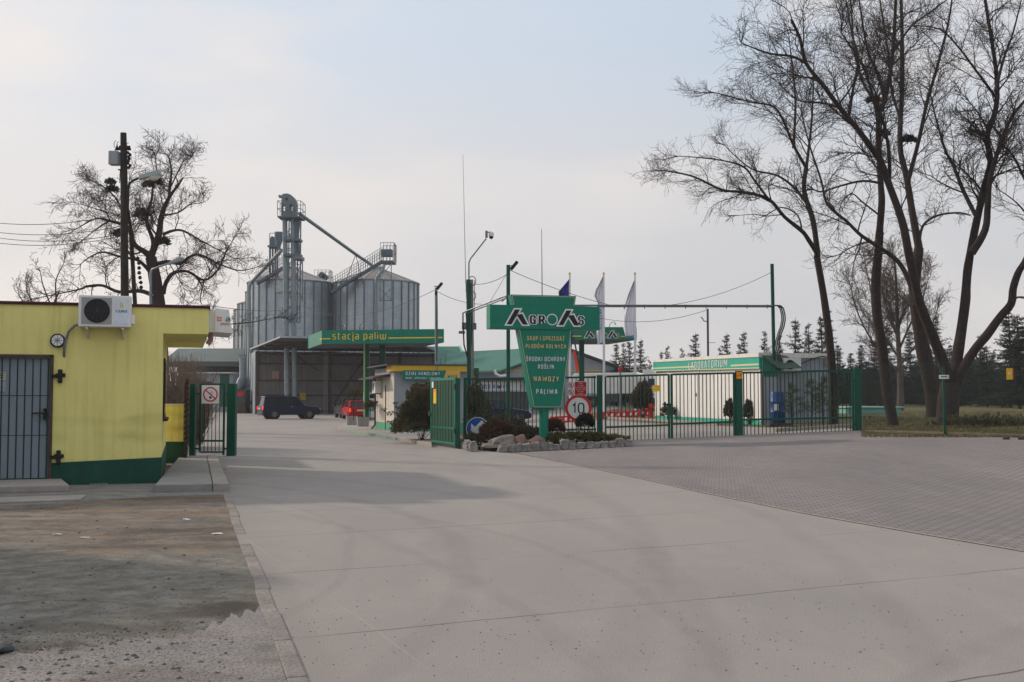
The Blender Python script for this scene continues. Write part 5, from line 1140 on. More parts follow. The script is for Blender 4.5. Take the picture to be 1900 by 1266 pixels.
def rail(m, pts, h, n, r=.03):
    for a, b in zip(pts, pts[1:]):
        for k_ in (1, .5): m.tube([a+Vector((0, 0, h*k_)), b+Vector((0, 0, h*k_))], r, 4)
        for i in range(n+1): q = a.lerp(b, i/n); m.tube([q, q+Vector((0, 0, h))], r, 4)
za_ = a.z+.12
rail(m, [Vector((a.x, Yt-1.1, za_)), Vector((b.x, Yt-1.1, za_))], 1.15*1.2, 6); rail(m, [Vector((a.x, Yt+1.1, za_)), Vector((b.x, Yt+1.1, za_))], 1.38, 5); rail(m, [Vector((b.x, Yt-1.1, za_)), Vector((b.x, Yt+1.1, za_))], 1.38, 2); rail(m, [Vector((a.x, Yt-1.1, za_)), Vector((a.x, Yt+1.1, za_))], 1.38, 2)
m.build('railing', grey, TW)
m = MB()          # lattice trestle behind the legs
xs_ = [XX(px, Yt+1.5) for px in (531, 553)]; zb_ = 8.5; ztp = pt(0, 405).z; ys2 = [Yt+.7, Yt+2.0]
for x in xs_:
    for y in ys2: m.tube([(x, y, zb_), (x, y, ztp)], .07, 5)
nl = 7
for i in range(nl+1):
    z = zb_+(ztp-zb_)*i/nl
    for y in ys2:
        m.tube([(xs_[0], y, z), (xs_[1], y, z)], .05, 4)
        if i < nl: z2_ = zb_+(ztp-zb_)*(i+1)/nl; m.tube([(xs_[i % 2], y, z), (xs_[1-i % 2], y, z2_)], .04, 4)
for x in (XX(536, Yt), XX(539, Yt)): m.tube([(x, Yt+.6, zb_), (x, Yt+.6, ztp)], .025, 4)
for i in range(42): z = zb_+(ztp-zb_)*i/42; m.tube([(XX(536, Yt), Yt+.6, z), (XX(539, Yt), Yt+.6, z)], .02, 4)
m.build('trestle', steelblue, TW)
m = MB(); m.tube([pt(549, 408), pt(549.5, 430), pt(547, 452), pt(550, 478)], .22, 8); m.tube([pt(555, 408), pt(552, 440), pt(556, 478)], .14, 8)
for py in (446, 474): q = pt(548, py); m.box(q.x-1.0, q.x+.5, Yt-.4, Yt+.9, q.z-.1, q.z+.12)
m.build('drop_pipe', steelblue, TW, smooth=True)
m = MB(); a = pt(548, 483); b = pt(562, 480); m.box(a.x, b.x, Yt-.8, Yt+.8, a.z, a.z+.3)
for px in (561,): m.tube([pt(px, 481), pt(px, 560)], .06, 5)
m.tube([pt(561, 484), pt(549, 512)], .05, 4); m.tube([pt(561, 558), pt(549, 512)], .05, 4); m.build('landing_frame', grey, TW)
def pipe(name, label, pts, r, cat='pipe', m_=None): return tag(MB().tube(pts, r, 10).build(name, m_ or galvp, smooth=True), label, cat)
pipe('grain_spout', 'long straight grain spout sloping from the tower head to the right silo', [pt(556, 397), P(660, 472, 114), P(695, 496, 121)], .17, 'pipe')
pipe('grain_spout', 'grain pipe bending down the left edge of the tower silo', [P(522, 465, 103), P(468, 522, 113), P(463, 530, 113), P(462, 540, 113), P(464, 655, 113)], .19)
m = MB(); m.tube([P(660, 473, 114), P(642, 520, 117)], .04, 4); m.tube([P(660, 473, 114), P(673, 526, 117)], .04, 4); tag(m.build('spout_stay', dgrey), 'pair of thin stays holding the long grain spout', 'stay')
# blue hopper and small elevator behind
t = thing('cyclone_hopper', 'blue grey funnel hopper on a small tower left of the elevator', 'hopper', P(517, 500, 118)); q = P(518, 431, 112)
sc_ = 112/F; m = MB(); m.lathe([(8.5*sc_, 0), (8.7*sc_, -.15), (8.3*sc_, -.55), (2.2*sc_, -1.7), (1.6*sc_, -2.2)], q, 20); m.build('funnel', steelblue, t, smooth=True)
m = MB()
for px in (501, 506, 511, 515): m.tube([P(px, 455, 118), P(px, 528, 118)], .12, 6)
pp = [P(500.5, 455, 118), P(500.5, 443, 118), P(504, 438, 118), P(509, 440, 118), P(511, 455, 118)]; m.prism(pp, (0, 1, 0)); q1, q2 = P(499, 460, 118), P(518, 456, 118); m.box(q1.x, q2.x, 117.2, 119, q1.z, q1.z+.15)
m.tube([P(500.5, 433, 117), P(500.5, 520, 117)], .05, 4); m.tube([P(500.5, 433, 117), P(512, 433, 117)], .04, 4); m.build('support_tower', steelblue, t)
# inclined conveyors with walkways
def conveyor(name, label, pa, pb, w_, hgt, npost, parts=True):
    t = thing(name, label, 'conveyor', pa); d = pb-pa; m = MB()
    m.prism([pa+Vector((0, -w_/2, -hgt)), pb+Vector((0, -w_/2, -hgt)), pb+Vector((0, -w_/2, 0)), pa+Vector((0, -w_/2, 0))], (0, w_, 0)); m.build('trough', steelblue, t)
    m = MB(); rail(m, [pa+Vector((0, -w_/2-.3, 0)), pb+Vector((0, -w_/2-.3, 0))], 1.25, npost, .03); rail(m, [pa+Vector((0, w_/2+.3, 0)), pb+Vector((0, w_/2+.3, 0))], 1.25, npost, .03); m.build('railing', grey, t); return t
cv = conveyor('inclined_conveyor', 'inclined conveyor gallery with railings climbing over the right silo', P(616, 540, 117), P(710, 483, 117), 1.0, .28, 22)
m = MB(); a, b = P(708, 486, 117), P(733, 482, 117); m.box(a.x, b.x, 115.8, 118.2, a.z-.2, a.z); m.box(P(711, 0, 117).x, P(731, 0, 117).x, 116.3, 117.7, P(0, 476, 117).z, P(0, 466, 117).z+.1); m.build('drive_box', steelblue, cv)
m = MB(); a.y = 115.8; rail(m, [Vector((a.x, 115.8, a.z)), Vector((b.x, 115.8, a.z)), Vector((b.x, 118.2, a.z)), Vector((a.x, 118.2, a.z))], 1.9, 4, .035)
for px in (705, 726): m.tube([P(px, 488, 115.5), P(px, 558, 115.5)], .06, 4)
for y0_, y1_ in ((490, 515), (515, 490), (535, 557), (557, 535)): m.tube([P(705, y0_, 115.5), P(726, y1_, 115.5)], .04, 4)
m.tube([P(703, 558, 115.5), P(728, 558, 115.5)], .06, 4); m.build('support_frame', grey, cv)
pipe('grain_spout', 'short grain pipe dropping down the face of the right silo', [P(713, 492, 116), P(710, 502, 115.5), P(699, 515, 115.5), P(697.5, 525, 115.5), P(697.5, 610, 115.5)], .16)
conveyor('inclined_conveyor', 'dark conveyor walkway climbing behind the elevator tower legs', P(478, 524, 117), P(525, 495, 117), .9, .28, 12)
t = thing('roof_fan', 'round fan housing in a railed cage between the two large silos', 'fan', P(602, 525, 124)); q = P(598, 512, 124); m = MB(); m.disc(q+Vector((0, -.4, 0)), (0, 1, 0), .38, .9, 18); m.disc(q+Vector((.35, -.4, -.15)), (0, 1, 0), .3, .9, 18); m.build('fan_housing', steelblue, t)
m = MB(); a, b = P(586, 525, 124), P(614, 525, 124); rail(m, [a+Vector((0, -1, 0)), b+Vector((0, -1, 0)), b+Vector((0, 1, 0)), a+Vector((0, 1, 0))], 1.35, 4, .03); m.box(a.x, b.x, 123, 125, a.z-.3, a.z); m.build('cage', grey, t)
wl = P(524, 542, SYs-rS-.3); t = thing('silo_plate', 'pale weathered lettered plate on the tower silo behind the elevator legs', 'sign', wl); MB().box(wl.x-.7, wl.x+2.1, wl.y, wl.y+.05, wl.z, wl.z+.75).build('board', mat('pale_plate', (.42, .44, .42), .6, .25), t)

# ------------------------------------------------------------------ the open intake shed
w0 = G(475, 768.5); w0.z = 0
SHD = thing('intake_shed', 'tall dark corrugated intake shed with a broad projecting roof', 'building', w0, RD)
La = 17.2; zw = ZZ(652, w0.y)
MB().box(0, La, 0, .15, 0, zw).build('wall', rustd, SHD, world=False)
MB().box(-.15, 0, -.05, 6, 0, zw).build('wall', galv, SHD, world=False)
m = MB()
for x in (.05, 3.4, 6.9, 10.3, 13.7, La-.1): m.box(x-.12, x+.12, -.16, 0, 0, zw)
for z in (.2, 1.7, 3.1, 4.7, zw-.35): m.box(.17, La, -.22, -.161, z, z+.14)
m.build('steel_frame', rust, SHD, world=False)
m = MB(); m.prism([(7.2, -.3, 1.0), (10.1, -.3, zw-.6), (10.25, -.3, zw-.7), (7.4, -.3, 1.0)], (0, .07, 0)); m.prism([(5.7, -.3, 4.1), (3.0, -.3, zw), (3.2, -.3, zw), (5.9, -.3, 4.1)], (0, .07, 0)); m.build('brace', rust, SHD, world=False)
fr0 = P(521.5, 625.5, 92); li = wm(SHD).inverted() @ fr0
m = MB(); za, zb = ZZ(648, w0.y), fr0.z
m.prism([(-.55, .2, za-.1), (li.x, li.y, zb-.1), (li.x+11, li.y, zb-.1), (La+.3, .2, za-.1)], (0, 0, .18)); m.build('roof', mat('shed_roof', (.10, .10, .105), .6, .1), SHD, world=False)
m = MB(); m.tube([(-.57, .2, za+.0), (li.x-.02, li.y, zb)], .09, 4); m.tube([(li.x-.02, li.y-.02, zb), (li.x+11, li.y-.02, zb)], .09, 4); m.build('roof_trim', galv, SHD, world=False)
m = MB()
for f in (.25, .5, .75): 
    y_ = .2+(li.y-.2)*f; x_ = -.55+(li.x+.55)*f; z_ = za+(zb-za)*f; m.box(x_, x_+12.5, y_-.08, y_+.08, z_-.35, z_-.12)
m.build('roof_beam', rust, SHD, world=False)
# lattice prop
q = GX(604, 100); m = MB()
top = ZZ(652, 100)
for dx in (-.16, .16): m.tube([(q.x+dx, 100, 0), (q.x+dx*.5, 100, top)], .04, 4)
n = 14
for i in range(n): z = .1+i*.28; m.tube([(q.x-.16, 100, z), (q.x+.16, 100, z+.28)], .03, 4)
m.build('lattice_prop', grey, SHD)
def wb(x0, x1, z0, z1, nm, m_, y=-.24): MB().box(x0, x1, y, y+.01, z0, z1).build(nm, m_, SHD, world=False)
wb(1.4, 2.1, 3.35, 4.05, 'notice', mat('faded_notice', (.36, .24, .2), .8, .4, 8)); wb(4.05, 4.6, 1.35, 2.0, 'notice', mat('faded_yellow', (.5, .33, .03), .7, .2)); wb(.5, 1.3, 1.25, 1.6, 'notice', mat('faded_green_notice', (.3, .33, .2), .8, .3, 6))
# rainwater and vent pipes at the left corner
for nm, lb, p0, r_ in [('vent_pipe', 'thin white pipe rising along the left corner of the intake shed', (471, 112), .12), ('vent_pipe', 'thin grey pipe rising between the flue and the intake shed', (467, 114), .1)]:
    q = GX(p0[0], p0[1]); pipe(nm, lb, [q, P(p0[0]-1, 655, p0[1])], r_)
pipe('exhaust_flue', 'fat galvanised flue pipe with a bent foot above the dryer', [P(442, 722, 108), P(447, 706, 108), P(451, 700, 108), P(451, 664, 108)], .36, 'flue')
m = MB()
for dx in (-.3, .3): m.tube([P(451, 664, 108)+Vector((dx, 0, 0)), P(451, 660, 108)+Vector((dx, 0, .05))], .04, 4)
q = P(451, 659.5, 108); m.box(q.x-.42, q.x+.42, 107.7, 108.3, q.z, q.z+.06); tag(m.build('flue_cap', grey), 'small rain cap on top of the galvanised flue', 'cap')
t = thing('grain_dryer', 'dark rusty machine housing under the galvanised flue', 'machine', GX(450, 108)); a, b = P(438, 765, 108), P(458, 722, 108)
MB().box(a.x, b.x, 107.5, 109.5, 0, b.z).build('housing', rust, t, bevel=.05); m = MB(); m.disc((a.x+.55, 107.49, 1.3), (0, -1, 0), .45, .05, 20); m.build('fan_cover', dgrey, t)
m = MB()
for i in range(5): m.box(a.x+.1+i*.22, a.x+.14+i*.22, 107.44, 107.5, 1.9, b.z-.1)
m.build('louvre', grey, t); q = P(446, 733, 107.4); MB().box(q.x-.3, q.x+.3, 107.43, 107.49, 2.9-.2-1, 2.1).build('red_guard', red, t)
q = GX(463, 108); tag(MB().ring(q+Vector((0, 0, .62)), (0.2, 1, 0), .35, .62, .25, 24).build('tyre', rubber), 'old tyre leaning by the corner of the intake shed', 'tyre')

# ------------------------------------------------------------------ far left buildings
t = thing('store_building', 'pale low store with a green door seen through the small gate', 'building', GX(395, 118)); zt_ = ZZ(693, 118)
MB().box(XX(330, 118), XX(432, 118), 118, 126, 0, zt_).build('wall', greyc, t); MB().box(XX(408, 118), XX(425, 118), 117.93, 118, 0, zt_-.1).build('door', green, t)
wn = MB().box(XX(370, 118), XX(393, 118), 117.95, 118, ZZ(722, 118), ZZ(708, 118)).build('window', dgrey, t)
MB().box(XX(325, 117.8), XX(433, 117.8), 117.5, 126.2, zt_, zt_+.12).build('roof', off, t); MB().box(XX(330, 116.5), XX(430, 116.5), 116, 118, 0, .55).build('loading_ramp', conc, t)
t = thing('barn', 'long barn with a weathered corrugated roof and a dark open front', 'building', GX(400, 130)); 
m = MB(); x0, x1 = XX(300, 128), XX(440, 128); m.prism([(x0, 128, ZZ(673, 128)), (x0, 134, ZZ(649, 134)), (x0, 134, ZZ(649, 134)+.15), (x0, 128, ZZ(673, 128)+.15)], (x1-x0, 0, 0)); m.build('roof', roofgg, t)
m = MB(); x1 = XX(444, 124); x0 = XX(300, 124); m.prism([(x0, 124, ZZ(672, 124)), (x1, 124, ZZ(672, 124)), (x1, 124, ZZ(680, 124)), (x0, 124, ZZ(680, 124))], (0, 4, 0)); m.build('canopy', dgrey, t); MB().box(x0, x1, 130, 130.3, 0, ZZ(676, 130)).build('wall', dgrey, t)
# right-hand warehouses
t = thing('warehouse', 'distant hall with a plain green corrugated roof above the office', 'building', GX(820, 130)); m = MB()
x0, x1 = XX(770, 130), XX(866, 130); zl, zh = ZZ(675, 130), ZZ(643, 136); m.add([(x0, 130, zl), (x1+.2, 130, zl), (XX(852, 136), 136, zh), (XX(770, 136), 136, zh), (x0, 145, zl), (x1+1, 145, zl)], [(0, 1, 2, 3), (3, 2, 5, 4), (0, 3, 4), (1, 5, 2)]); m.build('roof', roofg, t)
m = MB(); m.tube([(XX(852, 136), 136, zh), (x1+.2, 130, zl)], .15, 5); m.build('roof_trim', mat('mint_trim', (.15, .45, .32), .5), t); MB().box(x0, x1, 130.5, 144.5, 0, zl+.0).build('wall', greyc, t)
WY = 100.0
t = thing('warehouse', 'grey gabled warehouse with green roof behind the company sign', 'building', GX(1050, WY))
xl, xr, xm = XX(935, WY), XX(1165, WY), XX(1050, WY); ze_, zp = ZZ(690, WY), ZZ(648, WY)
m = MB(); m.prism([(xl, WY, 0), (xr, WY, 0), (xr, WY, ze_), (xm, WY, zp), (xl, WY, ze_)], (0, 20, 0)); m.v = [(v[0]-(.9*(v[1]-WY) if v[1] > WY+1 else 0), v[1], v[2]) for v in m.v]; m.build('wall', greyc, t)
def skew(vs): return [(v[0]-.9*max(0, v[1]-WY), v[1], v[2]) for v in vs]
m = MB(); m.add(skew([(xl-.3, WY-.4, ze_-.05), (xm, WY-.4, zp+.05), (xm, WY+20.3, zp+.05), (xl-.3, WY+20.3, ze_-.05), (xl-.3, WY-.4, ze_+.12), (xm, WY-.4, zp+.22), (xm, WY+20.3, zp+.22), (xl-.3, WY+20.3, ze_+.12)]), [(0, 1, 2, 3), (4, 5, 6, 7), (0, 1, 5, 4), (1, 2, 6, 5), (2, 3, 7, 6), (3, 0, 4, 7)]); m.build('roof', mat('big_green_roof', (.04, .15, .11), .6, .12, .8, streak=.2, dirt=(.07, .12, .1)), t)
m = MB(); m.add(skew([(xr+.3, WY-.4, ze_-.05), (xm, WY-.4, zp+.05), (xm, WY+20.3, zp+.05), (xr+.3, WY+20.3, ze_-.05), (xr+.3, WY-.4, ze_+.12), (xm, WY-.4, zp+.22), (xm, WY+20.3, zp+.22), (xr+.3, WY+20.3, ze_+.12)]), [(0, 1, 2, 3), (4, 5, 6, 7), (0, 1, 5, 4), (1, 2, 6, 5), (2, 3, 7, 6), (3, 0, 4, 7)]); m.build('roof', dgrey, t)
MB().box(xl, XX(1118, WY), WY-.06, WY-.01, ZZ(689.5, WY), ZZ(687.2, WY)).build('gas_pipe', ycanopy, t)
m = MB(); m.tube([P(918, 686, WY-1), P(920, 694, WY-1), P(928, 698, WY-1), P(945, 697, WY-1)], .12, 8); m.build('duct', white, t)
AW = 92.0; t = thing('service_hall', 'low white garage hall with blue lettering behind the barred fence', 'building', GX(925, AW))
MB().box(XX(868, AW), XX(985, AW), AW, AW+6, 0, ZZ(704, AW)).build('wall', mat('hall_wall', (.42, .45, .49), .7, .08), t); MB().box(XX(866, AW), XX(990, AW), AW-.6, AW+6, ZZ(706.5, AW), ZZ(703, AW)).build('roof', rust, t)
MB().box(XX(883, AW), XX(965, AW), AW-.06, AW, ZZ(724.5, AW), ZZ(709, AW)).build('sign_board', white, t)
lettering('OSERWIS', (XX(917, AW), AW-.062, ZZ(718, AW)), (1, 0, 0), 54/F*AW, 9/F*AW, bluel, t, .05, .02)
MB().box(XX(884, AW), XX(980, AW), AW-.03, AW, 0.3, ZZ(727, AW)).build('garage_door', dgrey, t)
q = P(875, 695, 60); t = thing('green_cabinet', 'small square green sign plate beside the camera pole foot', 'sign', q); MB().box(q.x-.25*1, q.x+.4, 60, 60.06, q.z-.35, q.z+.35).build('board', green, t); MB().tube([GX(878, 60.1), P(878, 690, 60.1)], .05, 6).build('post', green, t)
# ------------------------------------------------------------------ laboratory cabin
LR = .19; l0 = G(1413, 790); l0 = Vector((XX(1413, 44), 44.0, H(XX(1413, 44), 44)-.05))
LAB = thing('laboratory', 'long white panelled laboratory cabin with teal lettered fascia', 'building', l0, LR)
wl = wm(LAB).inverted(); LL = 13.3
zb_ = l0.z; z_ = lambda py, Y: ZZ(py, Y)-zb_
ztn, ztf = z_(655, 44), z_(668, 57); 
def zt_at(y): return ztn+(ztf-ztn)*y/LL
m = MB(); m.prism([(0, 0, 0), (0, LL, 0), (0, LL, ztf-.15), (0, 0, ztn-.15)], (.012, 0, 0)); m.box(.012, 3.1, 0, .05, 0, ztn-.15)
m.prism([(0.02, 0.05, 0), (3.1, .05, 0), (3.1, .05, ztn-.2), (0.02, .05, ztn-.2)], (0, LL-.1, ztf-ztn)); m.build('wall', greyc, LAB, world=False)
# cladding strips on the long side
m = MB(); m.box(-.01, -.001, 0.0, LL, .22, ztn-.55); 
m.build('side_cladding', whitew, LAB, world=False)
m = MB(); y = .05
while y < LL-.05: m.box(-.022, -.011, y, y+.19, .24, ztn-.56); y += .235
m.build('slats', whitew, LAB, world=False)
m = MB()
for y in (.0, 2.6, 4.6, 6.9, 9.0, 11.2, LL-.08): MB().box(-.05, -.0, y, y+.09, .2, ztn-.5).build('pilaster', mat('bright_white', (.76, .76, .74), .5, .03), LAB, world=False)
d = MB().box(-.06, -.031, 7.1, 8.0, .22, 2.3).build('door', mat('bright_white', None), LAB, world=False); MB().box(-.09, -.06, 7.15, 7.22, 1.2, 1.35).build('handle', grey, d, world=False)
m = MB(); m.box(-.02, .0, 0, LL, 0, .2) ; m.box(-.025, -.01, 0, LL, 0, .2); m.build('plinth', teal, LAB, world=False)
fa, fb = z_(687-3.8, 44), z_(688.6, 57)
m = MB(); m.prism([(-.15, -.15, fa), (-.15, LL, fb), (-.15, LL, ztf-.13), (-.15, -.15, ztn-.17)], (.6, 0, 0)); m.build('fascia', teal, LAB, world=False)
m = MB(); m.prism([(-.18, -.17, ztn-.165), (-.18, LL+.02, ztf-.125), (-.18, LL+.02, ztf), (-.18, -.17, ztn)], (.65, 0, 0)); m.prism([(.48, -.05, ztn-.19), (3.15, -.05, ztn-.19), (3.15, -.05, ztn), (.48, -.05, ztn)], (0, .3, 0)); m.build('roof_edge', mat('fascia_white', (.68, .66, .61), .7, .12, 3, streak=.3, dirt=(.3, .26, .2)), LAB, world=False)
m = MB()
hb = lambda y: fa+(fb-fa)*y/LL
ly = lambda px: next(t for t in [i*.01 for i in range(1330)] if (lambda p: 950+F*p.x/p.y)(wm(LAB) @ Vector((-.15, t, 2.8))) <= px)
for y0_, y1_ in ((0.9, ly(1356)), (ly(1276), LL)): m.prism([(-.154, y0_-1.0, hb(y0_)+.10), (-.154, y1_, hb(y1_)+.10), (-.154, y1_, hb(y1_)+.17), (-.154, y0_-1.0, hb(y0_)+.17)], (.003, 0, 0))
m.prism([(-.156, -.15, fa-.02), (-.156, LL, fb-.02), (-.156, LL, fb+.02), (-.156, -.15, fa+.02)], (.003, 0, 0)); m.build('cream_line', cream, LAB, world=False)
m = MB(); ya, yb_ = ly(1350.5), ly(1278); vs, fs = text('LABORATORIUM', yb_-ya, .36, .01, .02, 1.3, t=.17)
cy = (ya+yb_)/2; cz = (hb(cy)+zt_at(cy)-.15)/2+.0
FRM = frame((-.152, cy, cz), (0, -1, -(ztf-ztn)/LL*0)); MB().add(vs, fs, FRM).build('lettering', white, LAB, world=False)
# lean-to porch at the end wall
px0 = .03; m = MB(); m.prism([(px0, -.02, 1.95), (px0+.0, -.5, 1.95), (px0, -.5, 2.28), (px0, -.02, 2.65)], (.02, 0, 0)); 
pg_ = mat('porch_green', (.03, .21, .13), .6, .1, 2, corr=('Y', 4, .9))
wpx = lambda px, y: None
m = MB(); m.prism([(-.12, -.42, 1.98), (.50, -.42, 1.98), (.50, -.42, 2.27), (-.12, -.42, 2.74)], (0, .02, 0)); m.build('porch_gable', mat('porch_green2', (.03, .21, .13), .6, .1, 2, corr=('X', 5, 1)), LAB, world=False)
m = MB(); m.prism([(-.14, -.45, 2.79), (.54, -.45, 2.30), (.54, -.45, 2.26), (-.14, -.45, 2.75)], (0, .25, 0)); 
m.prism([(-.14, -.45, 2.80), (.54, -.47, 2.31), (1.5, -.55, 2.31), (1.05, -.02, 2.84), (.0, -.16, 2.84)], (0, 0, .02)); m.build('porch_roof', mat('porch_roof', (.10, .15, .12), .7, .15, 2, corr=('X', 4, .8)), LAB, world=False)
m = MB(); m.box(-.08, .48, -.40, -.38, .1, 1.98); m.build('porch_panel', greyc, LAB, world=False)
MB().box(-.115, -.085, -.41, -.37, .0, 2.0).build('porch_post', maroon, LAB, world=False)
m = MB()
for i in range(13): x = .6+i*.19; m.box(x, x+.012, -.012, .0, .1, ztn-.2)
m.build('panel_joint', dgrey, LAB, world=False)
m = MB(); m.box(2.75, 3.0, -.18, -.0, 2.45, 2.72); m.build('meter_box', greyc, LAB, world=False)
m = MB(); m.tube([(.6, -.05, ztn-.25), (1.2, -.08, ztn-.4), (1.7, -.08, ztn-.42), (2.1, -.08, ztn-.25), (2.6, -.08, ztn-.12), (3.1, -.06, ztn-.2)], .02, 5); m.build('cable', black, LAB, world=False)
small_ac('air_conditioner', 'white air conditioner on the end wall of the laboratory', wm(LAB) @ Matrix.Translation((1.2, -.02, 2.2)), .95)
# barrel, shrubs and little trees by the laboratory
q = G(1443, 797); q = Vector((XX(1443, 42.4), 42.4, H(XX(1443, 42.4), 42.4)))
t = thing('barrel', 'blue plastic barrel standing against the laboratory porch', 'barrel', q); m = MB(); m.lathe([(.25, 0), (.29, .05), (.29, .4), (.305, .42), (.29, .44), (.29, .8), (.305, .82), (.29, .84), (.29, 1.12), (.25, 1.2)], q+Vector((0, 0, .12)), 24); m.build('body', mat('barrel_blue', (.02, .06, .20), .45, .1), t, smooth=True)
MB().box(q.x-.22, q.x-.06, q.y-.33, q.y-.27, q.z+.6, q.z+.85).build('label', white, t); m = MB(); m.box(q.x-.4, q.x+.4, q.y-.35, q.y+.35, q.z, q.z+.11); m.build('pallet', rust, t)
for px, Y, w_, tp, lb, sd in [(1355, 47, 21, 742, 'small round brown conifer left of the thick gate post', 71), (1391, 45, 23, 744, 'small round brown conifer right of the thick gate post', 72)]:
    bush('dwarf_conifer', lb, px, 780, Y, w_, tp, brownb, sd, 700, .1, spike=.08, up=.5, shell=.6)
bush('garden_shrub', 'low leafless shrub at the far end of the laboratory', 1240, 770, 54, 26, 752, junip, 73, 300, .12)
bush('garden_conifer', 'bushy brown green conifer between the tanker truck and the laboratory', 1193, 765, 60, 40, 712, brownb, 74, 1500, .16, spike=.2, up=.6)
bush('garden_conifer', 'dark pine shrub behind the fence near the office', 882, 790, 41, 34, 702, junip2, 75, 900, .13, spike=.3, up=.6, shell=.3)
bush('garden_shrub', 'yellow green shrub behind the fence above the dome shrub', 930, 800, 38.5, 44, 770, junip, 76, 900, .09, spike=.3)
bush('garden_shrub', 'bare reddish shrub behind the fence left of the company sign', 962, 805, 39, 28, 775, twigp, 77, 260, .12, spike=.3, up=.7)
bush('garden_conifer', 'dark evergreen hedge shrub in front of the parked dark car', 893, 785, 50, 42, 735, junip2, 78, 1000, .14, spike=.2)

def young_pine(px, py, Y, top, wd, seed, label):
    rr = random.Random(seed); b = GX(px, Y); h = ZZ(top, Y)-b.z; t = thing('young_pine', label, 'tree', b, 0, 'young pines by the laboratory'); m = MB(); m.tube([b, b+Vector((rr.uniform(-.1, .1), 0, h))], [.035, .012], 6); f = MB()
    for i in range(26):
        z = h*(.25+.75*i/26); a = rr.random()*6.3; ln = wd*(1.15-z/h)*rr.uniform(.6, 1.2); e = Vector((math.cos(a)*ln, math.sin(a)*ln, ln*.35)); p0 = b+Vector((0, 0, z)); m.tube([p0, p0+e*.5, p0+e], [.014, .01, .006], 4)
        for k_ in range(3):
            c = p0+e*(.5+.25*k_)
            for j in range(14):
                v = Vector((rr.gauss(0, 1), rr.gauss(0, 1), rr.gauss(.3, 1))).normalized()*.15; s = v.orthogonal().normalized()*.007; f.add([c-s, c+s, c+v], [(0, 1, 2)])
    m.build('trunk', bark, t); f.build('crown', mat('pine_needles', (.07, .075, .035), .9, .35, 3), t)
young_pine(1470, 795, 41.5, 712, .75, 1, 'young airy pine beside the blue barrel'); young_pine(1506, 795, 41, 705, .8, 2, 'tallest young pine before the grey end wall'); young_pine(1528, 795, 41.6, 700, .6, 3, 'young pine nearest the left bare tree trunk')
q = G(1612, 768); t = thing('ground_hatch', 'pale turquoise flat cover lying on the grass behind the fence', 'cover', q); m = MB(); m.box(q.x-1.3, q.x+1.3, q.y-.8, q.y+.8, q.z, q.z+.3); m.build('cover', mat('turquoise_sheet', (.18, .42, .38), .6, .1), t, bevel=.03); MB().box(q.x-1.4, q.x+1.4, q.y-.9, q.y+.9, q.z+.3, q.z+.36).build('lid', mat('pale_turquoise', (.38, .55, .5), .5, .1), t)
q = G(1208, 776); t = thing('hydrant', 'red painted hydrant on the grass left of the laboratory', 'hydrant', q); m = MB(); m.lathe([(.12, 0), (.12, .5), (.18, .55), (.16, .7), (.05, .78)], q, 14); m.build('body', red, t, smooth=True); m = MB(); m.tube([q+Vector((-.35, 0, .45)), q+Vector((.35, 0, .45))], .08, 10); m.build('outlet', red, t)
bw = G(1150, 772)
m = MB(); rp = G(1130, 755); 
t = thing('signal_post', 'thin grey post topped with a small red lamp beside the flagpoles', 'post', GX(1151, 64)); MB().tube([GX(1151, 64), P(1151, 690, 64)], .05, 8).build('pole', grey, t); q = P(1151, 686.5, 64); m = MB(); m.prism([q+Vector((-.13, 0, .12)), q+Vector((.13, 0, .12)), q+Vector((.0, 0, -.16))], (0, .12, 0)); m.disc(q+Vector((0, -.02, .05)), (0, 1, 0), .12, .16, 14); m.build('lamp', red, t)

# ------------------------------------------------------------------ flags
def flag(px, Y, label, polys, m_, grp='flagpoles on the lawn', pxb=None, extra=None):
    b = GX(px, Y); t = thing('flagpole', label, 'flag', b, 0, grp)
    m = MB(); tp = P(px-1, 510, Y); m.tube([b, tp], [.10, .07], 10); m.build('pole', mat('white_pole', (.68, .68, .68), .4, .04), t, smooth=True)
    m = MB(); m.lathe([(.03, 0), (.09, .06), (.09, .14), (.02, .2)], tp, 10); m.build('finial', gold, t, smooth=True)
    rr = random.Random(int(px))
    for pl, mm, nm in polys:      # pl: left outline, right outline as lists of (px, py)
        lft, rgt = pl; m = MB(); nu, nv = 10, 24; vs = []
        def interp(o, f):
            f = f*(len(o)-1); i = min(int(f), len(o)-2); g = f-i; return (o[i][0]*(1-g)+o[i+1][0]*g, o[i][1]*(1-g)+o[i+1][1]*g)
        for v in range(nv+1):
            a, c = interp(lft, v/nv), interp(rgt, v/nv)
            for u in range(nu+1):
                g = u/nu; x = a[0]*(1-g)+c[0]*g; y = a[1]*(1-g)+c[1]*g
                q = P(x, y, Y); q.y += .16*math.sin(u*1.9+v*.25+px)*(1-g*.8); vs.append(q)
        fs = [(v*(nu+1)+u, v*(nu+1)+u+1, (v+1)*(nu+1)+u+1, (v+1)*(nu+1)+u) for v in range(nv) for u in range(nu)]
        m.add(vs, fs); o = m.build(nm, mm, t, smooth=True)
    return t
YF = 80.0
flag(1058, YF, 'white flagpole flying a blue flag behind the company sign', [(([(1056, 518), (1036, 542), (1038, 560), (1040, 580)], [(1058, 516), (1058.5, 540), (1058.5, 560), (1058, 585)]), fabb, 'flag'), (([(1056, 612), (1056, 630), (1056, 646)], [(1062, 610), (1062, 630), (1061, 646)]), fabb, 'flag')], fabb)
m = MB(); q = P(1048, 541, YF-.3); 
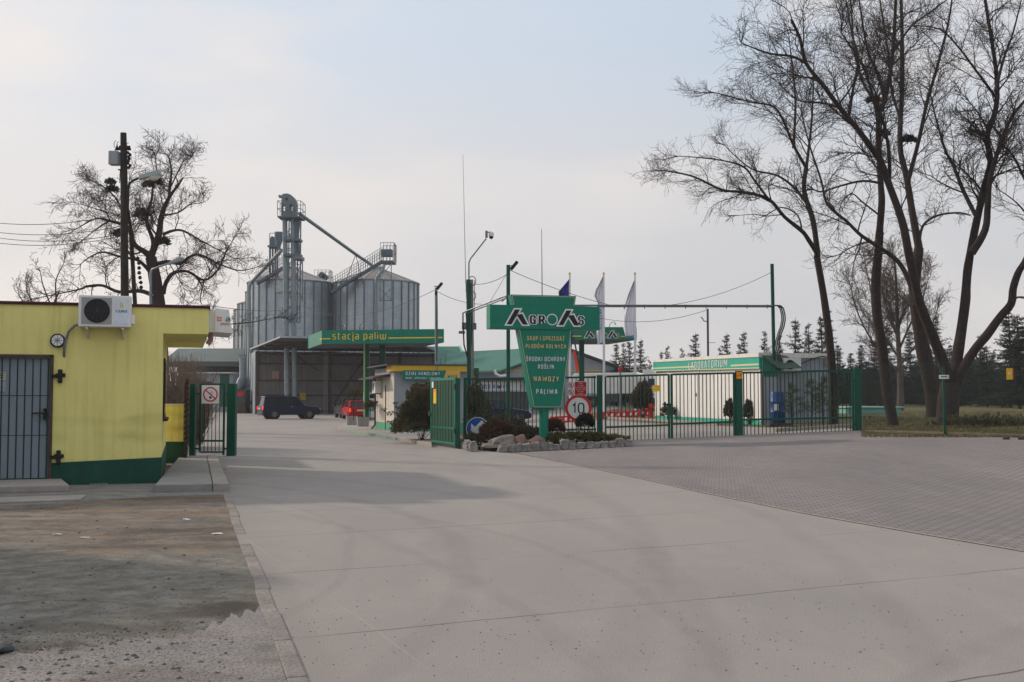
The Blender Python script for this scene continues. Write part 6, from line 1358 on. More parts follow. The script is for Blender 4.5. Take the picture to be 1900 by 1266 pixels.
FL2 = flag(1121, YF, 'white flagpole with a long white banner lettered in blue', [(([(1118, 513), (1106, 535), (1102, 550), (1109, 562), (1107, 590), (1107, 612), (1109, 640)], [(1119.5, 513), (1119.5, 535), (1119.5, 552), (1119.5, 570), (1119.5, 590), (1119.5, 612), (1119.5, 635)]), fabw, 'flag')], fabw)
vs, fs = text('ANSAGDV', 38/F*YF, 6.5/F*YF, .0, .02); q = P(1113.5, 592, YF-.22); MB().add(vs, fs, frame(q, (0, 0, -1), (1, 0, 0))).build('lettering', bluel, FL2)
flag(1179, YF, 'white flagpole with a long plain white banner with a light blue hem', [(([(1176, 521), (1166, 545), (1160, 565), (1156, 585), (1156, 605), (1160, 624)], [(1177.5, 519), (1178, 545), (1178, 565), (1178, 585), (1178, 605), (1178, 622)]), fabw, 'flag'), (([(1160, 624), (1161, 628)], [(1178, 622), (1178, 626)]), skyb, 'flag_hem')], fabw)
t = thing('pennant', 'red and green pennant hanging beside the blue flag', 'flag', P(1066, 690, YF-1)); m = MB(); m.prism([P(1063, 650, YF-1), P(1068, 652, YF-1), P(1075, 686, YF-1), P(1070, 692, YF-1)], (0, .04, 0)); m.build('cloth', flagr, t); m = MB(); m.tube([P(1064, 625, YF-1), P(1077, 688, YF-1)], .06, 5); m.build('rod', green_dk, t)

# ------------------------------------------------------------------ plastic barriers
def barrier(t, red_first=True):
    m = MB(); m.prism([(-.5, -.18, .0), (.5, -.18, .0), (.5, -.09, .5), (-.5, -.09, .5)], (0, .001, 0)); pts = [(-.5, -.22, 0), (-.5, .22, 0), (-.5, .09, .48), (-.5, -.09, .48)]
    MB().prism(pts, (.98, 0, 0)).build('body', red, t, world=False, bevel=.02); MB().prism([(-.25, -.19, .14), (.15, -.19, .14), (.28, -.14, .34), (-.1, -.14, .34)], (0, -.02, 0)).build('panel', white, t, world=False)
b0 = thing('traffic_barrier', 'low red and white plastic barrier section in the row before the flagpoles', 'barrier', (0, 0, 0), 0, 'red and white barrier sections'); barrier(b0)
spots = [(1112+i*11.3, 62+i*.1) for i in range(9)]; spots += [(1026+i*11.3, 60) for i in range(7)]
for i, (px, Y) in enumerate(spots):
    p = GX(px, Y); p.z -= 0
    if i == 0: b0.location = p; b0.rotation_euler = (0, 0, .1); b0.scale = (.36*1.0, .8, .8)
    else: c = copy_thing(b0, p, .1, 'low red and white plastic barrier section in the row before the flagpoles', scale=(.36, .8, .8))
MBk = MB(); a = G(1110, 783); b = G(1250, 783); c_ = G(1415, 800); d_ = G(1590, 797)
for a_, b_ in ((G(1118, 777), G(1250, 784)), (G(1250, 784), G(1330, 789)), (G(1440, 802), G(1585, 793))):
    n_ = Vector((-(b_-a_).y, (b_-a_).x, 0)).normalized()*.12; MBk.add([a_+Vector((0, 0, -.05)), b_+Vector((0, 0, -.05)), b_+n_+Vector((0, 0, -.05)), a_+n_+Vector((0, 0, -.05)), a_+Vector((0, 0, .12)), b_+Vector((0, 0, .12)), b_+n_+Vector((0, 0, .12)), a_+n_+Vector((0, 0, .12))], [(0, 1, 2, 3), (4, 5, 6, 7), (0, 1, 5, 4), (1, 2, 6, 5), (2, 3, 7, 6), (3, 0, 4, 7)])
struct('yard_kerb', MBk, kerbm)

# ------------------------------------------------------------------ vehicles
def wheel(t, x, y, r, w_, s):
    o = MB().tube([(x, y, r), (x, y+w_*s, r)], r, 24).build('wheel', rubber, t, world=False, bevel=.02)
    MB().tube([(x, y+w_*s, r), (x, y+(w_+.012)*s, r)], r*.66, 18).build('rim', dgrey, o, world=False)
    m = MB()
    for i in range(6): a = i*math.pi/3; M = Matrix.Translation((x, y+(w_+.02)*s, r)) @ Matrix.Rotation(a, 4, 'Y'); m.box(-.035, .035, -.012, .012, 0, r*.62, M)
    m.build('spokes', grey, o, world=False)
def car(name, label, loc, rz, paint, L_, W, Hh, belt, prof, cab, wb_, wr, rear_v=.0, lit=False, sc_=1.0, rails=False, roofm=None, glm=None):
    t = thing(name, label, 'car', loc, rz); 
    if sc_ != 1: t.scale = (sc_,)*3
    hw = W/2; m = MB(); n = len(prof)
    # lower body: profile loops at 4 widths for a rounded plan
    ring = []
    for yy, ins in ((-hw, .06), (-hw*.86, 0), (hw*.86, 0), (hw, .06)):
        ring.append([(x*(1-ins*.5/ (L_/2)) if abs(x) > L_*.4 else x, yy, z-(.03 if (ins and z > belt-.2) else 0)) for x, z in prof])
    vs = [v for r_ in ring for v in r_]; fs = [tuple(range(n)), tuple(3*n+i for i in range(n-1, -1, -1))]
    for k_ in range(3):
        for i in range(n): fs.append((k_*n+i, k_*n+(i+1) % n, (k_+1)*n+(i+1) % n, (k_+1)*n+i))
    m.add(vs, fs); m.build('body', paint, t, world=False, bevel=.04)
    # greenhouse: cab = [(x at belt, x at roof)] rear and front
    (xr0, xr1), (xf0, xf1) = cab; rh = Hh-.05; hi = hw*.94; ht = hw*.76
    lo = [(xr0, -hi, belt-.03), (xf0, -hi, belt-.03), (xf0, hi, belt-.03), (xr0, hi, belt-.03)]; up = [(xr1, -ht, rh), (xf1, -ht, rh), (xf1, ht, rh), (xr1, ht, rh)]
    MB().add(lo+up, [(3, 2, 1, 0), (4, 5, 6, 7), (0, 1, 5, 4), (1, 2, 6, 5), (2, 3, 7, 6), (3, 0, 4, 7)]).build('windows', glm or glass, t, world=False)
    m = MB(); m.prism([(xr1-.05, -ht-.03, rh-.03), (xf1+.03, -ht-.03, rh-.03), (xf1-.1, -ht*.9, Hh), (xr1+.08, -ht*.9, Hh)], (0, 0.001, 0)); m = MB()
    m.add([(xr1-.08, -ht-.02, rh-.04), (xf1+.04, -ht-.02, rh-.04), (xf1+.04, ht+.02, rh-.04), (xr1-.08, ht+.02, rh-.04), (xr1, -ht*.88, Hh), (xf1-.12, -ht*.88, Hh), (xf1-.12, ht*.88, Hh), (xr1, ht*.88, Hh)], [(3, 2, 1, 0), (4, 5, 6, 7), (0, 1, 5, 4), (1, 2, 6, 5), (2, 3, 7, 6), (3, 0, 4, 7)]); m.build('roof', paint, t, world=False, bevel=.02)
    m = MB()
    def pil(a, b, r_=.035): m.tube([a, b], r_, 6)
    for s in (-1, 1):
        pil((xf0, s*hi, belt-.03), (xf1, s*ht, rh)); pil((xr0, s*hi, belt-.03), (xr1, s*ht, rh), .06)
        for f in (.36, .68): xa = xr0+(xf0-xr0)*f; xb = xr1+(xf1-xr1)*f; pil((xa, s*(hi+.005), belt-.03), (xb, s*(ht+.005), rh), .03)
    m.build('pillars', paint, t, world=False)
    xw = (-wb_/2, wb_/2)
    for x in xw:
        for s in (-1, 1):
            MB().tube([(x, s*(hw-.22), wr*1.05), (x, s*(hw+.004), wr*1.05)], wr*1.18, 24).build('wheel_arch', black, t, world=False); wheel(t, x, s*(hw-.21), wr, .22, s)
    xb = min(p[0] for p in prof); xfn = max(p[0] for p in prof)
    m = MB(); m.box(xb-.03, xb+.15, -hw*.93, hw*.93, .32, .58); m.build('rear_bumper', paint if not rails else dgrey, t, world=False, bevel=.03)
    MB().box(xb-.045, xb-.03, -.26, .26, .62 if Hh < 1.6 else .8, .74 if Hh < 1.6 else .92).build('number_plate', plate, t, world=False)
    for s in (-1, 1):
        zt_ = belt-.1; MB().box(xb-.02, xb+.16, s*hw*.97-.12*(s > 0)-.0, s*hw*.97+.12*(s < 0), zt_-.28, zt_).build('tail_lamp', tail if lit else tailo, t, world=False, bevel=.015)
        MB().box(xfn-.2, xfn-.0, s*hw*.9-.25*(s > 0), s*hw*.9+.25*(s < 0), belt-.42, belt-.25).build('headlamp', chrome, t, world=False, bevel=.02)
        MB().box(xf0-.45, xf0-.3, s*(hw+.12)-.1, s*(hw+.12)+.1, belt, belt+.15).build('mirror', paint, t, world=False, bevel=.02)
        MB().box(-.1, .08, s*(hw+.012)-.01, s*(hw+.012)+.01, belt-.14, belt-.11).build('door_handle', chrome if Hh > 1.6 else paint, t, world=False)
    if rails:
        for s in (-1, 1): m = MB(); m.tube([(xr1+.1, s*ht*.9, Hh-.02), (xr1+.2, s*ht*.9, Hh+.06), (xf1-.5, s*ht*.9, Hh+.06), (xf1-.4, s*ht*.9, Hh-.02)], .025, 6); m.build('roof_rail', black, t, world=False)
    return t
P1 = [(-2.35, .42), (-2.38, .7), (-2.33, 1.12), (.95, 1.12), (1.1, 1.1), (2.1, .98), (2.34, .8), (2.38, .45), (2.2, .34), (-2.2, .34)]
sp_ = G(540, 777.5); car('off_road_car', 'dark navy off road car turning in front of the intake shed', (sp_.x-.15, sp_.y, 0), R(27), navy, 4.75, 1.86, 1.84, 1.12, P1, ((-2.28, -2.12), (1.0, .35)), 2.85, .39, lit=True, sc_=.9, rails=True)
P2 = [(-1.95, .4), (-2.0, .6), (-1.9, .93), (.85, .93), (1.0, .9), (1.75, .78), (1.95, .62), (1.97, .36), (1.8, .28), (-1.85, .28)]
q = G(655, 778.5); car('hatchback', 'bright red hatchback with lit tail lamps queuing at the pumps', (q.x, q.y+1.5, 0), R(107), redp, 3.95, 1.68, 1.43, .93, P2, ((-1.88, -1.35), (.95, .1)), 2.5, .30, lit=True, sc_=.95)
q = G(630, 776.5); car('hatchback', 'black estate hatchback half hidden behind the red hatchback', (q.x+.2, q.y+3.0, 0), R(107), blackp, 4.1, 1.7, 1.55, .98, [(x*1.03, z*1.05) for x, z in P2], ((-1.95, -1.7), (.95, .1)), 2.5, .31, sc_=.97)
q = GX(916, 66); car('parked_car', 'dark blue car parked behind the barred fence under blue lettering', q, R(6), navy, 4.4, 1.75, 1.47, .95, [(x*1.12, z*1.02) for x, z in P2], ((-2.0, -1.3), (1.05, .35)), 2.6, .32)
# tanker / tipper lorry
TRK = thing('lorry', 'white three axle lorry with dark blue windscreen parked beyond the flagpoles', 'truck', GX(1160, 92), R(-28)); s_ = .86; TRK.scale = (s_,)*3
MB().prism([(-5.2, -1.25, 1.35), (1.9, -1.25, 1.35), (1.9, -1.25, 2.95), (1.6, -1.25, 3.35), (-4.9, -1.25, 3.35), (-5.2, -1.25, 2.95)], (0, 2.5, 0)).build('load_body', whitew, TRK, world=False, bevel=.05)
m = MB()
for x in range(-5, 2): m.box(x-.04, x+.04, -1.30, -1.25, 1.35, 3.0)
m.build('body_ribs', white, TRK, world=False)
MB().box(-5.2, 4.0, -.45, .45, .75, 1.1).build('chassis', black, TRK, world=False); m = MB(); m.box(-2.4, -.2, -1.2, -.6, .55, 1.3); m.box(1.1, 1.9, -1.2, -.6, .5, 1.2); m.build('side_tank', dgrey, TRK, world=False, bevel=.04)
MB().prism([(2.1, -1.22, .85), (4.25, -1.22, .85), (4.3, -1.22, 1.9), (4.05, -1.22, 2.95), (2.1, -1.22, 3.05)], (0, 2.44, 0)).build('cab', whitew, TRK, world=False, bevel=.06)
m = MB(); m.prism([(4.315, -1.08, 1.95), (4.08, -1.08, 2.85), (4.08, 1.08, 2.85), (4.315, 1.08, 1.95)], (.02, 0, 0)); m.build('windscreen', mat('truck_glass', (.015, .04, .09), .12, .1), TRK, world=False); m = MB(); m.prism([(2.9, -1.235, 1.95), (4.05, -1.235, 1.95), (3.88, -1.235, 2.75), (2.9, -1.235, 2.75)], (0, .01, 0)); m.build('side_window', mat('truck_glass', None), TRK, world=False)
MB().prism([(2.2, -1.0, 3.05), (4.0, -1.0, 2.98), (3.2, -1.0, 3.6), (2.2, -1.0, 3.65)], (0, 2.0, 0)).build('wind_deflector', white, TRK, world=False, bevel=.05)
MB().box(4.3, 4.42, -1.2, 1.2, .5, 1.0).build('front_bumper', dgrey, TRK, world=False, bevel=.04); MB().box(4.31, 4.36, -.8, .8, 1.15, 1.7).build('grille', black, TRK, world=False)
for s in (-1, 1): MB().box(4.42, 4.45, s*.9-.2, s*.9+.2, .62, .85).build('headlamp', chrome, TRK, world=False); MB().box(4.0, 4.2, s*1.42-.1, s*1.42+.1, 1.9, 2.6).build('mirror', black, TRK, world=False)
for x in (-4.1, -2.9, 3.2):
    for s in (-1, 1): wheel(TRK, x, s*.95, .5, .28, s)

# ------------------------------------------------------------------ trees
def vnoise(p, s, k): return Vector((noise.noise(p*s+Vector((k, 0, 0))), noise.noise(p*s+Vector((0, k, 9))), noise.noise(p*s+Vector((5, 3, k)))))
class Tree:
    def __init__(s, name, label, base, seed, cat='tree', group=None, tm=None, cm=None, minr=.0055):
        s.t = thing(name, label, cat, base, 0, group); s.T = MB(); s.C = MB(); s.r = random.Random(seed); s.tm = tm or bark; s.cm = cm or twig; s.minr = minr; s.k = seed*1.7
    def limb(s, pts, r0, r1, n=9, side=True, dens=1.0, ln=1.0, start=.15, up=.25, drop=0):
        # smooth the polyline
        out = []
        for i in range(len(pts)-1):
            p0 = pts[max(i-1, 0)]; p1 = pts[i]; p2 = pts[i+1]; p3 = pts[min(i+2, len(pts)-1)]
            for j in range(4):
                t = j/4; out.append(.5*((2*p1)+(p2-p0)*t+(2*p0-5*p1+4*p2-p3)*t*t+(3*p1-p0-3*p2+p3)*t**3))
        out.append(pts[-1]); m = len(out); rs = [r0+(r1-r0)*(i/(m-1))**.9 for i in range(m)]
        rs = [q*(1+.10*noise.noise(out[i]*2.1+Vector((s.k, 0, 0)))) for i, q in enumerate(rs)]
        s.T.tube(out, rs, n)
        if not side: return
        acc = 0; nxt = .2
        tot = sum((out[i+1]-out[i]).length for i in range(m-1)); run = 0
        for i in range(m-1):
            seg_ = (out[i+1]-out[i]); sl_ = seg_.length; run += sl_; acc += sl_
            if run/tot < start: acc = 0; continue
            while acc > nxt:
                acc -= nxt; nxt = s.r.uniform(.2, .46)/dens; f = run/tot
                d = seg_.normalized(); a = d.orthogonal().normalized(); ang = s.r.random()*6.283
                o = (a*math.cos(ang)+d.cross(a)*math.sin(ang)); e = (d*s.r.uniform(.5, 1.0)+o*s.r.uniform(.6, 1.1)+Vector((0, 0, up))).normalized()
                L_ = ln*s.r.uniform(.9, 2.7)*(1.15-.5*f); s.branch(out[i]+seg_*s.r.random(), e, L_, min(rs[i]*.45, .012+L_*.011), 1, up)
        # leader
        d = (out[-1]-out[-2]).normalized()
        for _ in range(3 if r1 < .026 else 0): s.branch(out[-1], (d+Vector((s.r.gauss(0, .35), s.r.gauss(0, .35), .1))).normalized(), ln*s.r.uniform(1, 1.8), max(r1, .015), 1, up)
    def branch(s, p, d, L_, r, lev, up):
        ns = 5 if lev == 1 else 4 if lev == 2 else 3
        pts = [p]; q = p.copy(); dd = d.copy(); st = L_/ns
        for i in range(ns):
            dd = (dd+vnoise(q, 1.7, s.k+lev)*.5+Vector((s.r.gauss(0, .12), s.r.gauss(0, .12), s.r.gauss(0, .07)+up*.12))).normalized(); q = q+dd*st; pts.append(q)
        rr_ = [max(s.minr*.75, r*(1-.8*i/ns)) for i in range(ns+1)]
        (s.T if r > .03 else s.C).tube(pts, rr_, 5 if lev == 1 else 3, cap=False)
        if lev >= 3:
            if s.r.random() < .10: 
                e = pts[-1]; v = Vector((s.r.gauss(0, .3), s.r.gauss(0, .3), -1)).normalized()*.09; u = v.orthogonal().normalized()*.012; s.C.add([e-u, e+u, e+v], [(0, 1, 2)])
            return
        nb = int(L_/(.145 if lev == 1 else .105)*s.r.uniform(.8, 1.1))
        nb = min(nb, 21 if lev == 1 else 8)
        for i in range(nb):
            f = .15+.85*(i+s.r.random())/nb; k = min(int(f*ns), ns-1); g = f*ns-k; b = pts[k].lerp(pts[k+1], min(1, g)); dl = (pts[k+1]-pts[k]).normalized()
            a = dl.orthogonal().normalized(); an = s.r.random()*6.283; o = a*math.cos(an)+dl.cross(a)*math.sin(an)
            e = (dl*s.r.uniform(.5, 1)+o*s.r.uniform(.5, 1)).normalized()
            s.branch(b, e, L_*s.r.uniform(.28, .62)*(1.2-.6*f) if lev == 1 else L_*s.r.uniform(.35, .75), r*.5, lev+1, up)
    def done(s):
        s.T.build('trunk', s.tm, s.t, smooth=True); s.C.build('crown', s.cm, s.t)
def pl(pts, Y, dy=0):
    """trunk outline at distance Y; the tip wanders dy metres further away or nearer"""
    n = len(pts)-1; return [P(px, py, Y+dy*(i/n)) for i, (px, py) in enumerate(pts)]
# leftmost tree of the right-hand group
b = GX(1546, 42); T1 = Tree('bare_tree', 'leftmost slender bare tree rising at the end of the laboratory', b, 101)
T1.limb([b+Vector((0, 0, -.1))]+pl([(1546, 730), (1541, 650), (1530, 560), (1516, 478)], 42), .19, .12, 12, side=False)
T1.limb(pl([(1516, 478), (1516, 462), (1508, 407), (1492, 355), (1496, 312)], 42, .5), .125, .085, 9, start=.5, dens=.8)
T1.limb(pl([(1516, 470), (1500, 445), (1488, 429), (1456, 403), (1425, 369), (1377, 357), (1338, 352), (1287, 328), (1240, 318), (1228, 317)], 42, -2.0), .10, .018, 8, dens=1.1, ln=.9, start=.3, up=.0)
T1.limb(pl([(1425, 369), (1400, 335), (1380, 310), (1340, 298), (1290, 292), (1260, 290)], 41, -1.0), .05, .014, 6, ln=.7, up=.1)
T1.limb(pl([(1495, 375), (1470, 345), (1440, 325), (1400, 316), (1370, 295), (1345, 270)], 42, 1.5), .06, .016, 7, ln=.8, up=.15)
T1.limb(pl([(1496, 312), (1472, 269), (1452, 221), (1433, 197), (1395, 190), (1350, 178), (1325, 172)], 42.5, -1.5), .065, .016, 7, ln=.9)
T1.limb(pl([(1472, 275), (1476, 197), (1472, 138), (1465, 80)], 42.5, .5), .06, .02, 7, ln=.9)
T1.limb(pl([(1496, 312), (1504, 245), (1508, 190), (1510, 120)], 42.5, 2), .065, .02, 7, ln=.9)
T1.limb(pl([(1488, 429), (1480, 400), (1450, 385), (1420, 400), (1400, 398), (1370, 400)], 42, 1.5), .035, .012, 6, ln=.5, up=-.15)
T1.done()
# second tree, straight knobbly trunk
b = GX(1655, 38.6); T2 = Tree('bare_tree', 'bare tree with a thick knobbly trunk just behind the fence', b, 102)
T2.limb([b+Vector((.08, 0, -.1))]+pl([(1654, 770), (1645, 720), (1636, 640), (1627, 580), (1625, 520), (1630, 470), (1632, 430)], 38.6), .21, .14, 14, side=False)
T2.limb(pl([(1632, 430), (1636, 375), (1634, 340), (1631, 280), (1630, 221), (1642, 186), (1652, 130), (1658, 83), (1662, 0), (1664, -50)], 38.6, 1.2), .13, .045, 10, start=.3, dens=.6)
T2.limb(pl([(1631, 240), (1622, 190), (1600, 150), (1585, 90), (1580, 20), (1575, -40)], 39, 2), .07, .025, 7, dens=.7)
T2.limb(pl([(1642, 186), (1630, 140), (1612, 100), (1600, 40), (1590, -30)], 39, -2), .06, .02, 7, dens=.7)
T2.limb(pl([(1634, 340), (1600, 336), (1560, 345), (1525, 356), (1510, 352)], 38.6, -1.5), .05, .022, 7, ln=.7, up=.1)
T2.limb(pl([(1632, 400), (1600, 375), (1580, 360), (1560, 380), (1555, 420)], 38.6, 1.5), .035, .012, 6, ln=.5, up=-.1)
T2.limb(pl([(1656, 100), (1690, 50), (1730, 20), (1770, -10)], 39.5, -1), .045, .02, 6)
T2.done()
# third tree behind
b = GX(1733, 46); T3 = Tree('bare_tree', 'bare tree standing behind the double trunked tree', b, 103)
T3.limb([b+Vector((0, 0, -.1))]+pl([(1733, 750), (1722, 690), (1711, 640), (1703, 590), (1697, 545), (1700, 500), (1705, 460)], 46), .36, .20, 14, side=False)
T3.limb(pl([(1705, 460), (1693, 395), (1682, 328), (1670, 269), (1674, 158), (1674, 79), (1672, 0), (1670, -40)], 46, 1), .17, .05, 9, start=.2, dens=.65)
T3.limb(pl([(1684, 340), (1705, 260), (1720, 190), (1740, 120), (1760, 40), (1770, -30)], 46, -2), .10, .03, 8, dens=.65)
T3.limb(pl([(1674, 230), (1655, 170), (1650, 110), (1640, 50), (1630, -20)], 46, 2), .07, .03, 7, dens=.65)
T3.limb(pl([(1705, 460), (1712, 420), (1740, 400), (1780, 395), (1800, 400)], 46, 2), .07, .03, 7, ln=.7)
T3.done()
# fourth tree: several stems from one foot
b = GX(1757, 37.0); T4 = Tree('bare_tree', 'largest bare tree forking from one broad foot beside the green fence post', b, 104)
T4.limb([b+Vector((-.1, 0, -.15))]+pl([(1757, 785), (1760, 740), (1764, 710)], 37), .46, .30, 16, side=False)
T4.limb(pl([(1762, 725), (1753, 681), (1735, 635), (1718, 593), (1704, 555), (1695, 510), (1686, 470), (1674, 411), (1650, 344), (1634, 300), (1618, 276), (1595, 245), (1559, 201), (1527, 158), (1496, 118), (1484, 71), (1468, 36)], 37, -2.5), .20, .04, 12, start=.45, dens=.9, ln=1.15)
T4.limb(pl([(1496, 118), (1470, 105), (1430, 100), (1395, 88), (1375, 80)], 34.5, -1), .05, .014, 6, ln=.8)
T4.limb(pl([(1559, 201), (1530, 192), (1480, 186), (1450, 160)], 35.5, 1.5), .05, .015, 6, ln=.9)
T4.limb(pl([(1574, 222), (1582, 170), (1592, 110), (1580, 60), (1570, 0)], 35.5, 1), .06, .02, 7, ln=1.0)
T4.limb(pl([(1650, 344), (1650, 290), (1640, 230), (1620, 180), (1600, 120), (1560, 60)], 36, -2.5), .07, .022, 7, ln=1.1)
T4.limb(pl([(1700, 566), (1690, 530), (1670, 490), (1642, 466), (1599, 438), (1571, 411), (1535, 379), (1524, 336), (1504, 276), (1492, 230)], 37, 1.5), .10, .022, 9, start=.25, dens=1.0, ln=.95)
T4.limb(pl([(1599, 438), (1595, 460), (1585, 485), (1582, 510)], 37, -1), .03, .01, 6, ln=.45, up=-.3)
T4.limb(pl([(1766, 720), (1772, 690), (1778, 650), (1784, 612), (1791, 560), (1793, 530), (1797, 490), (1812, 411), (1832, 328), (1838, 300), (1832, 253), (1847, 205), (1850, 150), (1840, 75), (1828, 0), (1826, -50)], 37, 1.0), .21, .045, 12, start=.4, dens=.9)
T4.limb(pl([(1803, 470), (1828, 427), (1833, 380), (1840, 320), (1871, 229), (1899, 190), (1930, 150)], 37, -1), .14, .03, 9, start=.3)
T4.limb(pl([(1812, 403), (1788, 355), (1770, 310), (1753, 276), (1737, 221), (1725, 170)], 37, 1.5), .08, .02, 7, ln=.9)
T4.limb(pl([(1832, 253), (1815, 245), (1800, 240), (1806, 225)], 37, -.5), .07, .03, 7, ln=.5)
T4.limb(pl([(1847, 170), (1862, 110), (1880, 60), (1895, 0)], 37, 1), .06, .02, 7, ln=1.0)
T4.limb(pl([(1847, 180), (1810, 130), (1780, 90), (1745, 55), (1700, 48)], 37, -2), .05, .016, 7, ln=.9)
T4.limb(pl([(1768, 730), (1784, 690), (1808, 650), (1832, 621), (1856, 588), (1876, 564), (1880, 535), (1890, 505), (1905, 480), (1925, 430), (1935, 340)], 37, -1.2), .17, .09, 12, start=.7, ln=1.1)
T4.limb(pl([(1878, 560), (1888, 552), (1905, 552)], 36.2, 0), .05, .02, 6, ln=.4)
T4.limb(pl([(1935, 400), (1900, 330), (1880, 290), (1860, 270)], 36, 1), .06, .02, 6, ln=1.0)
T4.limb(pl([(1928, 430), (1890, 380), (1850, 350)], 36, 1), .04, .015, 6, ln=.8)
m = MB()
q = P(1757, 760, 36.6)
T4.done()
# nests / witches brooms
for px, py, Y, r_, lb in [(1620, 188, 38.8, .13, 'small twiggy nest in the second bare tree'), (1685, 262, 46, .28, 'large twiggy nest high in the middle of the bare trees'), (1641, 250, 38.8, .10, 'smallest twiggy nest against the upright stem')]:
    tag(foliage(P(px, py, Y), (r_, r_, r_*.6), 160, .16, 9, shell=.2, sides=4).build('nest', twig), lb, 'nest')
# pale upright tree further back
b = GX(1671, 62); T5 = Tree('bare_tree', 'smaller pale bare tree with upright twigs between the two thick trunks', b, 105, tm=mat('pale_bark', (.10, .08, .07), .95, .3, 6, bump=.6), cm=twigp, minr=.010)
T5.limb([b]+pl([(1671, 740), (1670, 690), (1667, 640), (1665, 590), (1663, 530), (1660, 490), (1656, 470)], 62), .22, .03, 10, start=.35, up=.5, dens=1.3, ln=1.1)
for a, o, dy in [((1668, 665), [(1640, 620), (1620, 560), (1612, 520), (1605, 490)], 2), ((1668, 650), [(1690, 600), (1710, 560), (1722, 520)], -2), ((1666, 620), [(1645, 570), (1632, 520), (1625, 480)], -1), ((1666, 610), [(1685, 560), (1700, 510)], 2), ((1668, 680), [(1700, 640), (1730, 600), (1740, 570)], 1), ((1668, 690), [(1630, 650), (1600, 600), (1585, 560), (1578, 530)], 0), ((1668, 640), [(1655, 590), (1645, 530)], 3)]:
    T5.limb(pl([a]+o, 62, dy), .07, .02, 6, start=.2, up=.55, ln=.85, dens=1.2)
T5.done()
# the gnarled tree on the left
YT = 50.0; b = GX(292, YT); T6 = Tree('gnarled_tree', 'broad gnarled bare tree with mistletoe behind the yellow building', b, 106, minr=.009)
T6.limb([b+Vector((0, 0, -.1))]+pl([(300, 700), (297, 620), (294, 561), (287, 515), (280, 478)], YT), .36, .25, 14, side=False)
for pts, r0, r1, dy, L_ in [
    ([(280, 482), (272, 470), (250, 454), (237, 422), (202, 410), (177, 406), (142, 425)], .20, .02, -2, .9),
    ([(279, 478), (294, 438), (300, 400), (313, 368), (329, 346), (340, 330)], .24, .04, 1.5, .85),
    ([(313, 368), (318, 320), (312, 290), (302, 285)], .08, .02, -1, .8), ([(318, 345), (340, 300), (352, 295)], .05, .015, 2, .8),
    ([(280, 470), (284, 447), (272, 410), (281, 372), (284, 346), (290, 318), (288, 290)], .14, .025, 2.5, .8),
    ([(284, 492), (310, 486), (335, 489), (350, 478), (370, 473), (404, 489), (442, 502), (470, 498)], .13, .02, -1, .75),
    ([(303, 435), (322, 428), (341, 429), (373, 447), (398, 460), (430, 478)], .10, .018, 2, .75),
    ([(303, 545), (308, 525), (322, 507), (348, 504), (379, 520), (404, 501), (420, 466), (430, 450)], .15, .02, 1, .8),
    ([(278, 504), (265, 490), (253, 482), (221, 476), (190, 468), (164, 479), (150, 490)], .12, .02, -2, .75),
    ([(285, 549), (260, 540), (221, 542), (190, 530), (160, 532), (152, 536), (110, 545), (75, 552)], .13, .02, -1.5, .7),
    ([(237, 422), (222, 380), (208, 360), (190, 345), (170, 335)], .07, .015, 1, .8), ([(250, 454), (238, 400), (235, 365), (240, 335)], .07, .015, -2, .8),
    ([(300, 400), (330, 395), (352, 380), (370, 378)], .06, .015, -2, .7), ([(294, 440), (262, 400), (250, 380)], .06, .02, 1, .6),
    ([(379, 520), (372, 560), (395, 590)], .04, .012, 0, .6), ([(202, 410), (180, 425), (160, 440), (148, 450)], .05, .012, 2, .7),
    ([(290, 600), (330, 608), (380, 612), (425, 602), (470, 598), (508, 590)], .07, .012, -1, .6), ([(200, 395), (160, 382), (135, 375)], .04, .01, 1, .7)]:
    T6.limb(pl(pts, YT, dy), r0*.8, r1*.8, 8, start=.12, up=.22, dens=1.0, ln=L_)
for px, py, r_ in [(262, 400, 12), (289, 340, 10), (208, 355, 10), (304, 452, 10), (222, 437, 10), (275, 345, 8), (205, 340, 6)]:
    rr_ = r_/F*YT; foliage(P(px, py, YT), (rr_, rr_, rr_*.9), 190, .14, px, shell=.3, spike=.15, sides=4).build('mistletoe', mist, T6.t)
T6.done()
# bare shoots at the roof edge on the far left
b = GX(85, 44); T7 = Tree('bare_shrub', 'sparse bare shoots poking above the yellow roof at far left', b, 107, 'shrub', minr=.009)
for pts in ([(100, 600), (95, 570), (80, 530), (75, 505)], [(100, 600), (104, 560), (104, 520), (118, 490)], [(95, 600), (70, 575), (52, 545), (50, 530)], [(104, 600), (100, 565), (110, 540), (85, 560)], [(80, 600), (50, 570), (36, 548)]): T7.limb(pl(pts, 44, 1), .05, .015, 5, start=.4, ln=.5, dens=.7)
T7.done()
# brown twiggy bush behind the yellow building
rr = random.Random(8); b = GX(335, 33); t = thing('twiggy_bush', 'dense brown leafless bush between the yellow building and the small gate', 'shrub', b); m = MB()
for i in range(1500):
    x = XX(rr.uniform(295, 372), 33); y = 33+rr.uniform(-1.5, 2.0); h = rr.uniform(1.0, ZZ(650, 33))*(1-.35*max(0, (x-XX(335, 33))/1.0)); a = rr.gauss(0, .5); p0 = Vector((x*.25+b.x*.75, y, rr.uniform(0, .6))); p1 = Vector((x+a*.3, y+rr.gauss(0, .3), h)); mid_ = p0.lerp(p1, .55)+Vector((rr.gauss(0, .1), rr.gauss(0, .1), .15)); m.tube([p0, mid_, p1], [.009, .007, .004], 3, cap=False)
m.build('twigs', mat('brown_twigs', (.15, .11, .085), .95, .3, 3), t)
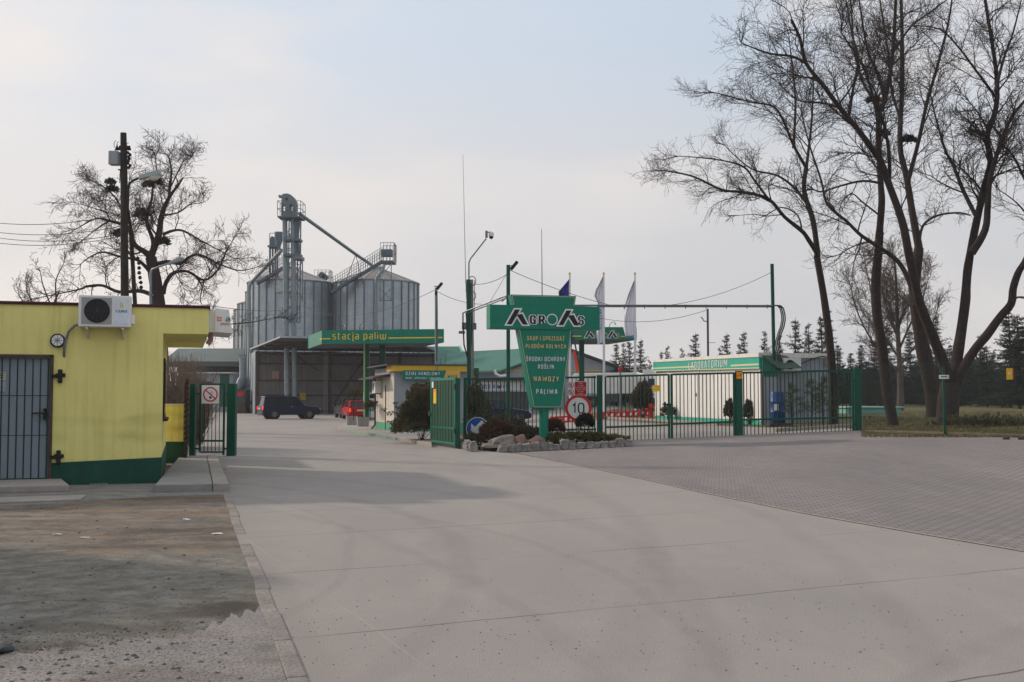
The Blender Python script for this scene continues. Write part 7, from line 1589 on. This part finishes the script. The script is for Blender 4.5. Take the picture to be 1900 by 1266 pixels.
# creosoted pole
YP = 31.0; PL_ = thing('utility_pole', 'dark wooden utility pole with a grey box and a street lamp arm', 'pole', GX(232, YP)); 
m = MB(); m.tube([GX(234, YP), P(229, 247, YP)], [.14, .085], 12); m.build('pole', wood, PL_, smooth=True)
a, b = P(204.5, 307, YP), P(222, 282, YP); MB().box(a.x, b.x, YP-.16, YP+.1, a.z, b.z).build('meter_box', greyc, PL_, bevel=.01)
m = MB(); m.tube([P(213, 278, YP), P(243, 278, YP)], .022, 6); m.tube([P(229, 315, YP), P(219, 315, YP)], .02, 5)
for px in (217, 222, 237, 240): m.lathe([(.03, -.02), (.045, .02), (.03, .07), (.02, .1)], P(px, 277, YP), 8)
for i in range(8): q = P(238+rr.uniform(-2, 5), 284+i*4, YP); m.lathe([(.03, -.03), (.05, 0), (.03, .05)], q, 7)
m.build('insulators', black, PL_)
m = MB()
for cx_, cy_, rr__ in ((215, 268, 5), (220, 270, 5), (238, 271, 4.5), (240, 290, 5)): m.tube([P(cx_+rr__*math.cos(a)*.7, cy_+rr__*math.sin(a)*1.3, YP) for a in [i*.5 for i in range(11)]], .008, 4)
m.tube([P(234, 250, YP-.1), P(236, 330, YP-.1), P(237, 400, YP-.1), P(236, 560, YP-.1)], .014, 5); m.tube([P(223, 315, YP), P(222, 340, YP)], .012, 5); m.build('cable', black, PL_)
m = MB(); m.tube([P(237, 395, YP-.1), P(238, 350, YP-.15), P(240, 341, YP-.15), P(247, 335, YP-.15), P(257, 331, YP-.15)], .035, 8); m.build('lamp_arm', black, PL_, smooth=True)
A_, B_ = P(257, 331, YP-.15), P(298, 322, YP-.2); ax = (B_-A_).normalized(); upv = Vector((0, 0, 1)); fM = Matrix.Translation(A_) @ Matrix.Rotation(-math.atan2(ax.z, ax.x), 4, 'Y'); ll = (B_-A_).length
lh = MB(); lh.prism([(0, -.1, -.04), (ll, -.13, -.04), (ll*.97, -.11, .12), (.05, -.08, .07)], (0, .22, 0)); lh.v = [tuple(fM @ Vector(v)) for v in lh.v]; lh_ = lh.build('lamp_head', mat('lamp_shell', (.30, .34, .37), .5, .08), PL_, bevel=.015)
lg = MB().lathe([(.12, 0), (.11, -.05), (.06, -.1)], (0, 0, 0), 14); lg.v = [tuple(fM @ Vector((v[0]*1.5+ll*.68, v[1], v[2]-.04))) for v in lg.v]; lg.build('lamp_glass', off, lh_, smooth=True)
ST = thing('support_strut', 'dark slanting strut pole beside the utility pole', 'pole', GX(264, YP+.6)); MB().tube([GX(266, YP+.6), P(243, 432, YP+.5), P(238, 385, YP)], [.07, .06, .02], 8).build('strut', wood, ST)
m = MB()
for i in range(7): q = P(256+i*.9+rr.uniform(-1, 1), 480+i*9, YP+.5); m.lathe([(.03, -.04), (.06, 0), (.03, .06)], q, 7)
m.build('fitting', black, ST)
YL = 46.0; t = thing('street_lamp', 'smaller grey street lamp in front of the gnarled tree', 'street lamp', GX(280, YL)); m = MB(); m.tube([GX(280, YL), P(279.5, 508, YL), P(282, 500, YL), P(312, 489, YL)], [.09, .05, .045, .04], 9); m.build('pole', galvp, t, smooth=True)
m = MB(); m.prism([P(310, 491, YL), P(334, 483, YL), P(338, 478, YL), P(331, 476, YL), P(312, 487, YL)], (0, .3, 0)); m.build('lamp_head', mat('lamp_shell', None), t, bevel=.02); m = MB(); m.tube([P(280, 546, YL), P(280, 549, YL)], .11, 8); m.build('collar', grey, t)
for i, (py0, py1, lb) in enumerate([(405, 396, 'topmost of the four wires entering from the left edge'), (421, 419, 'second of the four wires entering from the left edge'), (430, 434, 'third of the four wires entering from the left edge'), (441, 438, 'lowest of the four wires entering from the left edge')]):
    wirecable(lb, P(-60, py0+1, YP+3), P(228, py1, YP), .25, .011)
wirecable('low wire running from the yellow roof towards the silos', P(378, 566, 26), P(560, 566, 90), .3, .012)

# spruces
def spruce_mesh(seed, Ht, Rb, dense):
    rr = random.Random(seed); T = MB(); f = MB(); T.tube([(0, 0, 0), (rr.uniform(-.05, .05), 0, Ht*.6), (0, 0, Ht)], [.13*Ht/8, .07*Ht/8, .012], 7)
    z = Ht*.06; 
    while z < Ht*.97:
        fr = 1-z/Ht; n = int((5+5*fr)*dense); R_ = Rb*(fr**.85)*rr.uniform(.5, 1.2)+.1
        for i in range(n):
            a = rr.random()*6.283; ln = R_*rr.uniform(.35, 1.15); rise = rr.uniform(.1, .35) if fr < .4 else rr.uniform(-.25, .12)
            p0 = Vector((0, 0, z+rr.uniform(-.1, .1))); e = Vector((math.cos(a)*ln, math.sin(a)*ln, rise*ln)); T.tube([p0, p0+e*.5+Vector((0, 0, -.05*ln)), p0+e], [.02, .014, .006], 3, cap=False)
            k = max(3, int(ln/.13))
            for j in range(k):
                c = p0+e*((j+.6)/k); tp = 1-.6*j/k
                for q_ in range(5):
                    v = (e.normalized()*.5+Vector((rr.gauss(0, .55), rr.gauss(0, .55), rr.gauss(-.1, .35)))).normalized()*rr.uniform(.2, .46)*(tp*.6+.4)*(Ht/8)**.5; s = v.orthogonal().normalized(); s = (s*math.cos(q_)+v.normalized().cross(s)*math.sin(q_))*.035
                    f.add([c-s, c+v*.5+s, c+v, c+v*.5-s*.6], [(0, 1, 2, 3)])
        z += Ht*rr.uniform(.03, .05)
    return T, f
def mk_spruce(seed, Ht, Rb, dense):
    t = thing('spruce_tree', '', 'tree', (0, 0, 0)); T, f = spruce_mesh(seed, Ht, Rb, dense); T.build('trunk', bark, t, world=False); f.build('crown', needle, t, world=False); return t
protos = [mk_spruce(201, 8, 2.5, 1.0), mk_spruce(202, 8, 2.1, .7), mk_spruce(203, 8, 2.6, 1.25), mk_spruce(204, 8, 3.0, 1.35)]; used = [False]*4
near = ['spruce tree rising between the flagpoles', 'spruce tree just right of the right flagpole', 'spruce tree above the lorry', 'spruce tree over the left end of the laboratory', 'spruce tree above the laboratory lettering', 'spruce tree above the right half of the laboratory fascia', 'spruce tree behind the grey end wall of the laboratory', 'spruce tree behind the leftmost bare tree trunk']
SP = [ # px, top py, Y, proto, label
 (1144, 634, 100, 0, 'small spruce tree seen just right of the banner with blue letters'), (1158, 636, 98, 1, 'middle one of three spruces between the two white flagpoles'), (1168, 630, 104, 0, 'taller spruce close left of the right flagpole'), (1190, 627, 98, 0, 'tallest spruce just right of the right flagpole'),
 (1206, 668, 96, 1, 'low spruce top above the lorry cab'), (1228, 650, 118, 0, 'small spruce top at the left end of the laboratory roof'), (1240, 642, 112, 1, 'second small spruce top above the left end of the laboratory'), (1266, 646, 114, 1, 'tiny spruce top above the first laboratory letters'),
 (1292, 615, 100, 0, 'dark full spruce above the middle laboratory letters'), (1350, 616, 96, 0, 'spruce directly above the last laboratory letters'), (1337, 645, 108, 1, 'low thin spruce left of the pair right of the thin pole'), (1382, 612, 96, 0, 'spruce rising left of the right green gantry post'), (1372, 640, 108, 1, 'low spruce between two taller ones near the gantry post'),
 (1420, 614, 92, 1, 'sparse thin spruce just left of the right gantry post'), (1449, 622, 90, 1, 'thin spruce just right of the cable loops'), (1478, 588, 84, 0, 'tall spruce behind the grey end of the laboratory'), (1502, 600, 88, 1, 'spruce behind the roof end left of the slender trunk'), (1526, 582, 82, 0, 'tallest spruce immediately left of the slender trunk'), (1540, 575, 86, 1, 'spruce immediately right of the slender trunk'),
 (1556, 640, 84, 2, 'broad low spruce right of the slender trunk'), (1580, 655, 80, 2, 'bushy spruce beyond the end gate post'), (1600, 640, 90, 2, 'bushy dark spruce left of the knobbly trunk'), (1625, 630, 84, 3, 'wide dark spruce hidden by the knobbly trunk'), (1648, 600, 92, 0, 'spruce peeping right of the knobbly trunk'), (1690, 615, 88, 2, 'dark spruce left of the thick rear trunk'), (1675, 660, 78, 3, 'broad low spruce under the pale bare tree'),
 (1740, 580, 84, 0, 'tall spruce behind the forking trunks'), (1722, 640, 80, 3, 'wide spruce behind the rear trunk foot'), (1765, 640, 86, 2, 'spruce in the fork of the largest tree'), (1800, 655, 82, 3, 'broad spruce right of the fork'), (1822, 618, 90, 0, 'slim spruce under the outer leaning stem'), (1845, 650, 84, 3, 'broad dark spruce right of the leaning stem'), (1876, 574, 74, 2, 'tallest full spruce near the right edge of the picture'), (1905, 600, 78, 3, 'full spruce cut by the right edge of the picture'), (1893, 582, 68, 3, 'broad tall dark spruce at the right picture edge behind the yellow plate'), (1833, 640, 76, 3, 'wide dark spruce under the outer leaning stem'), (1610, 668, 76, 3, 'wide dark spruce just right of the end gate post'), (1860, 680, 72, 3, 'lowest broad spruce in front at the right edge'), (1780, 690, 74, 3, 'lowest broad spruce below the fork'), (1640, 690, 72, 3, 'lowest broad spruce right of the end gate post')]
for px, top, Y, k_, lb in SP:
    b = GX(px, Y); h = ZZ(top, Y)-b.z; s = h/8; wx = 1.0
    if not used[k_]: used[k_] = True; r = protos[k_]; r.location = b; r['label'] = lb; r['group'] = 'spruce trees along the back of the grass'
    else: r = copy_thing(protos[k_], b, rnd.random()*6, lb, 'spruce trees along the back of the grass')
    ws = s*(1.0 if k_ < 2 else 1.15)*rnd.uniform(.85, 1.05); r.scale = (ws, ws, s)
# dark wood edge behind the spruces
rr = random.Random(77); m = MB()
for i in range(9000):
    px = rr.uniform(1560, 1990); Y = rr.uniform(92, 102); hgt = ZZ(688+22*noise.noise(Vector((px*.03, 0, 0)))*2+14*noise.noise(Vector((px*.13, 3, 0))), 95)
    x = XX(px, Y); z0_ = H(x, Y); z = z0_+rr.random()*(hgt-z0_); c = Vector((x, Y, z))
    for j in range(3):
        v = Vector((rr.gauss(0, 1), rr.gauss(0, 1), rr.gauss(-.2, .7))).normalized()*rr.uniform(.3, .7); s = v.orthogonal().normalized()*.16; m.add([c-s, c+v*.5+s, c+v, c+v*.5-s], [(0, 1, 2, 3)])
tag(m.build('conifer_thicket', needle, origin=(0, 0, 0)), 'dark conifer thicket closing the back of the grass on the right', 'thicket', kind='stuff')
# grass tufts
m = MB(); rr = random.Random(5)
for i in range(9000):
    px = rr.uniform(1600, 1900); py = rr.uniform(762, 812)**1; p = G(px, py)
    if p.y > 60: continue
    for j in range(4):
        a = rr.random()*6.3; h = rr.uniform(.03, .08); o = Vector((math.cos(a), math.sin(a), 0)); b = p+o*.03; m.add([b+Vector((-o.y, o.x, 0))*.008, b-Vector((-o.y, o.x, 0))*.008, b+o*h*.6+Vector((0, 0, h))], [(0, 1, 2)])
tag(m.build('grass_tufts', mat('dry_grass', (.13, .115, .045), .9, .35, 1.2), origin=(0, 0, 0)), 'short yellowish winter grass tufts behind the chain link fence', 'grass', kind='stuff')
q = G(1830, 793); foliage(q+Vector((0, 0, .12)), (1.7, .6, .25), 900, .1, 3, shell=.1, flat=.3).build('ground_ivy', junip2)
o = bpy.data.objects['ground_ivy']; tag(o, 'dark low creeping plants on the grass right of the largest tree', 'plant')
# ------------------------------------------------------------------ thin haze filling the air
hz = MB().box(-260, 260, -30, 330, -1.2, 32).build('haze', MATS['black_paint'], origin=(0, 0, 0)); hz['kind'] = 'stuff'; hz['label'] = 'thin pale spring haze in the air over the whole yard'
hm = bpy.data.materials.new('haze_air'); hm.use_nodes = True; nt = hm.node_tree; nt.nodes.clear(); vo = N(nt, 'ShaderNodeOutputMaterial'); pv = N(nt, 'ShaderNodeVolumePrincipled')
pv.inputs['Color'].default_value = (.9, .92, .96, 1); pv.inputs['Density'].default_value = .0004; pv.inputs['Anisotropy'].default_value = .3; L(nt, pv.outputs[0], vo.inputs['Volume'])
hz.data.materials.clear(); hz.data.materials.append(hm)
